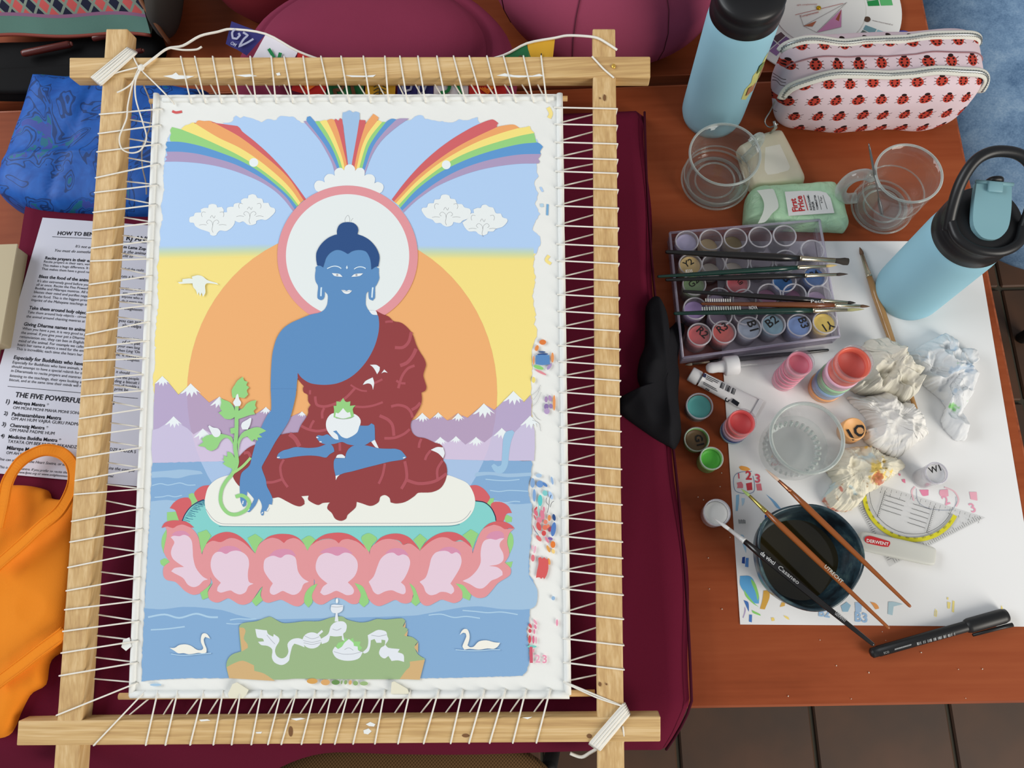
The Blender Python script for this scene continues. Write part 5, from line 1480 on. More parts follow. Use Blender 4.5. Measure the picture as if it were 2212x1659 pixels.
# ---- printed handout
ZP = MATZ + 0.0022
th0 = math.radians(-6.6)
PX, PY = Vector((math.cos(th0), math.sin(th0), 0)), Vector((-math.sin(th0), math.cos(th0), 0))
ptl = at(92, 470, ZP)
sheet = mat('white_copy_paper', (214, 214, 226), 0.85, spec=0.2)
prt = mat('black_print', (34, 36, 44), 0.9, spec=0.1)
ho = thing('printed_handout', 'white printed sheet of text partly under the left frame bar', 'paper', ptl + PX * 0.105 - PY * 0.15)
MB().slab([ptl, ptl + PX * 0.21, ptl + PX * 0.21 - PY * 0.297, ptl - PY * 0.297], UP, 0.0005, sheet).build('sheet', ho)
tx = MB()
Q5, Q6 = (0, 400, 420 / 1659.0), (0, 780, 420 / 1659.0)
for reg, s, x0, y0, x1, y1, bo, sh in (
    (Q5, 'HOW TO BEN', 488, 424, 795, 434, 2, 0), (Q5, "It's not en", 640, 530, 780, 541, 0, 1), (Q5, 'You must do somethin', 465, 566, 780, 582, 0, 1), (Q5, 'Recite prayers in their ea', 383, 632, 774, 657, 2, 0), (Q5, 'Recite prayers in their ears, verb', 372, 660, 774, 685, 0, 0), (Q5, 'This makes a huge difference. It h', 362, 692, 772, 717, 0, 0), (Q5, 'That makes them have a good reb', 353, 722, 770, 752, 0, 0),
    (Q5, 'Bless the food of the anima', 330, 790, 766, 824, 2, 0), (Q5, "It's also extremely good before you", 318, 825, 755, 860, 0, 0), (Q5, 'all at once. Recite the Five Powerfu', 308, 857, 760, 893, 0, 0), (Q5, 'Buddha and Milarepa mantras. All th', 298, 888, 757, 924, 0, 0), (Q5, 'blesses their mind and purifies negat', 288, 920, 754, 958, 0, 0), (Q5, 'on the food. This is the biggest prese', 277, 955, 752, 992, 0, 0), (Q5, 'imprint of the Mahayana teachings an', 266, 988, 748, 1028, 0, 0),
    (Q5, 'Take them around holy object', 245, 1057, 744, 1102, 2, 0), (Q5, 'Take them around holy objects - circum', 233, 1092, 742, 1136, 0, 0), (Q5, 'the animal around chanting mantras at t', 222, 1128, 740, 1173, 0, 0), (Q5, 'Giving Dharma names to animal', 200, 1197, 737, 1248, 2, 0), (Q5, 'When you have a pet, it is very good to gi', 188, 1232, 733, 1283, 0, 0), (Q5, 'the animal. If you give your pet a Dharma', 178, 1267, 720, 1317, 0, 0), (Q5, 'renunciation etc, they can ben in English,', 168, 1302, 720, 1354, 0, 0), (Q5, 'mind of the animal. For example we called', 158, 1337, 720, 1390, 0, 0), (Q5, 'hears her name it plants a seed for the enti', 147, 1370, 722, 1424, 0, 0), (Q5, 'This is incredible; each time she hears her n', 137, 1405, 722, 1460, 0, 0),
    (Q5, 'Especially for Buddhists who have', 115, 1482, 710, 1540, 2, 0), (Q5, 'Especially for Buddhists who have animals, w', 105, 1520, 710, 1578, 0, 0), (Q5, 'should attempt to have a special rebirth for th', 97, 1555, 708, 1615, 0, 0), (Q5, 'in Dharamsala to recite prayers and mantras t', 92, 1592, 706, 1652, 0, 0), (Q6, 'listening to the teachings, their eyes looking at', 82, 133, 703, 190, 0, 0), (Q6, 'biscuit, and at the same time their minds will re', 77, 168, 703, 224, 0, 0),
    (Q6, 'THE FIVE POWERFUL', 125, 305, 690, 360, 2, 0), (Q6, '1)', 48, 360, 78, 363, 1, 0), (Q6, 'Maitreya Mantra *', 112, 366, 410, 392, 2, 0), (Q6, 'OM MOHI MOHI MAHA MOHI SOHA', 108, 408, 690, 456, 0, 0), (Q6, '2)', 30, 458, 62, 461, 1, 0), (Q6, 'Padmasambhava Mantra', 98, 466, 518, 502, 2, 0), (Q6, 'OM AH HUM VAJRA GURU PADMA', 92, 502, 684, 552, 0, 0), (Q6, '3)', 13, 552, 46, 556, 1, 0), (Q6, 'Chenrezig Mantra *', 82, 560, 405, 586, 2, 0), (Q6, 'OM MANI PADME HUM', 77, 598, 460, 630, 0, 0),
    (Q6, '4)', 2, 648, 33, 652, 1, 0), (Q6, 'Medicine Buddha Mantra *', 68, 658, 515, 692, 2, 0), (Q6, 'TAYATA OM BEKANDZE BEKANDZE', 63, 696, 670, 747, 0, 0), (Q6, 'Milarepa M', 55, 752, 240, 768, 2, 0), (Q6, 'OM AH HUM', 50, 792, 240, 808, 0, 0), (Q6, 'DHI', 610, 838, 655, 842, 0, 0), (Q6, 'One can also recite the Heart Soetra, or each', -20, 845, 590, 896, 0, 1), (Q6, 'This is a short mantra. If you prefer to recite the l', -10, 912, 592, 962, 0, 1), (Q6, 'go to www.fpmt.org or www.enlightenment', 75, 950, 585, 992, 0, 1),
    (Q5, 'R) ANI', 1075, 468, 1250, 480, 2, 0), (Q5, 'm Lama Zop', 1052, 537, 1242, 555, 2, 0), (Q5, 'p the anima', 1050, 577, 1238, 594, 0, 1), (Q5, 'efit to', 1045, 612, 1130, 620, 0, 1), (Q5, 'of all the realiz', 1045, 720, 1225, 736, 0, 0), (Q5, 'om a human', 1032, 787, 1222, 805, 0, 0), (Q5, 'to bless it. If y', 1030, 890, 1215, 906, 0, 0), (Q5, 'em and oth', 1045, 930, 1212, 944, 0, 0), (Q5, 'anyone who e', 1035, 958, 1212, 976, 0, 0), (Q5, ', do it every tim', 1020, 992, 1210, 1010, 0, 0), (Q5, 'to enlightenm', 1015, 1058, 1210, 1075, 0, 0), (Q5, 'you can put', 1010, 1165, 1200, 1182, 0, 0), (Q5, 'also helps', 1040, 1205, 1200, 1221, 0, 0),
    (Q5, 'ma name inste', 1000, 1306, 1195, 1327, 0, 0), (Q5, 'of the pat', 1040, 1348, 1192, 1364, 0, 0), (Q5, 'your own lang', 1005, 1380, 1190, 1400, 0, 0), (Q5, "chen Ling 'On", 1000, 1417, 1190, 1435, 0, 0), (Q5, 'nt. It leaves a', 990, 1455, 1185, 1474, 0, 0), (Q5, 'to enlighten', 1045, 1492, 1185, 1506, 0, 0), (Q5, 'it should', 988, 1602, 1100, 1614, 0, 0), (Q6, 'ked the people', 985, 146, 1182, 163, 0, 0), (Q6, 'ding a biscuit i', 975, 180, 1182, 198, 0, 0), (Q6, 'are all humbly s', 978, 212, 1182, 231, 0, 0), (Q6, 'print be', 975, 248, 1090, 258, 0, 0), (Q6, 'S', 955, 370, 972, 372, 2, 0), (Q6, 'DZE RADZA S', 935, 763, 1155, 786, 0, 0), (Q6, 'ins the comple', 925, 923, 1145, 946, 0, 1), (Q6, 'mal.', 920, 987, 965, 993, 0, 1)):
    (u0, v0), (u1, v1) = Z(reg, [(x0, y0), (x1, y1)])
    write(tx, s, at(u0, v0, ZP + 0.0003), at(u1, v1, ZP + 0.0003), UP, prt, bold=0.018 * (bo > 0), shear=0.28 * sh)
for reg, a, b_ in ((Q5, (445, 440), (795, 456)), (Q5, (1050, 482), (1250, 494)), (Q6, (65, 215), (700, 272)), (Q6, (970, 300), (1175, 318))):
    tx.ribbon([at(*q, ZP + 0.0003) for q in Z(reg, [a, b_])], 0.0005, UP, prt)
tx.build('printed_text', ho)

# ---- orange cotton bag
oran = cloth_mat('orange_cotton', (236, 138, 36), 0.10, 0.88, 1300, bump=0.4)
oc = at(60, 1290, 0.05)
ob = thing('cotton_tote_bag', 'crumpled orange cotton bag with a long handle beside the left frame bar', 'bag', (oc.x, oc.y, 0.03))


def zlow(x, y):
    z = zmat(x, y)
    if z == 0.0 and y < -0.0805:
        z = -9.0 * (-0.0805 - y) ** 2 - 0.4 * (-0.0805 - y)
    return max(z, -0.2)


def ofold(x, y, s):
    n1 = noise.noise(Vector((x * 9 + y * 6, y * 5 - x * 4, 3)))
    n2 = abs(noise.noise(Vector((x * 16 - y * 9, y * 16 + x * 7, 8))))
    d_, _ = noise.voronoi(Vector((x * 9 + 3, y * 9, 0.5)))
    return (0.008 * n1 - 0.007 * n2 + 0.016 * (d_[0] - 0.4)) * (1 - s ** 6)


ol = resample(smooth_poly(W([(-120, 1060), (12, 1046), (60, 1048), (95, 1058), (102, 1075), (165, 1082), (172, 1110), (150, 1300), (137, 1395), (98, 1428), (87, 1480), (53, 1502), (9, 1584), (-40, 1600), (-140, 1560)], 0.04), 4), 150)
MB().blob(ol, zlow, 0.020, oran, 7, 3.0, 30, ofold, centre=(at(20, 1270, 0.05)[:2])).build('bag_body', ob)


def band(px, zs, w, m, name, parent, th=0.0016):
    """folded cloth strap: flat band of width w"""
    pts = smooth_poly([at(u, v, z) for (u, v), z in zip(px, zs)], 6, False, 180)
    b = MB()
    L_, R_ = [], []
    for i, p_ in enumerate(pts):
        t = pts[min(i + 1, len(pts) - 1)] - pts[max(i - 1, 0)]
        sd = t.cross(UP).normalized() * (w / 2)
        L_.append(p_ + sd + UP * 0.0006 * math.sin(i * 0.7))
        R_.append(p_ - sd)
    n = len(pts)
    k = UP * th
    b.add(L_ + R_ + [q - k for q in L_] + [q - k for q in R_], [[i, i + 1, n + i + 1, n + i] for i in range(n - 1)] + [[2 * n + i, 3 * n + i, 3 * n + i + 1, 2 * n + i + 1] for i in range(n - 1)] + [[i, 2 * n + i, 2 * n + i + 1, i + 1] for i in range(n - 1)] + [[n + i, n + i + 1, 3 * n + i + 1, 3 * n + i] for i in range(n - 1)], m)
    for e_ in (L_, R_):
        b.tube([q.lerp((L_[i] + R_[i]) / 2, 0.16) + UP * 0.0002 for i, q in enumerate(e_)], 0.0006, m, 5)
    return b.build(name, parent)


band([(-10, 1225), (40, 1180), (90, 1135), (130, 1100), (152, 1060), (159, 1025), (150, 995), (128, 977), (95, 972), (60, 985), (32, 1010), (14, 1045), (4, 1095), (-6, 1140)], [0.062, 0.064, 0.064, 0.062, 0.058, 0.052, 0.048, 0.046, 0.046, 0.048, 0.052, 0.058, 0.062, 0.062], 0.0125, oran, 'handle', ob)
band([(-10, 1478), (40, 1440), (90, 1402), (140, 1365)], [0.058, 0.06, 0.06, 0.056], 0.013, oran, 'handle', ob)

# ---- chair at the bottom edge, seat beside the table at the right
weave = mat('brown_woven_upholstery', (112, 84, 54), 0.95, spec=0.1)
_t = NT(weave)
_s = _t.sep(_t.coord('Object'))
_wx = _t.m('SINE', _t.m('MULTIPLY', _s[0], 1500.0))
_wy = _t.m('SINE', _t.m('MULTIPLY', _s[1], 1500.0))
_f = _t.m('MULTIPLY_ADD', _t.m('MULTIPLY', _wx, _wy), 0.5, 0.5)
_t.color(_t.mix(_f, rgb((70, 50, 32)), rgb((140, 106, 70))))
SZ = -0.26
ca, cb_ = at(548, 1659, SZ), at(1216, 1659, SZ)
ccx, hw = (ca.x + cb_.x) / 2, (cb_.x - ca.x) / 2 + 0.012
cfy = at(900, 1606, SZ).y
ch = thing('chair', 'brown woven upholstered chair pushed under the table front', 'chair', (ccx, cfy - 0.2, FLOOR_Z))
MB().superq((ccx, cfy - 0.21, SZ - 0.03), (hw, 0.21, 0.032), weave, 0.5, 0.45).build('seat', ch)
chm = mat('black_chair_frame', (26, 24, 24), 0.5)
for sx in (-1, 1):
    for yy in (cfy - 0.04, cfy - 0.38):
        MB().tube([(ccx + sx * (hw - 0.03), yy, SZ - 0.05), (ccx + sx * (hw - 0.01), yy, FLOOR_Z + 0.003)], 0.011, chm, 10).build('leg', ch)
denim = mat('faded_denim', (92, 122, 158), 0.9, spec=0.1)
_t = NT(denim)
_v = _t.coord('Object', (1, 1, 1), (0, 0, 0.5))
_f = _t.noise(_v, 16, 6, 0.75)
_f2 = _t.noise(_v, 420, 1, 0.5)
_t.color(_t.ramp(_t.m('ADD', _t.m('MULTIPLY', _f, 0.8), _t.m('MULTIPLY', _f2, 0.2)), [(0.36, rgb((92, 124, 160))), (0.52, rgb((128, 160, 194))), (0.68, rgb((162, 190, 216)))]))
_t.bump(_f2, 0.3, 0.0005)
DZ = -0.10
dcx, dcy = 0.565 + 0.245, 0.445 + 0.36
dn = thing('denim_seat', 'mottled blue denim seat beside the right table edge', 'seat', (dcx, dcy, FLOOR_Z))


def dnf(p_):
    k = 0.02 * noise.noise(Vector((p_.x * 5, p_.y * 4, 2)))
    return Vector((p_.x + k - 0.05 * max(0, p_.y - 0.2) * (p_.x < 0), p_.y, p_.z + k * 0.7))


MB().superq((dcx, dcy, DZ - 0.065), (0.25, 0.36, 0.07), denim, 0.45, 0.55, rot=Matrix.Rotation(0.05, 3, 'Z'), noisef=dnf).build('denim_cushion', dn)
for sx in (-1, 1):
    for sy in (-1, 1):
        MB().tube([(dcx + sx * 0.17, dcy + sy * 0.27, DZ - 0.1), (dcx + sx * 0.17, dcy + sy * 0.27, FLOOR_Z + 0.003)], 0.012, chm, 10).build('leg', dn)

# ================================================================== the right half of the table
def rad(u, v, z, px):
    """metres that px photograph pixels span at (u, v) on height z"""
    return (at(u + px, v, z) - at(u - px, v, z)).length / 2


glass = clear_mat('clear_glass', (250, 252, 251), 0.018, 0.02, 0.6, (206, 214, 210))
plastic = clear_mat('clear_lilac_plastic', (248, 246, 252), 0.045, 0.08, 0.5, (206, 200, 220), 0.6)
potclear = clear_mat('clear_pot_plastic', (250, 248, 252), 0.05, 0.06, 0.5, (228, 226, 234), 0.7)
blackm = mat('black_marker_ink', (24, 24, 28), 0.7)

# ---- big sheet of paper with trial marks
a3 = thing('drawing_paper', 'large white sheet with paint trials under the water glass and dark cup', 'paper', at(1850, 950, 0))
a3m = mat('white_drawing_paper', (236, 236, 236), 0.9, spec=0.15)
MB().slab([at(u, v, 0.0009) for u, v in ((1599, 1349), (2250, 1354), (2110, 521), (1544, 521))], UP, 0.0005, a3m).build('sheet', a3)
_lz = [0.0011]


def mark(pts, c, px=True, w=None, n=4):
    _lz[0] += 0.000004
    b = MB()
    P = [at(p_[0], p_[1], _lz[0]) for p_ in (smooth_poly(pts, n, w is None, 62) if len(pts) > 2 else pts)]
    m_ = mat('trial_%d_%d_%d' % c, c, 0.8, spec=0.2)
    if w:
        b.ribbon(P, w, UP, m_)
    else:
        b.poly(P, m_)
    return b.build('paint_mark', a3)


QA = (1500, 1000, 460 / 1817.0)
QB = (1780, 960, 432 / 1493.0)
for pts, c in (([(380, 35), (400, 25), (450, 35), (480, 55), (450, 68), (400, 60)], (240, 168, 84)), ([(360, 170), (400, 160), (415, 185), (415, 215), (365, 215), (368, 190)], (224, 128, 138)), ([(440, 175), (490, 165), (495, 230), (450, 235)], (206, 68, 78)), ([(525, 180), (568, 175), (578, 235), (535, 235)], (222, 122, 132)),
               ([(355, 275), (382, 268), (380, 330), (370, 410), (352, 410)], (150, 196, 226)), ([(400, 300), (430, 300), (425, 340), (408, 370)], (184, 214, 234)), ([(610, 265), (690, 330), (750, 405), (700, 380), (660, 325)], (128, 176, 216)), ([(600, 445), (625, 440), (625, 490), (602, 495)], (44, 74, 150)),
               ([(395, 610), (420, 620), (440, 690), (440, 770), (410, 690)], (168, 204, 230)), ([(408, 805), (432, 800), (430, 860), (405, 855)], (44, 74, 150)), ([(438, 810), (462, 810), (460, 890), (432, 885)], (90, 140, 206)), ([(560, 520), (580, 510), (585, 550), (555, 560)], (160, 204, 150)),
               ([(390, 965), (470, 965), (510, 1010), (550, 1130), (550, 1200), (510, 1195), (440, 1120), (390, 1040)], (98, 170, 222)), ([(480, 985), (520, 1030), (550, 1130), (540, 1180), (520, 1100), (490, 1030)], (142, 210, 116)), ([(420, 1075), (450, 1120), (510, 1195), (550, 1230), (500, 1200), (440, 1140)], (142, 210, 116)),
               ([(590, 1090), (640, 1085), (640, 1150), (600, 1250), (560, 1245), (580, 1170)], (214, 166, 76)), ([(730, 1230), (745, 1190), (775, 1190), (770, 1220)], (222, 176, 90)), ([(420, 1170), (460, 1190), (465, 1270), (450, 1240)], (74, 118, 186)), ([(490, 1255), (560, 1290), (565, 1305), (500, 1280)], (142, 210, 116)), ([(468, 1295), (492, 1295), (490, 1360), (466, 1355)], (78, 124, 196)), ([(430, 1225), (438, 1260), (418, 1325), (414, 1320), (428, 1270)], (178, 156, 204)),
               ([(655, 1320), (680, 1320), (685, 1345), (660, 1350)], (244, 214, 120)), ([(760, 1300), (800, 1315), (810, 1340), (780, 1325)], (246, 220, 130)), ([(1250, 1220), (1300, 1185), (1335, 1215), (1310, 1270), (1265, 1270)], (152, 190, 212)), ([(1370, 1190), (1430, 1190), (1425, 1270), (1375, 1285)], (168, 196, 226)), ([(1500, 1185), (1550, 1200), (1575, 1240), (1545, 1245)], (232, 160, 94)), ([(1655, 1185), (1700, 1185), (1780, 1205), (1700, 1225), (1690, 1300), (1650, 1290)], (178, 204, 214))):
    mark(Z(QA, pts), c)
for s, x0, y0, x1, y1, c in (('1', 376, 132, 386, 132, (216, 90, 110)), ('2', 438, 140, 490, 142, (206, 68, 78)), ('3', 518, 165, 562, 168, (216, 90, 110))):
    b = MB()
    (u0, v0), (u1, v1) = Z(QA, [(x0, y0), (x1, y1)])
    write(b, s, at(u0, v0, 0.0013), at(u1, v1, 0.0013), UP, mat('trial_%d_%d_%d' % c, c, 0.8), 0.03)
    b.build('brushed_number', a3)
for s, x0, y0, x1, y1 in (('B2', 1060, 1305, 1155, 1320), ('B3', 1370, 1350, 1478, 1362)):
    b = MB()
    (u0, v0), (u1, v1) = Z(QA, [(x0, y0), (x1, y1)])
    write(b, s, at(u0, v0, 0.0013), at(u1, v1, 0.0013), UP, mat('trial_blue_letters', (156, 190, 224), 0.8), 0.03)
    b.build('brushed_number', a3)
mark(Z(QA, [(490, 72), (400, 78), (350, 100), (333, 150), (345, 230), (390, 255), (470, 260), (508, 240), (513, 180), (500, 110)]), (104, 130, 170), w=0.0005)
for pts, c in (([(712, 338), (780, 338), (780, 380), (740, 385), (725, 365)], (230, 140, 170)), ([(865, 340), (925, 335), (930, 385), (885, 395), (862, 370)], (238, 172, 190)), ([(1085, 355), (1140, 355), (1145, 420), (1095, 410)], (240, 178, 194)), ([(580, 262), (605, 258), (608, 290), (588, 280)], (230, 130, 160)), ([(555, 215), (572, 220), (570, 236), (558, 230)], (230, 140, 164)),
               ([(350, 1178), (400, 1200), (412, 1225), (385, 1232)], (232, 160, 94)), ([(920, 1175), (945, 1180), (940, 1225), (922, 1225)], (240, 222, 140)), ([(960, 1165), (975, 1170), (970, 1255), (955, 1250)], (240, 222, 140)), ([(1325, 1200), (1342, 1245), (1320, 1245)], (244, 220, 110)), ([(918, 1142), (930, 1142), (928, 1160), (918, 1158)], (240, 222, 140))):
    mark(Z(QB, pts), c)
mark(Z(QB, [(690, 330), (700, 420), (760, 470), (860, 490), (960, 490), (985, 440), (985, 390)]), (150, 160, 180), w=0.0004)
mark(Z(QB, [(680, 315), (655, 350), (670, 420)]), (240, 196, 206), w=0.0014)
mark(Z(QB, [(900, 320), (970, 350), (1005, 410), (985, 465)]), (240, 196, 206), w=0.0014)
mark(Z(QB, [(830, 1230), (842, 1245), (838, 1285), (826, 1280), (830, 1240)]), (244, 226, 150), w=0.0008)
for s, x0, y0, x1, y1 in (('2', 905, 455, 945, 440), ('3', 1105, 510, 1140, 500)):
    b = MB()
    (u0, v0), (u1, v1) = Z(QB, [(x0, y0), (x1, y1)])
    write(b, s, at(u0, v0, 0.0013), at(u1, v1, 0.0013), UP, mat('trial_pink_number', (236, 160, 184), 0.8), 0.01)
    b.build('brushed_number', a3)
for k in range(6):
    mark([(1596 + k * 2.6, 1122 + (k % 2)), (1597 + k * 2.6, 1131)], (40, 44, 60), w=0.0005)

# ---- two blue bottles
bot = mat('powder_blue_coating', (150, 198, 215), 0.55, spec=0.3)
lidm = mat('black_lid_plastic', (26, 26, 28), 0.38)
spout_m = mat('blue_grey_spout', (124, 166, 176), 0.45)


def bottle(label, base, r, hb, lid=True):
    t = thing('water_bottle', label, 'bottle', base, 'powder-blue bottles')
    MB().lathe([(0, 0.0008), (r * 0.86, 0.0008), (r * 0.95, 0.003), (r * 0.995, 0.010), (r, 0.02), (r, hb - 0.016), (r * 0.985, hb - 0.006), (r * 0.95, hb)], base, bot, 72).build('bottle_body', t)
    c = MB()
    c.lathe([(r * 0.9, hb - 0.001), (r * 0.985, hb), (r * 0.99, hb + 0.013), (r * 0.955, hb + 0.0155), (r * 0.935, hb + 0.018), (r * 0.95, hb + 0.0205), (r * 0.95, hb + 0.025), (r * 0.9, hb + 0.029), (r * 0.62, hb + 0.0305), (0, hb + 0.0305)], base, lidm, 72)
    lo = c.build('lid', t)
    return t, lo


base2 = Vector((0.4165, 0.349, 0))
t2, lid2 = bottle('powder-blue bottle with open black handle and blue spout, lower right', base2, 0.0365, 0.142)
zt = 0.142 + 0.028
ang = math.radians(-8)
cx_, sx_ = math.cos(ang), math.sin(ang)


def b2p(x, y, z):
    return base2 + Vector((x * cx_ - y * sx_, x * sx_ + y * cx_, z))


hp = smooth_poly([b2p(-0.0315, -0.012, zt - 0.004), b2p(-0.0335, 0.004, zt + 0.010), b2p(-0.032, 0.022, zt + 0.024), b2p(-0.024, 0.038, zt + 0.034), b2p(-0.010, 0.046, zt + 0.038), b2p(0.010, 0.046, zt + 0.038), b2p(0.024, 0.038, zt + 0.034), b2p(0.032, 0.022, zt + 0.024), b2p(0.0335, 0.004, zt + 0.010), b2p(0.0315, -0.012, zt - 0.004)], 6, False, 180)
MB().tube(hp, 0.0052, lidm, 12).build('carry_handle', t2)
hp = smooth_poly([b2p(-0.032, -0.004, zt + 0.002), b2p(-0.027, -0.022, zt + 0.003), b2p(-0.014, -0.032, zt + 0.003), b2p(0.0, -0.0345, zt + 0.003), b2p(0.014, -0.032, zt + 0.003), b2p(0.027, -0.022, zt + 0.003), b2p(0.032, -0.004, zt + 0.002)], 6, False, 180)
MB().tube(hp, 0.0045, lidm, 12).build('lid_rim', t2)
sp_ = MB()
outl = smooth_poly([b2p(-0.0155, 0.026, zt + 0.018), b2p(0.0155, 0.026, zt + 0.018), b2p(0.0165, 0.004, zt + 0.013), b2p(0.015, -0.012, zt + 0.009), b2p(0.008, -0.0215, zt + 0.007), b2p(0.0, -0.0235, zt + 0.0065), b2p(-0.008, -0.0215, zt + 0.007), b2p(-0.015, -0.012, zt + 0.009), b2p(-0.0165, 0.004, zt + 0.013)], 4)
sp_.slab(outl, Vector((0, -0.2, 1)).normalized(), 0.006, spout_m)
so = sp_.build('spout_flap', t2)
MB().box(b2p(0, 0.0225, zt + 0.0195), (0.0065, 0.005, 0.0014), spout_m, rot=Matrix.Rotation(ang, 3, 'Z') @ Matrix.Rotation(0.2, 3, 'X'), bevel=0.001).build('hinge_tab', so)
MB().tube([b2p(-0.0165, 0.027, zt + 0.0185), b2p(0.0165, 0.027, zt + 0.0185)], 0.0018, spout_m, 8).build('spout_bar', so)
MB().superq(b2p(0.002, 0.031, zt + 0.012), (0.008, 0.004, 0.010), lidm, 0.8, 0.8, nu=20, nv=12).build('hinge_boss', lid2)
base1 = Vector((0.2215, 0.588, 0))
t1, lid1 = bottle('taller powder-blue bottle at the top with a sticker on its side', base1, 0.0365, 0.172)
MB().tube(smooth_poly([base1 + Vector(p_) for p_ in ((-0.031, 0, 0.198), (-0.030, 0.008, 0.215), (-0.016, 0.014, 0.228), (0.0, 0.016, 0.231), (0.016, 0.014, 0.228), (0.030, 0.008, 0.215), (0.031, 0, 0.198))], 5, False, 180), 0.005, lidm, 12).build('carry_handle', t1)
stk = [mat('sticker_yellow', (206, 206, 130), 0.5), mat('sticker_print', (176, 120, 92), 0.6), mat('sticker_green', (120, 140, 80), 0.6)]


def onb(a, z, k=1.0):
    return base1 + Vector((math.cos(a) * 0.0365 * (1.004 * k), math.sin(a) * 0.0365 * (1.004 * k), z))


s_ = MB()
so_ = [(-0.62, 0.075), (-0.40, 0.068), (-0.15, 0.080), (-0.02, 0.092), (0.02, 0.112), (-0.05, 0.135), (-0.2, 0.132), (-0.3, 0.120), (-0.5, 0.112), (-0.46, 0.1), (-0.62, 0.092)]
so_ = [(a - 0.52, z) for a, z in so_]
cen = onb(-0.80, 0.1, 1.03)
ring = [onb(a, z, 1.006) for a, z in so_]
s_.add([cen] + ring, [[0, i + 1, (i + 1) % len(ring) + 1] for i in range(len(ring))], stk[0])
sob = s_.build('sticker', t1)
s_ = MB()
for (a0, z0, a1, z1, m_) in ((-0.5, 0.078, -0.2, 0.092, stk[1]), (-0.38, 0.112, -0.15, 0.125, stk[2]), (-0.12, 0.095, -0.04, 0.115, stk[1])):
    a0, a1 = a0 - 0.52, a1 - 0.52
    s_.add([onb(a0, z0, 1.03), onb(a1, z0, 1.03), onb(a1, z1, 1.03), onb(a0, z1, 1.03)], [[0, 1, 2, 3]], m_)
s_.build('sticker_print', sob)

# ---- colour wheel and the grey object beside it
wc = at(1768.6, 17, 0.006)
wr = rad(1768.6, 17, 0.006, 178)
cw = thing('colour_chart', 'white cardboard colour-mixing wheel with swatch windows behind the bottle', 'colour chart', wc)
card = mat('white_card', (232, 232, 228), 0.7)
MB().lathe([(0, 0.0), (wr, 0.0), (wr, -0.0016), (0, -0.0016)], wc, card, 90, smooth=False).build('outer_disc', cw)
MB().lathe([(0, 0.0014), (wr * 0.56, 0.0014), (wr * 0.56, 0.0002), (0, 0.0002)], wc, card, 72, smooth=False).build('inner_disc', cw)
sw = []


def wpt(r, a, z=0.0003):
    return wc + Vector((math.cos(a) * r * wr, math.sin(a) * r * wr, z))


for a, cols4 in ((-2.42, [(92, 66, 74), (124, 92, 140), (104, 82, 134), (146, 110, 160)]), (-2.05, [(64, 52, 74), (98, 78, 130), (84, 66, 116), (120, 96, 150)]), (-1.62, [(60, 52, 80), (72, 64, 110), (88, 80, 130), (110, 100, 150)]), (-0.98, [(92, 84, 134), (96, 110, 160), (120, 140, 186), (128, 150, 196)]), (-0.62, [(88, 100, 96), (110, 150, 160), (130, 168, 180), (150, 186, 196)]), (0.12, [(30, 140, 70), (60, 160, 90), (90, 180, 110), (120, 196, 140)]), (0.45, [(120, 130, 60), (130, 170, 110), (150, 190, 130), (170, 206, 150)]), (0.9, [(150, 160, 50), (180, 186, 70), (206, 204, 100), (224, 220, 140)]), (-2.9, [(140, 60, 60), (170, 90, 90), (196, 120, 120), (214, 150, 150)]), (2.4, [(200, 120, 60), (214, 150, 90), (226, 176, 120), (234, 196, 150)]), (1.7, [(220, 190, 60), (228, 204, 90), (236, 216, 120), (240, 226, 150)])):
    b = MB()
    for k, c in enumerate(cols4):
        r0, r1 = (0.6, 0.74) if k < 2 else (0.755, 0.9)
        a0, a1 = (a - 0.13, a - 0.008) if k % 2 == 0 else (a + 0.008, a + 0.13)
        b.add([wpt(r0, a0), wpt(r0, a1), wpt(r1, a1), wpt(r1, a0)], [[0, 1, 2, 3]], mat('swatch_%d_%d_%d' % c, c, 0.7))
    b.build('swatch_window', cw)
tri = MB()
for pts, c in (([(1817, 58), (1818, 20), (1765, 70)], (196, 130, 170)), ([(1736, 56), (1764, 45), (1755, 57)], (176, 100, 70)), ([(1812, 46), (1818, 20), (1805, 42)], (170, 90, 60))):
    tri.poly([at(u, v, 0.0082) for u, v in pts], mat('wheel_tri_%d' % c[0], c, 0.7))
tri.build('printed_triangles', cw)
wl = MB()
redp = mat('red_print', (178, 80, 70), 0.8)
wl.ribbon([at(1718, 32, 0.0083), at(1822, 7, 0.0083)], 0.0006, UP, redp)
for q in ([(1736, 56), (1728, 32)], [(1764, 70), (1736, 56)], [(1736, 56), (1830, 5)], [(1764, 70), (1828, 6)]):
    wl.ribbon([at(*q[0], 0.0082), at(*q[1], 0.0082)], 0.0004, UP, mat('wheel_line', (120, 104, 100), 0.8))
write(wl, 'Complementair', at(1730, 37, 0.0083), at(1770, 27, 0.0083), UP, redp, 0.01)
write(wl, 'split complementair', at(1722, 12, 0.0083), at(1766, 10, 0.0083), UP, redp)
write(wl, 'www.muscreatief.nl', at(1884, 45, 0.0064), at(1928, 55, 0.0064), UP, mat('wheel_line', (120, 104, 100), 0.8))
for k in range(7):
    x = 1776 + k * 6.5
    wl.ribbon([at(x, 82 - k * 1.3, 0.0064), at(x + 5, 108 - k, 0.0064)], 0.0007, UP, mat('wheel_line' if k % 2 else 'wheel_red', (150, 90, 100), 0.8))
wl.build('printed_text', cw)
MB().superq(at(1768.6, 17, 0.0085), (0.003, 0.003, 0.002), mat('brass_rivet', (210, 170, 40), 0.25, 0.9), 1, 1, nu=16, nv=8).build('rivet', cw)
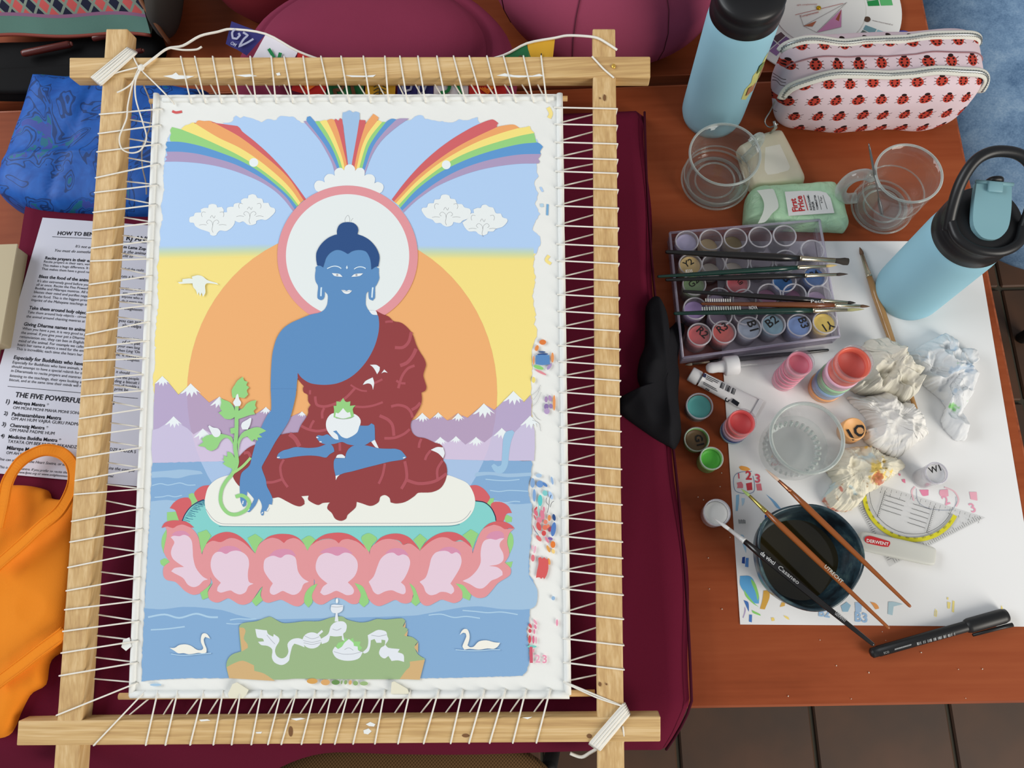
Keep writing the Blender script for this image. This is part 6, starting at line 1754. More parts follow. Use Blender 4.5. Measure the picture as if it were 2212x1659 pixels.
MB().poly([at(*q, 0.0066) for q in ell(1873.5, 41.5, 7, 6)], mat('rivet_hole', (84, 60, 44), 0.7)).build('punched_hole', cw)
gs = thing('colour_gauge', 'grey rounded card with a blue rim peeking out behind the ladybird pouch', 'card', at(1945, 88, 0.002))
MB().slab([at(*q, 0.003) for q in smooth_poly([(1925, 68), (1955, 66), (1972, 76), (1976, 98), (1960, 120), (1920, 118)], 5)], UP, 0.0022, mat('blue_card_rim', (66, 70, 150), 0.5)).build('rim', gs)
MB().slab([at(*q, 0.0036) for q in smooth_poly([(1926, 73), (1953, 71), (1966, 79), (1970, 98), (1955, 116), (1924, 114)], 5)], UP, 0.0006, mat('grey_card', (150, 154, 166), 0.5)).build('card_face', gs)
MB().poly([at(*q, 0.0038) for q in ell(1949, 93, 8, 5)], mat('punched_hole_wood', (90, 46, 26), 0.6)).build('punched_hole', gs)

# ---- ladybird pouch
lad = mat('ladybird_print_cotton', (226, 204, 212), 0.85, spec=0.15)
t_ = NT(lad)
s3 = t_.sep(t_.coord('Object'))
wob = t_.noise(t_.coord('Object'), 18, 2)
uu = t_.m('ADD', t_.m('DIVIDE', s3[0], 0.0235), t_.m('MULTIPLY', wob, 0.5))
vv = t_.m('ADD', t_.m('DIVIDE', t_.m('ADD', s3[1], s3[2]), 0.0265), t_.m('MULTIPLY', wob, 0.4))
row = t_.m('FLOOR', vv)
uu = t_.m('ADD', uu, t_.m('MULTIPLY', t_.m('MODULO', t_.m('ABSOLUTE', row), 2.0), 0.5))
px_ = t_.m('SUBTRACT', t_.m('FRACT', uu), 0.5)
py_ = t_.m('SUBTRACT', t_.m('FRACT', vv), 0.5)


def el(cx, cy, ax, ay):
    a = t_.m('DIVIDE', t_.m('SUBTRACT', px_, cx), ax)
    b = t_.m('DIVIDE', t_.m('SUBTRACT', py_, cy), ay)
    return t_.m('LESS_THAN', t_.m('ADD', t_.m('MULTIPLY', a, a), t_.m('MULTIPLY', b, b)), 1.0)


body = el(0, -0.03, 0.25, 0.27)
head = el(0, 0.245, 0.12, 0.085)
dark = head
for (x, y) in ((-0.11, 0.1), (0.11, 0.1), (-0.13, -0.06), (0.13, -0.06), (-0.08, -0.19), (0.08, -0.19)):
    dark = t_.m('MAXIMUM', dark, el(x, y, 0.052, 0.052))
apx = t_.m('ABSOLUTE', px_)
leg = t_.m('MULTIPLY', t_.m('LESS_THAN', apx, 0.34), t_.m('LESS_THAN', t_.m('ABSOLUTE', t_.m('SUBTRACT', t_.m('ABSOLUTE', t_.m('ADD', py_, 0.03)), t_.m('MULTIPLY', apx, 0.55))), 0.018))
leg = t_.m('MAXIMUM', leg, t_.m('MULTIPLY', t_.m('LESS_THAN', apx, 0.33), t_.m('LESS_THAN', t_.m('ABSOLUTE', t_.m('ADD', py_, 0.03)), 0.016)))
base_c = t_.mix(t_.noise(t_.coord('Object'), 9, 4), rgb((216, 192, 200)), rgb((232, 212, 218)))
c1 = t_.mix(leg, base_c, rgb((80, 48, 44)))
c2 = t_.mix(body, c1, rgb((190, 66, 52)))
t_.color(t_.mix(dark, c2, rgb((46, 26, 26))))
pc = Vector((0.392, 0.588, 0))
prot = Matrix.Rotation(math.radians(-2), 3, 'Z')
lp_ = thing('cosmetic_pouch', 'pink pouch printed with red ladybirds and two silver zips', 'pouch', pc)
PH_, PW_, PDp = 0.050, 0.107, 0.040


def pnoise(p_):
    n1 = noise.noise(Vector((p_.x * 22, p_.y * 18, p_.z * 22)))
    k = 0.0032 * n1
    d = -0.006 * math.exp(-((p_.x + 0.005) / 0.05) ** 2) * max(0, p_.z) / PH_
    sh = 0.008 * max(0.0, p_.z / PH_) * 0.6
    return Vector((p_.x * (1 + k * 3) + 0.002, p_.y * (1 + 0.16 * (1 - (p_.z / PH_) ** 2)) + k, p_.z + d + (k * 1.2) + (0.006 * p_.x / PW_) * max(0, p_.z / PH_)))


MB().superq(pc + Vector((0, 0, PH_ + 0.001)), (PW_, PDp, PH_), lad, 0.42, 0.42, rot=prot, nu=120, nv=60, noisef=pnoise).build('pouch_body', lp_)
zip_m = mat('silver_zip_teeth', (178, 182, 180), 0.32, 0.85)
tape_z = mat('zip_tape', (222, 220, 210), 0.8)


def sq_y(yf, b, infl=1.0):
    """point on the pouch's shell in the slice y = yf * depth, b from one end over the top to the other"""
    def sp(x, e):
        return math.copysign(abs(x) ** e, x)
    p_ = Vector((PW_ * infl * sp(math.cos(b), 0.42), PDp * yf, PH_ * infl * sp(math.sin(b), 0.42)))
    p_ = pnoise(p_)
    return prot @ p_ + pc + Vector((0, 0, PH_ + 0.001))


for yf in (-0.62, 0.52):
    path = [sq_y(yf, math.pi * (0.02 + 0.96 * i / 110) if yf < 0 else math.pi * (0.06 + 0.88 * i / 110), 1.012) for i in range(111)]
    tp = MB().tube(path, 0.0052, tape_z, 10, flat=(Vector((0, -0.35, 1)), 0.32))
    zo = tp.build('zip_tape', lp_)
    path2 = resample(path[:-1], 300)[:270]
    MB().tube([p_ + Vector((0, -0.0004, 0.0012)) for p_ in path2], [0.0022 if i % 2 else 0.0013 for i in range(len(path2))], zip_m, 7).build('zip_teeth', zo)
MB().tube([sq_y(-0.02, math.pi * (0.1 + 0.8 * i / 60), 1.004) for i in range(61)], 0.0009, mat('pouch_seam', (150, 110, 116), 0.9), 5).build('seam', lp_)
for s0 in (at(1672, 262, 0.04), at(2098, 146, 0.082)):
    MB().tube([s0, s0 + Vector((0.004, -0.003, -0.008)), s0 + Vector((0.0, -0.004, -0.018))], [0.0016, 0.0024, 0.0014], zip_m, 8, flat=(Vector((0, -1, 0)), 0.5)).build('zip_pull', lp_)
MB().tube(smooth_poly([at(1676, 215, 0.05), at(1664, 240, 0.03), at(1652, 262, 0.02), at(1662, 275, 0.018), at(1680, 268, 0.03)], 4, False, 180), 0.0009, zip_m, 6).build('zip_cord', lp_)

# ---- soap bar, wipes
soap = mat('cream_soap', (226, 218, 190), 0.4, spec=0.5)
NTs = NT(soap)
NTs.color(NTs.mix(NTs.noise(NTs.coord('Object'), 30, 3), rgb((214, 204, 170)), rgb((232, 226, 204))))
ol = resample(smooth_poly(W(Z((1400, 230, 460 / 2212.0), [(1150, 300), (1330, 250), (1390, 262), (1630, 740), (1600, 800), (1100, 850), (1040, 780), (930, 420)]), 0.012), 4), 80)
so1 = thing('soap_bar', 'worn cream-coloured soap bar between the glass mug and the wipes', 'soap', at(1685, 345, 0))
MB().blob(ol, 0.0006, 0.021, soap, 9, 3, 14).build('soap_block', so1)
MB().blob(resample(smooth_poly(W(Z((1400, 230, 460 / 2212.0), [(1190, 390), (1380, 350), (1510, 640), (1480, 690), (1230, 730), (1180, 680)]), 0.0215), 4), 50), 0.0203, 0.0016, mat('soap_panel', (238, 234, 218), 0.35), 5, 2, 6).build('stamped_panel', so1)
wip = mat('mint_plastic_wrap', (166, 214, 170), 0.3, spec=0.5)
NTw = NT(wip)
NTw.color(NTw.mix(NTw.noise(NTw.coord('Object'), 26, 3), rgb((172, 216, 176)), rgb((200, 238, 200))))
NTw.bump(NTw.noise(NTw.coord('Object'), 70, 3, 0.5, 0.8), 0.6, 0.004)
QC = (1400, 230, 460 / 2212.0)
ol = resample(smooth_poly(W(Z(QC, [(1000, 1190), (1005, 1100), (1030, 920), (1100, 850), (1300, 825), (1600, 800), (1930, 790), (1985, 850), (2045, 1000), (2095, 1210), (2060, 1275), (1900, 1262), (1560, 1258), (1250, 1235)]), 0.012), 3), 120)
wp = thing('wet_wipes_pack', 'mint-green packet of wet wipes with a white label behind the pot tray', 'wipes pack', at(1720, 450, 0))
WZ = 0.024
MB().blob(ol, 0.0006, WZ, wip, 6, 2.6, 18, lambda x, y, s: (0.0022 * noise.noise(Vector((x * 40, y * 40, 3))) + 0.0014 * abs(noise.noise(Vector((x * 90, y * 70, 6))))) * min(1, 0.12 + 3 * max(0, s - .5)) * 1.3).build('packet', wp)
lb = MB().slab([at(*q, WZ + 0.0026) for q in Z(QC, [(1420, 885), (1600, 876), (1780, 878), (1850, 895), (1895, 950), (1935, 1105), (1700, 1120), (1460, 1135)])], UP, 0.0006, mat('white_label', (236, 236, 234), 0.5)).build('label', wp)
lt = MB()
redt = mat('label_red', (204, 44, 48), 0.6)
for s, a, b_, m_, bo in (('First', (1562, 1088), (1530, 952), redt, .03), ('Price', (1630, 1082), (1592, 925), redt, .03), ('RUDDOSAME-', (1705, 1075), (1668, 915), prt, .02), ('PAPLER', (1738, 1075), (1716, 985), prt, .02), ('TOMMELETTER', (1772, 1072), (1738, 918), prt, .02), ('8 Page', (1815, 1000), (1798, 935), prt, 0)):
    (p0, p1) = Z(QC, [a, b_])
    write(lt, s, at(*p0, WZ + 0.0029), at(*p1, WZ + 0.0029), UP, m_, bo)
for a, b_, w in (((1660, 1078), (1615, 920), 0.0009), ((1800, 1070), (1765, 925), 0.0004), ((1860, 1065), (1815, 920), 0.0004)):
    q = Z(QC, [a, b_])
    lt.ribbon([at(*q[0], WZ + 0.0029), at(*q[1], WZ + 0.0029)], w, UP, redt if w > 0.0005 else prt)
lt.build('label_print', lb)
MB().slab([at(*q, WZ + 0.0024) for q in smooth_poly(Z(QC, [(1130, 872), (1290, 856), (1320, 900), (1355, 1040), (1290, 1110), (1220, 1195), (1140, 1215), (1190, 1110), (1205, 1020), (1180, 940)]), 4)], UP, 0.0004, mat('white_flap', (222, 228, 220), 0.5)).build('opening_flap', wp)

# ---- glass mugs and the spoon


def mug(label, rim, h, rpx, basepx, prof, handle, group='glass mugs'):
    c = at(rim[0], rim[1], h)
    bq = Vector((c.x, c.y, 0))
    rr = rad(rim[0], rim[1], h, rpx)
    t = thing('glass_mug', label, 'mug', bq, group)
    w = 0.0024
    outer = [(rr * k, h * z) for k, z in prof]
    inner = [(max(r_ - w, 0.001), max(z_, 0.006)) for r_, z_ in outer[::-1]]
    MB().lathe([(0.0, 0.0008)] + [(r_, max(z_, 0.0008)) for r_, z_ in outer] + inner + [(0, 0.0055)], bq, glass, 64).build('glass_body', t)
    MB().tube([bq + Vector((math.cos(a) * (rr - w / 2), math.sin(a) * (rr - w / 2), h)) for a in [2 * math.pi * i / 60 for i in range(60)]], w * 0.56, clear_mat('glass_rim', (236, 242, 240), 0.28, 0.02, 0.5, (210, 216, 212)), 8, closed=True).build('rim', t)
    for rk, zk, tk in ((prof[0][0] * 0.98, 0.004, 0.0018), (prof[0][0] * 0.72, 0.0072, 0.0011), (prof[2][0] * 0.985, h * prof[2][1] * 0.8, 0.0011), (prof[3][0] * 0.975, h * prof[3][1], 0.0008)):
        MB().tube([bq + Vector((math.cos(a) * rr * rk, math.sin(a) * rr * rk, zk)) for a in [2 * math.pi * i / 60 for i in range(60)]], tk, clear_mat('glass_base_ring', (240, 244, 242), 0.13, 0.02, 0.5, (216, 220, 216)), 8, closed=True).build('base_ring', t)
    MB().tube(smooth_poly([bq + Vector((math.cos(handle[0]) * d * rr, math.sin(handle[0]) * d * rr, z * h)) for d, z in handle[1]], 6, False, 180), handle[2], clear_mat('glass_handle', (238, 244, 242), 0.16, 0.02, 0.5, (214, 220, 216)), 10).build('handle', t)
    return t, bq, rr


mug('low round glass mug beside the soap, left of the two', (1566, 333), 0.062, 78.5, None, [(0.80, 0.0), (0.95, 0.05), (0.99, 0.18), (0.97, 0.32), (0.90, 0.48), (0.885, 0.6), (0.92, 0.78), (1.0, 1.0)], (0.52, [(0.93, 0.86), (1.12, 0.93), (1.27, 0.88), (1.30, 0.70), (1.22, 0.5), (1.05, 0.36), (0.93, 0.30)], 0.0048))
mg2, mq, mr = mug('tall glass mug with a spoon, right of the wipes', (1963, 374), 0.078, 74, None, [(0.80, 0.0), (0.93, 0.03), (0.96, 0.10), (0.955, 0.5), (0.97, 0.8), (1.0, 1.0)], (3.05, [(0.95, 0.86), (1.2, 0.92), (1.5, 0.84), (1.62, 0.62), (1.52, 0.38), (1.25, 0.26), (0.95, 0.30)], 0.0062))
steel = mat('brushed_steel', (150, 150, 150), 0.28, 0.9)
spn = thing('teaspoon', 'steel teaspoon leaning in the tall glass mug', 'spoon', mq + Vector((0, 0, 0.006)))
sp0, sp1 = at(1877, 312, 0.119), mq + Vector((-0.004, -0.012, 0.012))
sp_pts = [sp0.lerp(sp1, t) for t in (0, 0.06, 0.2, 0.4, 0.6, 0.75)]
MB().tube(sp_pts, [0.0016, 0.0032, 0.0038, 0.0030, 0.0018, 0.0015], steel, 10, flat=(Vector((0.8, 0.2, 1)), 0.35)).build('spoon_handle', spn)
MB().tube([sp0.lerp(sp1, t) for t in (0.74, 0.8, 0.86, 0.92, 0.97, 1.0)], [0.0015, 0.006, 0.009, 0.0095, 0.007, 0.002], steel, 12, flat=(Vector((0.8, 0.2, 1)), 0.25)).build('spoon_bowl', spn)


# ---- paint pots
def inkm(c):
    return mat('ink_%d_%d_%d' % c, c, 0.7)


def pot(label, rim, z1, r, paint, z0=0.0008, level=0.8, text=None, closed=False, cat='paint pot', group=None, wall=None, parent_name='paint_pot'):
    """one round pot: clear wall, paint inside, optional clear snap lid with marker lettering"""
    c = at(rim[0], rim[1], z1)
    b = Vector((c.x, c.y, z0))
    h = z1 - z0
    t = thing(parent_name, label, cat, b, group)
    wm = wall or potclear
    MB().lathe([(0, 0.0), (r * 0.9, 0.0), (r * 0.93, 0.0006), (r * 0.94, h * 0.7), (r * 0.99, h * 0.72), (r, h * 0.8), (r, h), (r * 0.94, h), (r * 0.90, h * 0.8), (r * 0.88, h * 0.08), (0, h * 0.07)], b, wm, 36).build('pot_wall', t)
    MB().tube([b + Vector((math.cos(a) * r * 0.97, math.sin(a) * r * 0.97, h)) for a in [2 * math.pi * i / 36 for i in range(36)]], 0.0008, clear_mat('pot_rim_plastic', (246, 246, 248), 0.3, 0.05, 0.4, (232, 230, 238)), 6, closed=True).build('pot_rim', t)
    top = None
    if paint:
        pm = mat('pot_paint_%d_%d_%d' % paint, paint, 0.45)
        lv = h * level
        top = MB().lathe([(0, h * 0.09), (r * 0.86, h * 0.09), (r * 0.875, lv + 0.0006), (r * 0.84, lv - 0.0006), (r * 0.6, lv - 0.0012), (0, lv - 0.0012)], b, pm, 30).build('paint', t)
    if closed:
        MB().lathe([(r * 0.97, h - 0.001), (r * 1.0, h), (r * 0.9, h + 0.0006), (0, h + 0.0006)], b, potclear, 36).build('snap_lid', t)
    if text:
        s, a, b2, tc = text
        q = MB()
        zz = z1 + 0.0012 if closed else z0 + h * level - 0.0004
        A_, B_ = at(*a, zz), at(*b2, zz)
        write(q, s, A_.lerp(B_, 0.1), B_.lerp(A_, 0.1), UP, inkm(tc), 0.02)
        q.build('marker_lettering', t)
    return t


K = (30, 28, 30)
GP_ = 'paint pots in the clear tray'
TZ = 0.031
PR = 0.0127
QT = (1400, 460, 500 / 2212.0)
tray_px = [(1447, 503), (1770, 475), (1813, 727), (1475, 773)]
tq = [at(u, v, 0.022) for u, v in tray_px]
tc = sum(tq, Vector()) / 4
tr_ = thing('pot_tray', 'clear lilac plastic tray holding rows of paint pots', 'tray', (tc.x, tc.y, 0))
MB().slab([Vector((p_.x, p_.y, 0.0022)) for p_ in tq], UP, 0.0012, plastic).build('tray_floor', tr_)
for i in range(4):
    a, b_ = tq[i], tq[(i + 1) % 4]
    nrm = (b_ - a).cross(UP).normalized()
    w_ = MB()
    w_.add([Vector((a.x, a.y, 0.001)), Vector((b_.x, b_.y, 0.001)), Vector((b_.x, b_.y, 0.022)), Vector((a.x, a.y, 0.022))] + [Vector((p_.x, p_.y, z_)) - nrm * -0.0012 for p_, z_ in ((a, 0.001), (b_, 0.001), (b_, 0.022), (a, 0.022))], [[0, 1, 2, 3], [7, 6, 5, 4], [3, 2, 6, 7], [0, 4, 5, 1]], plastic)
    w_.tube([Vector((a.x, a.y, 0.022)), Vector((b_.x, b_.y, 0.022))], 0.0014, clear_mat('tray_rim_plastic', (246, 244, 250), 0.22, 0.06, 0.4, (222, 216, 236)), 8)
    w_.tube([Vector((a.x, a.y, 0.010)) + nrm * 0.001, Vector((b_.x, b_.y, 0.010)) + nrm * 0.001], 0.0013, plastic, 8)
    w_.build('tray_wall', tr_)
fa, fb = tq[3].lerp(tq[2], 0.24), tq[3].lerp(tq[2], 0.8)
w_ = MB()
w_.add([Vector((fa.x, fa.y - 0.001, 0.012)), Vector((fb.x, fb.y - 0.001, 0.012)), Vector((fb.x, fb.y - 0.012, 0.009)), Vector((fa.x, fa.y - 0.012, 0.009)), Vector((fa.x, fa.y - 0.012, 0.006)), Vector((fb.x, fb.y - 0.012, 0.006))], [[0, 1, 2, 3], [3, 2, 5, 4]], plastic)
w_.build('front_catch', tr_)
rows = [
    ((1483.6, 521), (176, 172, 206), 0.8, None, 'closed pot with greyish-lilac lid, far left corner of the tray', 1),
    ((1535.6, 518), (196, 176, 140), 0.25, None, 'nearly empty pot with tan residue, second in the tray\'s far row', 0),
    ((1588.7, 515), (136, 122, 92), 0.35, None, 'pot smeared with olive-brown paint, middle of the tray\'s far row', 0),
    ((1642, 512), None, 0, None, 'empty clear pot, fourth in the tray\'s far row', 0),
    ((1695, 509), None, 0, None, 'empty clear pot, fifth in the tray\'s far row', 0),
    ((1755, 541), None, 0, None, 'empty clear pot at the tray\'s right edge beside the broad brush tip', 0),
    ((1491.5, 571), (232, 202, 130), 0.85, ('Y2', (1478, 580), (1502, 567), K), 'pale yellow pot marked Y2 at the tray\'s left edge', 1),
    ((1541, 571), (214, 206, 196), 0.2, None, 'empty clear pot beside the pot marked Y2', 0),
    ((1592, 569), (206, 200, 192), 0.2, None, 'empty clear pot under the broad black brush handle', 0),
    ((1645, 568), None, 0, None, 'empty clear pot in the tray between the upper brushes', 0),
    ((1698, 563), None, 0, None, 'empty clear pot under the broad brush\'s ferrule', 0),
    ((1499.5, 614), (138, 172, 118), 0.85, ('G2', (1492, 624), (1513, 606), K), 'green pot marked G2 at the tray\'s left edge', 1),
    ((1594.4, 611), (206, 84, 96), 0.85, ('R8', (1588, 604), (1600, 618), K), 'pinkish-red pot in the middle of the tray', 1),
    ((1694, 607), (72, 122, 184), 0.7, ('B', (1690, 600), (1697, 612), K), 'mid-blue open pot in the tray, left of the darker blue one', 0),
    ((1761.7, 596), (44, 104, 176), 0.8, ('B4', (1752, 600), (1772, 592), K), 'deep blue pot at the tray\'s right edge', 1),
    ((1553.7, 645), (200, 186, 214), 0.4, None, 'clear pot with lilac residue, below the pinkish-red pot\'s left', 0),
    ((1608, 648), (204, 190, 206), 0.4, None, 'clear pot with lilac residue under the barcode brush', 0),
    ((1662, 636), (176, 130, 160), 0.5, None, 'mauve pot under the lower black brush, left of two', 0),
    ((1716.5, 636), (168, 122, 152), 0.5, None, 'mauve pot under the lower black brush, right of two', 0),
    ((1770.7, 640), (186, 160, 196), 0.5, None, 'lilac pot at the tray\'s right edge under a fine brush tip', 1),
    ((1501.7, 666), (176, 152, 206), 0.7, None, 'violet pot above the pot marked R2', 0),
    ((1556, 680), (190, 174, 200), 0.35, None, 'clear violet-tinted pot under the lower green brush', 0),
    ((1610, 678), (206, 196, 208), 0.3, None, 'clear pot between the lower green brush and the pot marked B1', 0),
    ((1510.8, 722), (206, 84, 88), 0.85, ('R2', (1501, 713), (1524, 734), K), 'red pot marked R2 at the tray\'s near left corner', 1),
    ((1563.9, 717), (212, 86, 80), 0.85, ('R3', (1553, 722), (1577, 707), K), 'brighter red pot marked R3 beside R2', 1),
    ((1619, 708), (176, 190, 210), 0.85, ('B1', (1612, 693), (1622, 719), K), 'pale blue-grey pot marked B1', 1),
    ((1671, 700), (148, 188, 206), 0.85, ('B2', (1660, 710), (1686, 692), K), 'light blue pot marked B2', 1),
    ((1726.6, 702), (122, 156, 214), 0.85, ('B3', (1722, 686), (1734, 713), K), 'cornflower-blue pot marked B3', 1),
    ((1782, 696), (238, 208, 90), 0.85, ('Y1', (1798, 690), (1772, 703), K), 'yellow pot marked Y1 at the tray\'s near right corner', 1),
]
for rim, paint, lev, txt, lab, cl in rows:
    pot(lab, rim, TZ, PR, paint, 0.0034, lev, txt, bool(cl), group=GP_)

pot('teal pot with dried flakes left of the paper', (1511, 877), 0.020, rad(1511, 877, 0.02, 29), (92, 176, 172), level=0.85)
gl = pot('green-rimmed pot lid marked G1 on the table', (1505, 949), 0.013, rad(1505, 949, 0.013, 27), (110, 84, 56), level=0.6, text=('G1', (1499, 938), (1507, 966), K), wall=mat('green_lid_plastic', (138, 200, 118), 0.4))
pot('open pot of leaf-green paint below the G1 lid', (1537, 990), 0.026, rad(1537, 990, 0.026, 25), (92, 190, 70), level=0.72, wall=mat('green_stained_plastic', (150, 214, 130), 0.35))
pot('open pot of white paint with the black brush tip in it', (1549, 1107), 0.024, rad(1549, 1107, 0.024, 29), (244, 244, 240), level=0.75, wall=mat('milky_plastic', (240, 240, 242), 0.35))
pot('small clear pot marked W1 at the right of the paper', (2023, 1022), 0.034, rad(2023, 1022, 0.034, 24), (230, 232, 230), level=0.9, text=('W1', (2006, 1024), (2037, 1015), K), closed=True)
o1 = at(1845.6, 926, 0.019)
ol1 = thing('paint_pot', 'paint pot with solid orange lid marked O1 beside the water glass', 'paint pot', (o1.x, o1.y, 0.001))
r_ = rad(1845, 926, 0.019, 25.5)
orl = mat('orange_lid_plastic', (238, 178, 116), 0.45)
MB().lathe([(0, 0.0), (r_ * 1.02, 0.0), (r_ * 1.02, 0.012), (r_ * 0.98, 0.0155), (r_, 0.0165), (r_ * 0.96, 0.018), (r_ * 0.86, 0.018), (r_ * 0.84, 0.0172), (0, 0.0172)], (o1.x, o1.y, 0.001), orl, 44).build('lid_shell', ol1)
q = MB()
write(q, 'O1', at(1864, 914, 0.0188), at(1829, 930, 0.0188), UP, inkm(K), 0.03)
q.build('marker_lettering', ol1)


def stack(label, rim, ztop, rpx, layers, inside, group=None, base_px=None):
    """pots screwed on top of one another; layers of (colour, share of height)"""
    r = rad(rim[0], rim[1], ztop, rpx)
    c = at(rim[0], rim[1], ztop)
    b = at(base_px[0], base_px[1], 0.001) if base_px else Vector((c.x, c.y, 0.001))
    t = thing('pot_stack', label, 'pot stack', b, group)
    ax = (c - b)
    H = ax.length
    h = 0.0
    for i, (col_, sh) in enumerate(layers):
        hh = H * sh
        m_ = mat('stack_%d_%d_%d' % col_, col_, 0.3, spec=0.5)
        base = b + ax.normalized() * h
        last = i == len(layers) - 1
        prof = [(0, 0), (r * 0.93, 0), (r * 0.95, hh * 0.15), (r * 0.95, hh * 0.62), (r, hh * 0.66), (r, hh * 0.98), (r * 0.94, hh)] + ([(r * 0.86, hh * 0.95), (r * 0.82, hh * 0.6), (0, hh * 0.58)] if last else [(0, hh)])
        po = MB().lathe(prof, base, m_, 44, axis=ax).build('stacked_pot', t)
        MB().lathe([(r * 1.0, hh * 0.62), (r * 1.025, hh * 0.66), (r * 1.025, hh * 0.74), (r * 1.0, hh * 0.78)], base, potclear, 44, axis=ax).build('screw_ring', po)
        if last:
            MB().lathe([(0, hh * 0.6), (r * 0.8, hh * 0.6), (r * 0.83, hh * 0.72)], base, mat('stack_in_%d_%d_%d' % inside, inside, 0.5), 36, axis=ax).build('paint', po)
            MB().lathe([(r * 1.0, hh * 0.9), (r * 1.01, hh), (r * 1.0, hh + 0.006), (r * 0.96, hh + 0.0065), (r * 0.95, hh)], base, potclear, 44, axis=ax).build('clear_collar', po)
        h += hh
    return t


stack('short stack of pots with a coral-red open pot on top, by the paint tube', (1602, 913), 0.046, 29, [((140, 166, 186), 0.16), ((40, 60, 120), 0.09), ((176, 150, 176), 0.2), ((224, 150, 156), 0.2), ((226, 92, 92), 0.35)], (210, 76, 78))
stack('stack of pink pots in front of the tray', (1728, 785), 0.062, 28, [((228, 158, 176), 0.22), ((222, 142, 162), 0.16), ((224, 148, 168), 0.16), ((220, 134, 156), 0.16), ((222, 140, 158), 0.3)], (212, 112, 130))
stack('tall stack of wider pots in rainbow bands with coral paint on top', (1843, 785), 0.090, 39, [((236, 168, 112), 0.14), ((148, 174, 208), 0.2), ((158, 200, 160), 0.18), ((222, 176, 196), 0.2), ((220, 104, 84), 0.28)], (204, 92, 82))

# ---- brushes


def brush(label, p, r, cols, bristle_col, round_tip=True, text=None, flat_tip=1.0, ferr=None):
    """p: four 3-d points: handle end, handle/ferrule, ferrule/bristle, tip"""
    t = thing('paintbrush', label, 'paintbrush', p[0].lerp(p[1], 0.5))
    d = p[1] - p[0]
    MB().tube([p[0], p[0].lerp(p[1], 0.01), p[0].lerp(p[1], 0.3), p[0].lerp(p[1], 0.62), p[0].lerp(p[1], 0.86), p[1]], [r * 0.35, r * 0.5, r * 0.72, r * 0.95, r * 1.0, r * 0.72], mat('lacquer_%d_%d_%d' % cols, cols, 0.22, spec=0.6), 14).build('handle', t)
    fm = ferr or mat('nickel_ferrule', (196, 184, 160), 0.22, 0.9)
    e = p[2] - p[1]
    MB().tube([p[1], p[1] + e * 0.08, p[1] + e * 0.1, p[1] + e * 0.16, p[1] + e * 0.18, p[1] + e * 0.24, p[1] + e * 0.26, p[2]], [r * 0.78, r * 0.78, r * 0.66, r * 0.76, r * 0.64, r * 0.74, r * 0.64, r * 0.5 * flat_tip], fm, 12).build('ferrule', t)
    MB().tube([p[2], p[2].lerp(p[3], 0.3), p[2].lerp(p[3], 0.7), p[3]], [r * 0.48 * flat_tip, r * 0.55 * flat_tip, r * (0.34 if round_tip else 0.75) * flat_tip, r * (0.06 if round_tip else 0.7) * flat_tip], mat('hair_%d_%d_%d' % bristle_col, bristle_col, 0.8), 10).build('bristles', t)
    if text:
        for s, t0, t1, c in text:
            q = MB()
            side = (d.normalized().cross(UP)).normalized()
            a, b2 = p[0].lerp(p[1], t0), p[0].lerp(p[1], t1)
            lift = UP * (r * 0.96 + 0.0003) + side * (r * 0.25)
            uv, _f = text_geo(s, 0.01)
            hmax = max(w for _, w in uv) * (b2 - a).length
            write(q, s, a + lift - side * (r * 0.6), b2 + lift - side * (r * 0.6), UP, mat('brush_print_%d' % c[0], c, 0.5), 0.01, 0.0, tall=(r * 1.1) / hmax)
            q.build('handle_print', t)
    return t


def bz(px, zs):
    return [at(u, v, z) for (u, v), z in zip(px, zs)]


zb = TZ + 0.0052
blk, grn, brn = (24, 22, 22), (16, 52, 44), (112, 62, 34)
prW = (206, 206, 206)
brush('broad black brush lying across the tray, farthest of the row', bz([(1437.3, 544), (1726.6, 558.3), (1803.5, 562.8), (1831.7, 565.5)], [zb + .001, zb + .0005, zb, zb - .001]), 0.0044, blk, (62, 56, 50), False, flat_tip=1.25)
brush('dark green brush with yellowish tip on the tray, upper of the green pair', bz([(1420, 597.4), (1722, 578), (1784, 574.8), (1808, 573)], [zb + .002] * 4), 0.0031, grn, (206, 180, 120), text=[('8235', .2, .25, prW)])
brush('black round brush crossing below the upper green one', bz([(1437.3, 604.7), (1738, 595.5), (1805.7, 592.9), (1831.7, 592)], [zb + .001] * 4), 0.0033, blk, (62, 52, 46), text=None)
brush('slim black brush slanting down across the lower tray', bz([(1475.7, 629), (1773, 649.4), (1830.6, 653.3), (1848.7, 654.5)], [zb] * 4), 0.0032, blk, (44, 40, 38))
brush('brown brush with a barcode sticker on the tray', bz([(1514, 656), (1802, 659.3), (1857.7, 661.2), (1879, 662.2)], [zb + .001] * 4), 0.0032, brn, (96, 70, 50), text=[('IIIIIIIIIIII', .03, .22, (226, 224, 216)), ('Petit', .82, .92, prW)])
brush('dark green brush with a pale tip, nearest on the tray', bz([(1455.4, 677), (1754.9, 670.4), (1829.5, 669.4), (1866.8, 668)], [zb] * 4), 0.0036, grn, (166, 164, 118), text=[('IIIIIIIIIIIIIIIII', .2, .48, (190, 200, 192)), ('NOVA', .54, .6, prW)])
brush('black brush lying on the table in front of the tray', bz([(1790, 756), (1533, 782), (1495, 786.5), (1480, 788.5)], [0.0045, 0.004, 0.003, 0.002]), 0.0031, blk, (150, 140, 126))
brush('natural wood brush lying on the paper beside the blue bottle', bz([(1979, 886), (1878, 598), (1862.5, 551), (1857, 534)], [0.0048, 0.005, 0.0045, 0.004]), 0.0042, (172, 130, 80), (110, 82, 62))
cz = 0.0655
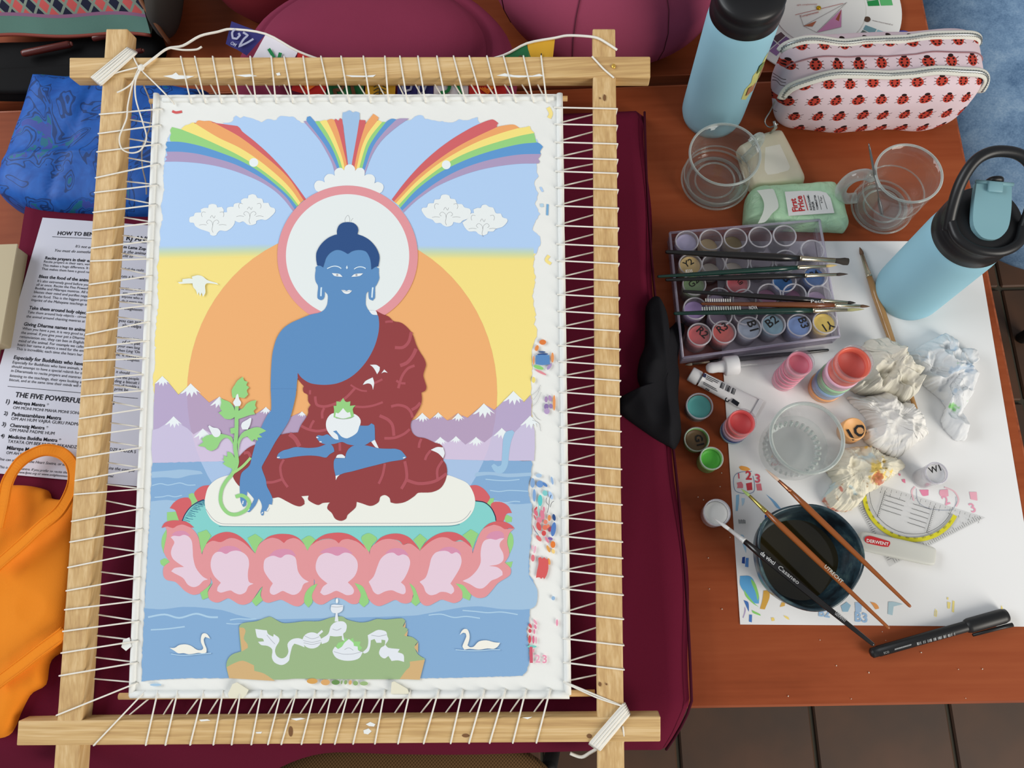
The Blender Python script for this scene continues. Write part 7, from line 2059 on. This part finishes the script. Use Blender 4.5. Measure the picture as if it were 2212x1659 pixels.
brush('brown brush across the dark cup, farther one', bz([(1967, 1311), (1707.6, 1061), (1682, 1038), (1653, 1013)], [cz + .001, cz, cz, cz - .002]), 0.0030, (150, 82, 34), (206, 180, 160), ferr=mat('copper_ferrule', (196, 130, 96), 0.25, 0.9))
brush('brown brush across the dark cup with green-stained bristles', bz([(1921, 1358), (1654, 1105), (1619, 1071), (1601, 1056)], [cz + .001, cz, cz, cz - .002]), 0.0030, (150, 82, 34), (146, 170, 100), ferr=mat('green_gold_ferrule', (176, 164, 90), 0.3, 0.8), text=[('UTRECHT', .52, .38, (190, 120, 66))])
brush('black brush from the white pot across the dark cup to the marker', bz([(1888, 1394), (1609, 1169.6), (1576, 1144), (1541.8, 1119)], [cz + .010, cz - .001, cz - .010, cz - .022]), 0.0036, blk, (232, 232, 230), ferr=mat('white_smeared_ferrule', (222, 222, 220), 0.4, 0.2), text=[('da vinci', .88, .77, prW), ('Casaneo', .74, .58, (170, 170, 170)), ('GERMANY', .30, .22, (171, 171, 171))])

# ---- dark cup
rc = at(1749, 1200, 0.060)
cup = thing('rinse_cup', 'dark blue-black handmade cup of murky brush water', 'cup', (rc.x, rc.y, 0.001))
cupm = mat('navy_glaze', (30, 46, 54), 0.28, spec=0.6)
t_ = NT(cupm)
f_ = t_.noise(t_.coord('Object'), 45, 4, 0.65)
t_.color(t_.ramp(f_, [(0.36, rgb((24, 34, 42))), (0.55, rgb((44, 66, 76))), (0.72, rgb((84, 108, 106)))]))
cr = rad(1749, 1200, 0.06, 116)


def cw_(a, h):
    return 1 + 0.022 * math.sin(3 * a + 0.6) + 0.014 * math.sin(5 * a + 1.9)


MB().lathe([(0, 0), (cr * 0.70, 0.0), (cr * 0.78, 0.004), (cr * 0.93, 0.03), (cr, 0.056), (cr * 0.99, 0.0605), (cr * 0.955, 0.061), (cr * 0.93, 0.058), (cr * 0.86, 0.03), (cr * 0.68, 0.008), (0, 0.006)], (rc.x, rc.y, 0.001), cupm, 80, wob=cw_).build('cup_wall', cup)
wtr = mat('murky_water', (52, 46, 26), 0.06, spec=0.5)
MB().lathe([(0, 0.020), (cr * 0.785, 0.020)], (rc.x, rc.y, 0.001), wtr, 80, wob=cw_).build('rinse_water', cup)

# ---- water glass
g0 = at(1742.5, 946, 0.066)
wg = thing('water_glass', 'glass of clear water on the paper', 'glass', (g0.x, g0.y, 0.001))
gr_ = rad(1742.5, 946, 0.066, 80)
gb = Vector((g0.x, g0.y, 0.0012))
MB().lathe([(0, 0), (gr_ * 0.80, 0), (gr_ * 0.86, 0.002), (gr_ * 0.92, 0.012), (gr_ * 0.95, 0.035), (gr_ * 0.985, 0.055), (gr_, 0.0645), (gr_ * 0.985, 0.0655), (gr_ * 0.95, 0.0645), (gr_ * 0.92, 0.05), (gr_ * 0.88, 0.03), (gr_ * 0.82, 0.014), (gr_ * 0.6, 0.010), (0, 0.010)], gb, glass, 80).build('glass_wall', wg)
MB().tube([gb + Vector((math.cos(a) * gr_ * 0.975, math.sin(a) * gr_ * 0.975, 0.065)) for a in [2 * math.pi * i / 72 for i in range(72)]], 0.0019, clear_mat('glass_rim', (236, 242, 240), 0.28, 0.02, 0.5, (210, 216, 212)), 8, closed=True).build('rim', wg)
MB().lathe([(0, 0.030), (gr_ * 0.88, 0.030)], gb, clear_mat('water_surface', (244, 248, 247), 0.05, 0.02, 0.4, (224, 230, 228)), 72).build('water', wg)
fac = clear_mat('faceted_glass', (240, 246, 244), 0.22, 0.02, 0.6, (236, 240, 238))
fc = MB()
for i in range(30):
    a = 2 * math.pi * i / 30
    fc.tube([gb + Vector((math.cos(a) * gr_ * 0.70, math.sin(a) * gr_ * 0.70, 0.0112)), gb + Vector((math.cos(a) * gr_ * 0.80, math.sin(a) * gr_ * 0.80, 0.0165))], [0.0014, 0.0022], fac, 6)
o_ = fc.build('base_facets', wg)
o_['kind'] = 'stuff'

# ---- dropper, paint tube, marker, set square, eraser, glove
dA, dB = at(1526, 796, 0.011), at(1566, 791, 0.011)
dr = thing('glass_dropper', 'dropper with a white rubber bulb and collar above the paint tube', 'dropper', dB)
dx = (dB - dA).normalized()
whp = mat('white_rubber', (236, 236, 238), 0.45)
MB().lathe([(0, -0.0005), (0.003, 0.0), (0.0052, 0.0022), (0.0060, 0.006), (0.0058, 0.012), (0.0068, 0.018), (0.0068, 0.021)], dA, whp, 28, axis=dx).build('rubber_bulb', dr)
MB().lathe([(0, 0.019), (0.0098, 0.019), (0.0108, 0.0205), (0.0108, 0.033), (0.0100, 0.0345), (0, 0.0345)], dA, whp, 32, axis=dx).build('collar', dr)
MB().lathe([(0.0034, 0.034), (0.0034, 0.075), (0.002, 0.082), (0.0012, 0.086)], dA, glass, 20, axis=(dx + Vector((0, 0, -0.06))).normalized()).build('glass_tube', dr)
tA, tB, tC = at(1498, 811, 0.0085), at(1514, 820, 0.0085), at(1631, 879, 0.003)
pt_ = thing('paint_tube', 'white paint tube with printed barcode lying below the dropper', 'paint tube', tB)
tw = mat('white_tube_laminate', (228, 228, 230), 0.4)
dx = (tB - tA).normalized()
MB().lathe([(0, -0.004), (0.0078, -0.004), (0.0082, -0.003), (0.0082, 0.0065), (0.0074, 0.0075), (0.0045, 0.0075), (0.0045, 0.0095), (0.0075, 0.011)], tA, whp, 30, axis=dx).build('screw_cap', pt_)
side = dx.cross(UP).normalized()
vs, fs = [], []
NS = 14
for j in range(15):
    t = j / 14
    c = tB.lerp(tC, t)
    wy = 0.0080 + 0.0022 * t
    wz = 0.0080 * (1 - t) ** 0.8 + 0.0006
    c.z = wz + 0.0014
    for i in range(NS):
        a = 2 * math.pi * i / NS
        vs.append(c + side * (wy * math.cos(a)) + UP * (wz * math.sin(a)))
for j in range(14):
    for i in range(NS):
        i2 = (i + 1) % NS
        fs.append([j * NS + i, j * NS + i2, (j + 1) * NS + i2, (j + 1) * NS + i])
fs.append(list(range(NS)))
fs.append([14 * NS + i for i in range(NS)])
tbo = MB().add(vs, fs, tw, True).build('tube_body', pt_)
MB().box(tC.lerp(tB, -0.035) + UP * 0.0005, (0.0026, 0.0105, 0.0013), tw, rot=Matrix.Rotation(math.atan2(dx.y, dx.x), 3, 'Z'), bevel=0.0004, seg=1).build('crimp', pt_)
tp = MB()
QD = (1330, 620, 370 / 1395.0)


def tubez(u, v):
    w = at(u, v, 0.012)
    t = max(0, min(1, (w - tB).dot(tC - tB) / (tC - tB).length_squared))
    return 2 * (0.0080 * (1 - t) ** 0.8 + 0.0006) + 0.0018


def tpt(q):
    (u, v), = Z(QD, [q])
    return at(u, v, tubez(u, v))


for (a, b2) in (((742, 722), (842, 772)), ((738, 734), (832, 782)), ((735, 746), (790, 774)), ((715, 775), (820, 832)), ((712, 786), (828, 850))):
    tp.ribbon([tpt(a).lerp(tpt(b2), t) for t in (0, .3, .6, 1)], 0.0007, UP, prt)
for k in range(3):
    tp.ribbon([tpt((738 + k * 11, 822 + k * 6)), tpt((734 + k * 11, 836 + k * 6))], 0.0011, UP, prt)
tp.add([tpt(q) for q in ((715, 700), (740, 710), (732, 740), (710, 732))], [[0, 1, 2, 3]], mat('tube_navy', (40, 44, 80), 0.5))
for k in range(12):
    if k % 5 == 3:
        continue
    a, b2 = (868 + k * 10, 775 + k * 5), (852 + k * 10, 822 + k * 5)
    tp.ribbon([tpt(a), tpt(b2)], 0.0007 if k % 3 else 0.0012, UP, prt)
tp.ribbon([tpt((948, 922)), tpt((1000, 958))], 0.0048, UP, prt)
cc = Z(QD, [(908, 918)])[0]
tp.ribbon([at(*q, tubez(*cc) + 0.0004) for q in ell(cc[0], cc[1], 4, 4, 16)[:13]], 0.0012, UP, prt)
tp.build('tube_print', tbo)

mA, mB, mC = at(1882, 1411, 0.0066), at(2088, 1353, 0.0066), at(2176, 1331, 0.0078)
mk = thing('marker_pen', 'black marker pen lying along the near edge of the paper', 'marker', mA.lerp(mB, 0.5))
mkm = mat('black_marker_plastic', (30, 30, 31), 0.42)
dx = (mB - mA).normalized()
Lm = (mB - mA).length
MB().lathe([(0, -0.001), (0.0032, -0.0008), (0.0034, 0.0), (0.0046, 0.0004), (0.0049, 0.001), (0.0049, 0.007), (0.0053, 0.0072), (0.0053, Lm + 0.003)], mA, mkm, 32, axis=dx).build('barrel', mk)
MB().lathe([(0.0054, -0.001), (0.0064, 0.0002), (0.0072, 0.003), (0.0072, (mC - mB).length - 0.004), (0.0062, (mC - mB).length), (0, (mC - mB).length + 0.0005)], mB, mkm, 32, axis=dx, wob=lambda a, h: 1 + (0.025 * math.sin(a * 16) if h > 0.008 else 0)).build('cap', mk)
clipS = dx.cross(UP).normalized() * 0.0072
MB().tube([mB + clipS * 1.25 + dx * 0.002 + UP * 0.001, mB + clipS * 1.3 + dx * 0.03 + UP * 0.001, mC + clipS * 1.2 + dx * 0.001 + UP * 0.001], [0.0016, 0.0019, 0.0022], mkm, 8).build('pocket_clip', mk)
mp_ = MB()
silver = mat('silver_print', (170, 172, 172), 0.5)


def mpt(u, v):
    return at(u, v, 0.0122)


QE = (1780, 960, 432 / 1493.0)
for k in range(26):
    if k % 7 in (3, 6):
        continue
    a = Z(QE, [(698 + k * 11, 1478 - k * 2.9), (702 + k * 11, 1498 - k * 2.9)])
    mp_.ribbon([mpt(*a[0]), mpt(*a[1])], 0.0006 + 0.0008 * (k % 3 == 0), UP, silver)
for k in range(14):
    a = Z(QE, [(530 + k * 9, 1536 - k * 2.6), (533 + k * 9, 1524 - k * 2.6)])
    mp_.ribbon([mpt(*a[0]), mpt(*a[1])], 0.0007, UP, silver)
a = Z(QE, [(450, 1565), (488, 1555)])
write(mp_, 'ECO', mpt(*a[0]), mpt(*a[1]), UP, silver)
mp_.build('barrel_print', mk)

# set square
v0_, v1_, v2_ = (1813.5, 1019.7), (2128.7, 1117.7), (1921.8, 1223.9)
SQZ = 0.0022
ss = thing('set_square', 'clear plastic set square with a yellow protractor arc', 'set square', at(1950, 1120, 0.001))
MB().slab([at(*q, SQZ) for q in (v0_, v1_, v2_)], UP, 0.0013, clear_mat('clear_ruler_plastic', (254, 254, 254), 0.003, 0.05, 0.4, (240, 240, 238), 0.3)).build('plate', ss)
sg = MB()
S0, S1, S2 = at(*v0_, SQZ + 0.0002), at(*v1_, SQZ + 0.0002), at(*v2_, SQZ + 0.0002)
ex_ = (S1 - S0).normalized()
ey_ = (S2 - (S0 + S1) / 2).normalized()
Lh = (S1 - S0).length / 2
om = (S0 + S1) / 2


def sq(x, y):
    return om + ex_ * x + ey_ * y


lnm = mat('ruler_line', (64, 66, 66), 0.7)
yel = mat('yellow_arc', (216, 208, 40), 0.6)
arc = []
Ra = Lh * 0.60
b = MB()
b.ribbon([sq(math.cos(math.radians(d)) * Ra * 1.04, math.sin(math.radians(d)) * Ra * 1.04 + 0.001) + UP * 0.0001 for d in range(8, 173, 4)], 0.0042, UP, yel)
b.build('protractor_band', ss)
sg.ribbon([sq(math.cos(math.radians(d)) * Ra * 0.93, math.sin(math.radians(d)) * Ra * 0.93) for d in range(0, 181, 4)], 0.0004, UP, lnm)
for k in range(-14, 15):
    x = k * 0.005
    sg.ribbon([sq(x, 0.0015), sq(x, 0.0055 if k % 2 == 0 else 0.0035)], 0.0003, UP, lnm)
for k in range(2, 46):
    t = k / 48
    for A_, B_ in ((S0, S2), (S1, S2)):
        p_ = A_.lerp(B_, t)
        inn = (om + ey_ * Lh * 0.35 - p_).normalized()
        nn = (B_ - A_).cross(UP).normalized()
        if nn.dot(inn) < 0:
            nn = -nn
        sg.ribbon([p_ + nn * 0.001, p_ + nn * (0.006 if k % 5 == 0 else 0.004)], 0.0004, UP, lnm)
for j in range(1, 8):
    y = j * 0.0052 + 0.004
    for x0, x1 in ((-0.042, -0.028), (-0.024, -0.004), (0.004, 0.022), (0.027, 0.042)):
        if x0 * x0 + y * y < (Ra * 0.85) ** 2 and x1 * x1 + y * y < (Ra * 0.9) ** 2:
            sg.ribbon([sq(x0, y), sq(x1, y)], 0.00045, UP, lnm)
for x in (-0.026, 0.0245):
    sg.ribbon([sq(x, 0.004), sq(x, 0.034)], 0.0005, UP, lnm)
    for j in range(15):
        sg.ribbon([sq(x, 0.006 + j * 0.002), sq(x + 0.002, 0.006 + j * 0.002)], 0.0003, UP, lnm)
for k in range(1, 8):
    for sgn in (-1, 1):
        write(sg, str(k), sq(sgn * k * 0.01 - 0.001, 0.0085), sq(sgn * k * 0.01 + 0.0009, 0.0085), UP, lnm, height=0.0021, flip=False)
for d in range(20, 165, 10):
    a = math.radians(d)
    p_ = sq(math.cos(a) * Ra * 1.0, math.sin(a) * Ra * 1.0)
    tdir = (-ex_ * math.sin(a) + ey_ * math.cos(a))
    write(sg, str(180 - d), p_ - tdir * 0.0016 + UP * 0.0002, p_ + tdir * 0.0016 + UP * 0.0002, UP, lnm, height=0.0019)
sg.build('scale_markings', ss)

eA, eB = at(1856, 1168, 0.004), at(2012, 1203, 0.004)
er = thing('blender_stick', 'translucent white bar with a red oval logo over the set square', 'eraser', eA.lerp(eB, 0.5))
dx = (eB - eA).normalized()
rotz = Matrix.Rotation(math.atan2(dx.y, dx.x), 3, 'Z')
erm = mat('frosted_white_plastic', (216, 216, 208), 0.4, spec=0.4)
erm.node_tree.nodes['Principled BSDF'].inputs['Alpha'].default_value = 0.86
MB().superq(eA.lerp(eB, 0.5) + UP * 0.0032, ((eB - eA).length / 2 + 0.002, 0.0098, 0.0040), erm, 0.25, 0.35, rot=rotz, nu=64, nv=20).build('bar', er)
QF = QB
dl = MB()
EZ = 0.0117
red_ = mat('logo_red', (200, 36, 44), 0.5)
oval = smooth_poly(Z(QF, [(303, 712), (312, 690), (345, 683), (400, 697), (460, 715), (492, 725), (494, 742), (480, 765), (440, 762), (380, 750), (320, 735)]), 4)
dl.slab([at(q[0], q[1], EZ) for q in oval], UP, 0.0004, red_)
dlo = dl.build('logo_oval', er)
dw = MB()
a = Z(QF, [(318, 728), (482, 757)])
write(dw, 'DERWENT', at(*a[0], EZ + 0.0002), at(*a[1], EZ + 0.0002), UP, mat('logo_white', (240, 236, 232), 0.5), 0.02)
dw.build('logo_lettering', dlo)

glv = cloth_mat('black_glove_cotton', (26, 26, 30), 0.25, 0.85)
gc = at(*Z(QD, [(380, 800)])[0], 0.03)
gv = thing('black_glove', 'black cloth glove crumpled over the mat\'s right edge', 'glove', gc)


def gz(x, y):
    k = min(1.0, max(0.0, (mx1 + 0.012 - x) / 0.018))
    return MATZ * k + 0.0008


ol = resample(smooth_poly(W(Z(QD, [(240, 180), (290, 105), (340, 100), (400, 150), (430, 220), (442, 320), (462, 290), (520, 220), (580, 240), (590, 290), (550, 420), (530, 560), (545, 680), (530, 900), (555, 1100), (555, 1200), (480, 1330), (350, 1270), (200, 1170), (20, 1030), (10, 930), (60, 905), (200, 850), (170, 740), (190, 600), (230, 500), (235, 330)]), 0.025), 3), 170)
MB().blob(ol, gz, 0.017, glv, 5, 2.2, 26, lambda x, y, s: (0.008 * noise.noise(Vector((x * 45, y * 30, 2))) + 0.016 * (noise.voronoi(Vector((x * 26, y * 20, 2)))[0][0] - 0.45)) * (1 - s ** 5), centre=gc[:2]).build('glove_cloth', gv)


# ---- crumpled tissues
def tissue_mat(name, c, stains=None):
    m_ = mat(name, c, 0.9, spec=0.1)
    t = NT(m_)
    v = t.coord('Object')
    col_ = t.mix(t.noise(v, 60, 4), rgb(tuple(int(x * 0.95) for x in c)), rgb(c))
    for i, (sc, thr, sc_col, seed) in enumerate(stains or []):
        mp2 = t.n('ShaderNodeMapping')
        mp2.inputs['Location'].default_value = (seed, seed * 1.7, seed * 0.3)
        t.t.links.new(v, mp2.inputs['Vector'])
        f = t.noise(mp2.outputs[0], sc, 3)
        k = t.ramp(f, [(thr, (0, 0, 0, 1)), (thr + 0.05, (1, 1, 1, 1))])
        col_ = t.mix(t.m('MULTIPLY', k, 0.85), col_, rgb(sc_col))
    t.color(col_)
    return m_


QG = (1620, 700, 500 / 2183.0)


def tissue(label, pts, H, m_, seed, crease=1.0, centre=None, z=0.0016):
    px = Z(QG, pts)
    c = at(*(Z(QG, [centre])[0] if centre else (sum(p_[0] for p_ in px) / len(px), sum(p_[1] for p_ in px) / len(px))), H * 0.5)
    P = resample(smooth_poly(W(px, H * 0.4), 3, True, 40), 240)
    P = [p_ + Vector((0.0016 * noise.noise(Vector((i * 0.55, seed, 0))), 0.0016 * noise.noise(Vector((i * 0.55, seed, 7))), 0)) for i, p_ in enumerate(P)]

    def nf(x, y, s):
        wx, wy = x + 0.006 * noise.noise(Vector((x * 60, y * 60, seed))), y + 0.006 * noise.noise(Vector((x * 60, y * 60, seed + 5)))
        d1, _ = noise.voronoi(Vector((wx * 42, wy * 42, seed)))
        d2, _ = noise.voronoi(Vector((wx * 95, wy * 80, seed + 9)))
        d3, _ = noise.voronoi(Vector((wx * 190, wy * 190, seed + 3)))
        r3 = noise.noise(Vector((x * 24, y * 24, seed * 7)))
        return crease * H * (1.05 * (d1[0] - 0.45) + 0.50 * (d2[0] - 0.4) + 0.2 * (d3[0] - 0.4) + 0.35 * r3) * (1 - 0.6 * s ** 5)
    t = thing('crumpled_tissue', label, 'tissue', (c.x, c.y, z), 'used tissues on the paper')
    ob_ = MB().blob(P, z, H, m_, 4.0, 1.7, 56, nf, centre=c[:2]).build('tissue_paper', t)
    return t


tissue('balled cream tissue behind the rainbow pot stack', [(1060, 210), (1130, 140), (1230, 140), (1320, 220), (1355, 320), (1450, 350), (1470, 400), (1600, 480), (1480, 560), (1600, 570), (1590, 650), (1450, 740), (1330, 660), (1200, 660), (1050, 640), (980, 600), (1060, 500), (1090, 330)], 0.032, tissue_mat('cream_tissue', (226, 222, 208)), 3.1)
tissue('open white tissue between the orange lid and the small clear pot', [(1050, 690), (1270, 630), (1400, 740), (1530, 750), (1640, 870), (1700, 1030), (1560, 1130), (1470, 1220), (1370, 1270), (1300, 1220), (1200, 1190), (1110, 1100), (1060, 1020), (1140, 1000), (1100, 860), (1000, 760), (930, 680)], 0.022, tissue_mat('white_tissue', (238, 236, 232)), 9.4, 0.8, (1330, 960))
tissue('paint-stained tissue with yellow and red smears below the water glass', [(870, 1180), (1000, 1150), (1140, 1150), (1230, 1200), (1440, 1280), (1475, 1340), (1380, 1420), (1270, 1480), (1250, 1520), (1120, 1590), (1040, 1680), (980, 1740), (900, 1770), (760, 1740), (690, 1650), (740, 1570), (800, 1480), (730, 1390), (800, 1330)], 0.018, tissue_mat('stained_tissue', (234, 228, 208), [(34, 0.585, (240, 206, 90), 1.0), (40, 0.61, (200, 110, 90), 4.0), (30, 0.58, (200, 218, 220), 7.0), (60, 0.64, (170, 130, 80), 9.0)]), 5.7, 1.0, (1010, 1400))
tissue('twisted white tissue with blue and green stains at the right of the paper', [(1470, 280), (1560, 240), (1700, 150), (1840, 90), (1920, 150), (1960, 240), (2060, 220), (2130, 260), (2160, 340), (2080, 390), (2110, 430), (2130, 490), (2090, 640), (2060, 760), (2000, 860), (1950, 960), (2060, 1040), (2040, 1090), (1960, 1090), (1860, 990), (1820, 910), (1870, 770), (1800, 680), (1700, 600), (1620, 520), (1580, 420), (1480, 350)], 0.020, tissue_mat('blue_stained_tissue', (230, 232, 234), [(40, 0.57, (186, 204, 222), 2.0), (44, 0.635, (130, 206, 110), 6.0)]), 7.9, 1.2, (1860, 520))

# ---- crumbs on the table
cm = mat('pale_crumb', (226, 214, 196), 0.8)
cr_ = MB()
random.seed(3)
for i in range(22):
    u, v = random.uniform(1480, 2190), random.uniform(1360, 1510)
    if i < 9:
        u, v = random.uniform(1495, 1590), random.uniform(1000, 1340)
    p_ = at(u, v, 0.0005)
    s = random.uniform(0.0003, 0.0006)
    cr_.box(p_, (s, s * 0.7, s * 0.6), cm, rot=Matrix.Rotation(random.random() * 3, 3, 'Z'))
co = cr_.build('crumbs')
tag(co, 'tiny pale crumbs scattered on the table front', 'crumbs')
co['kind'] = 'stuff'
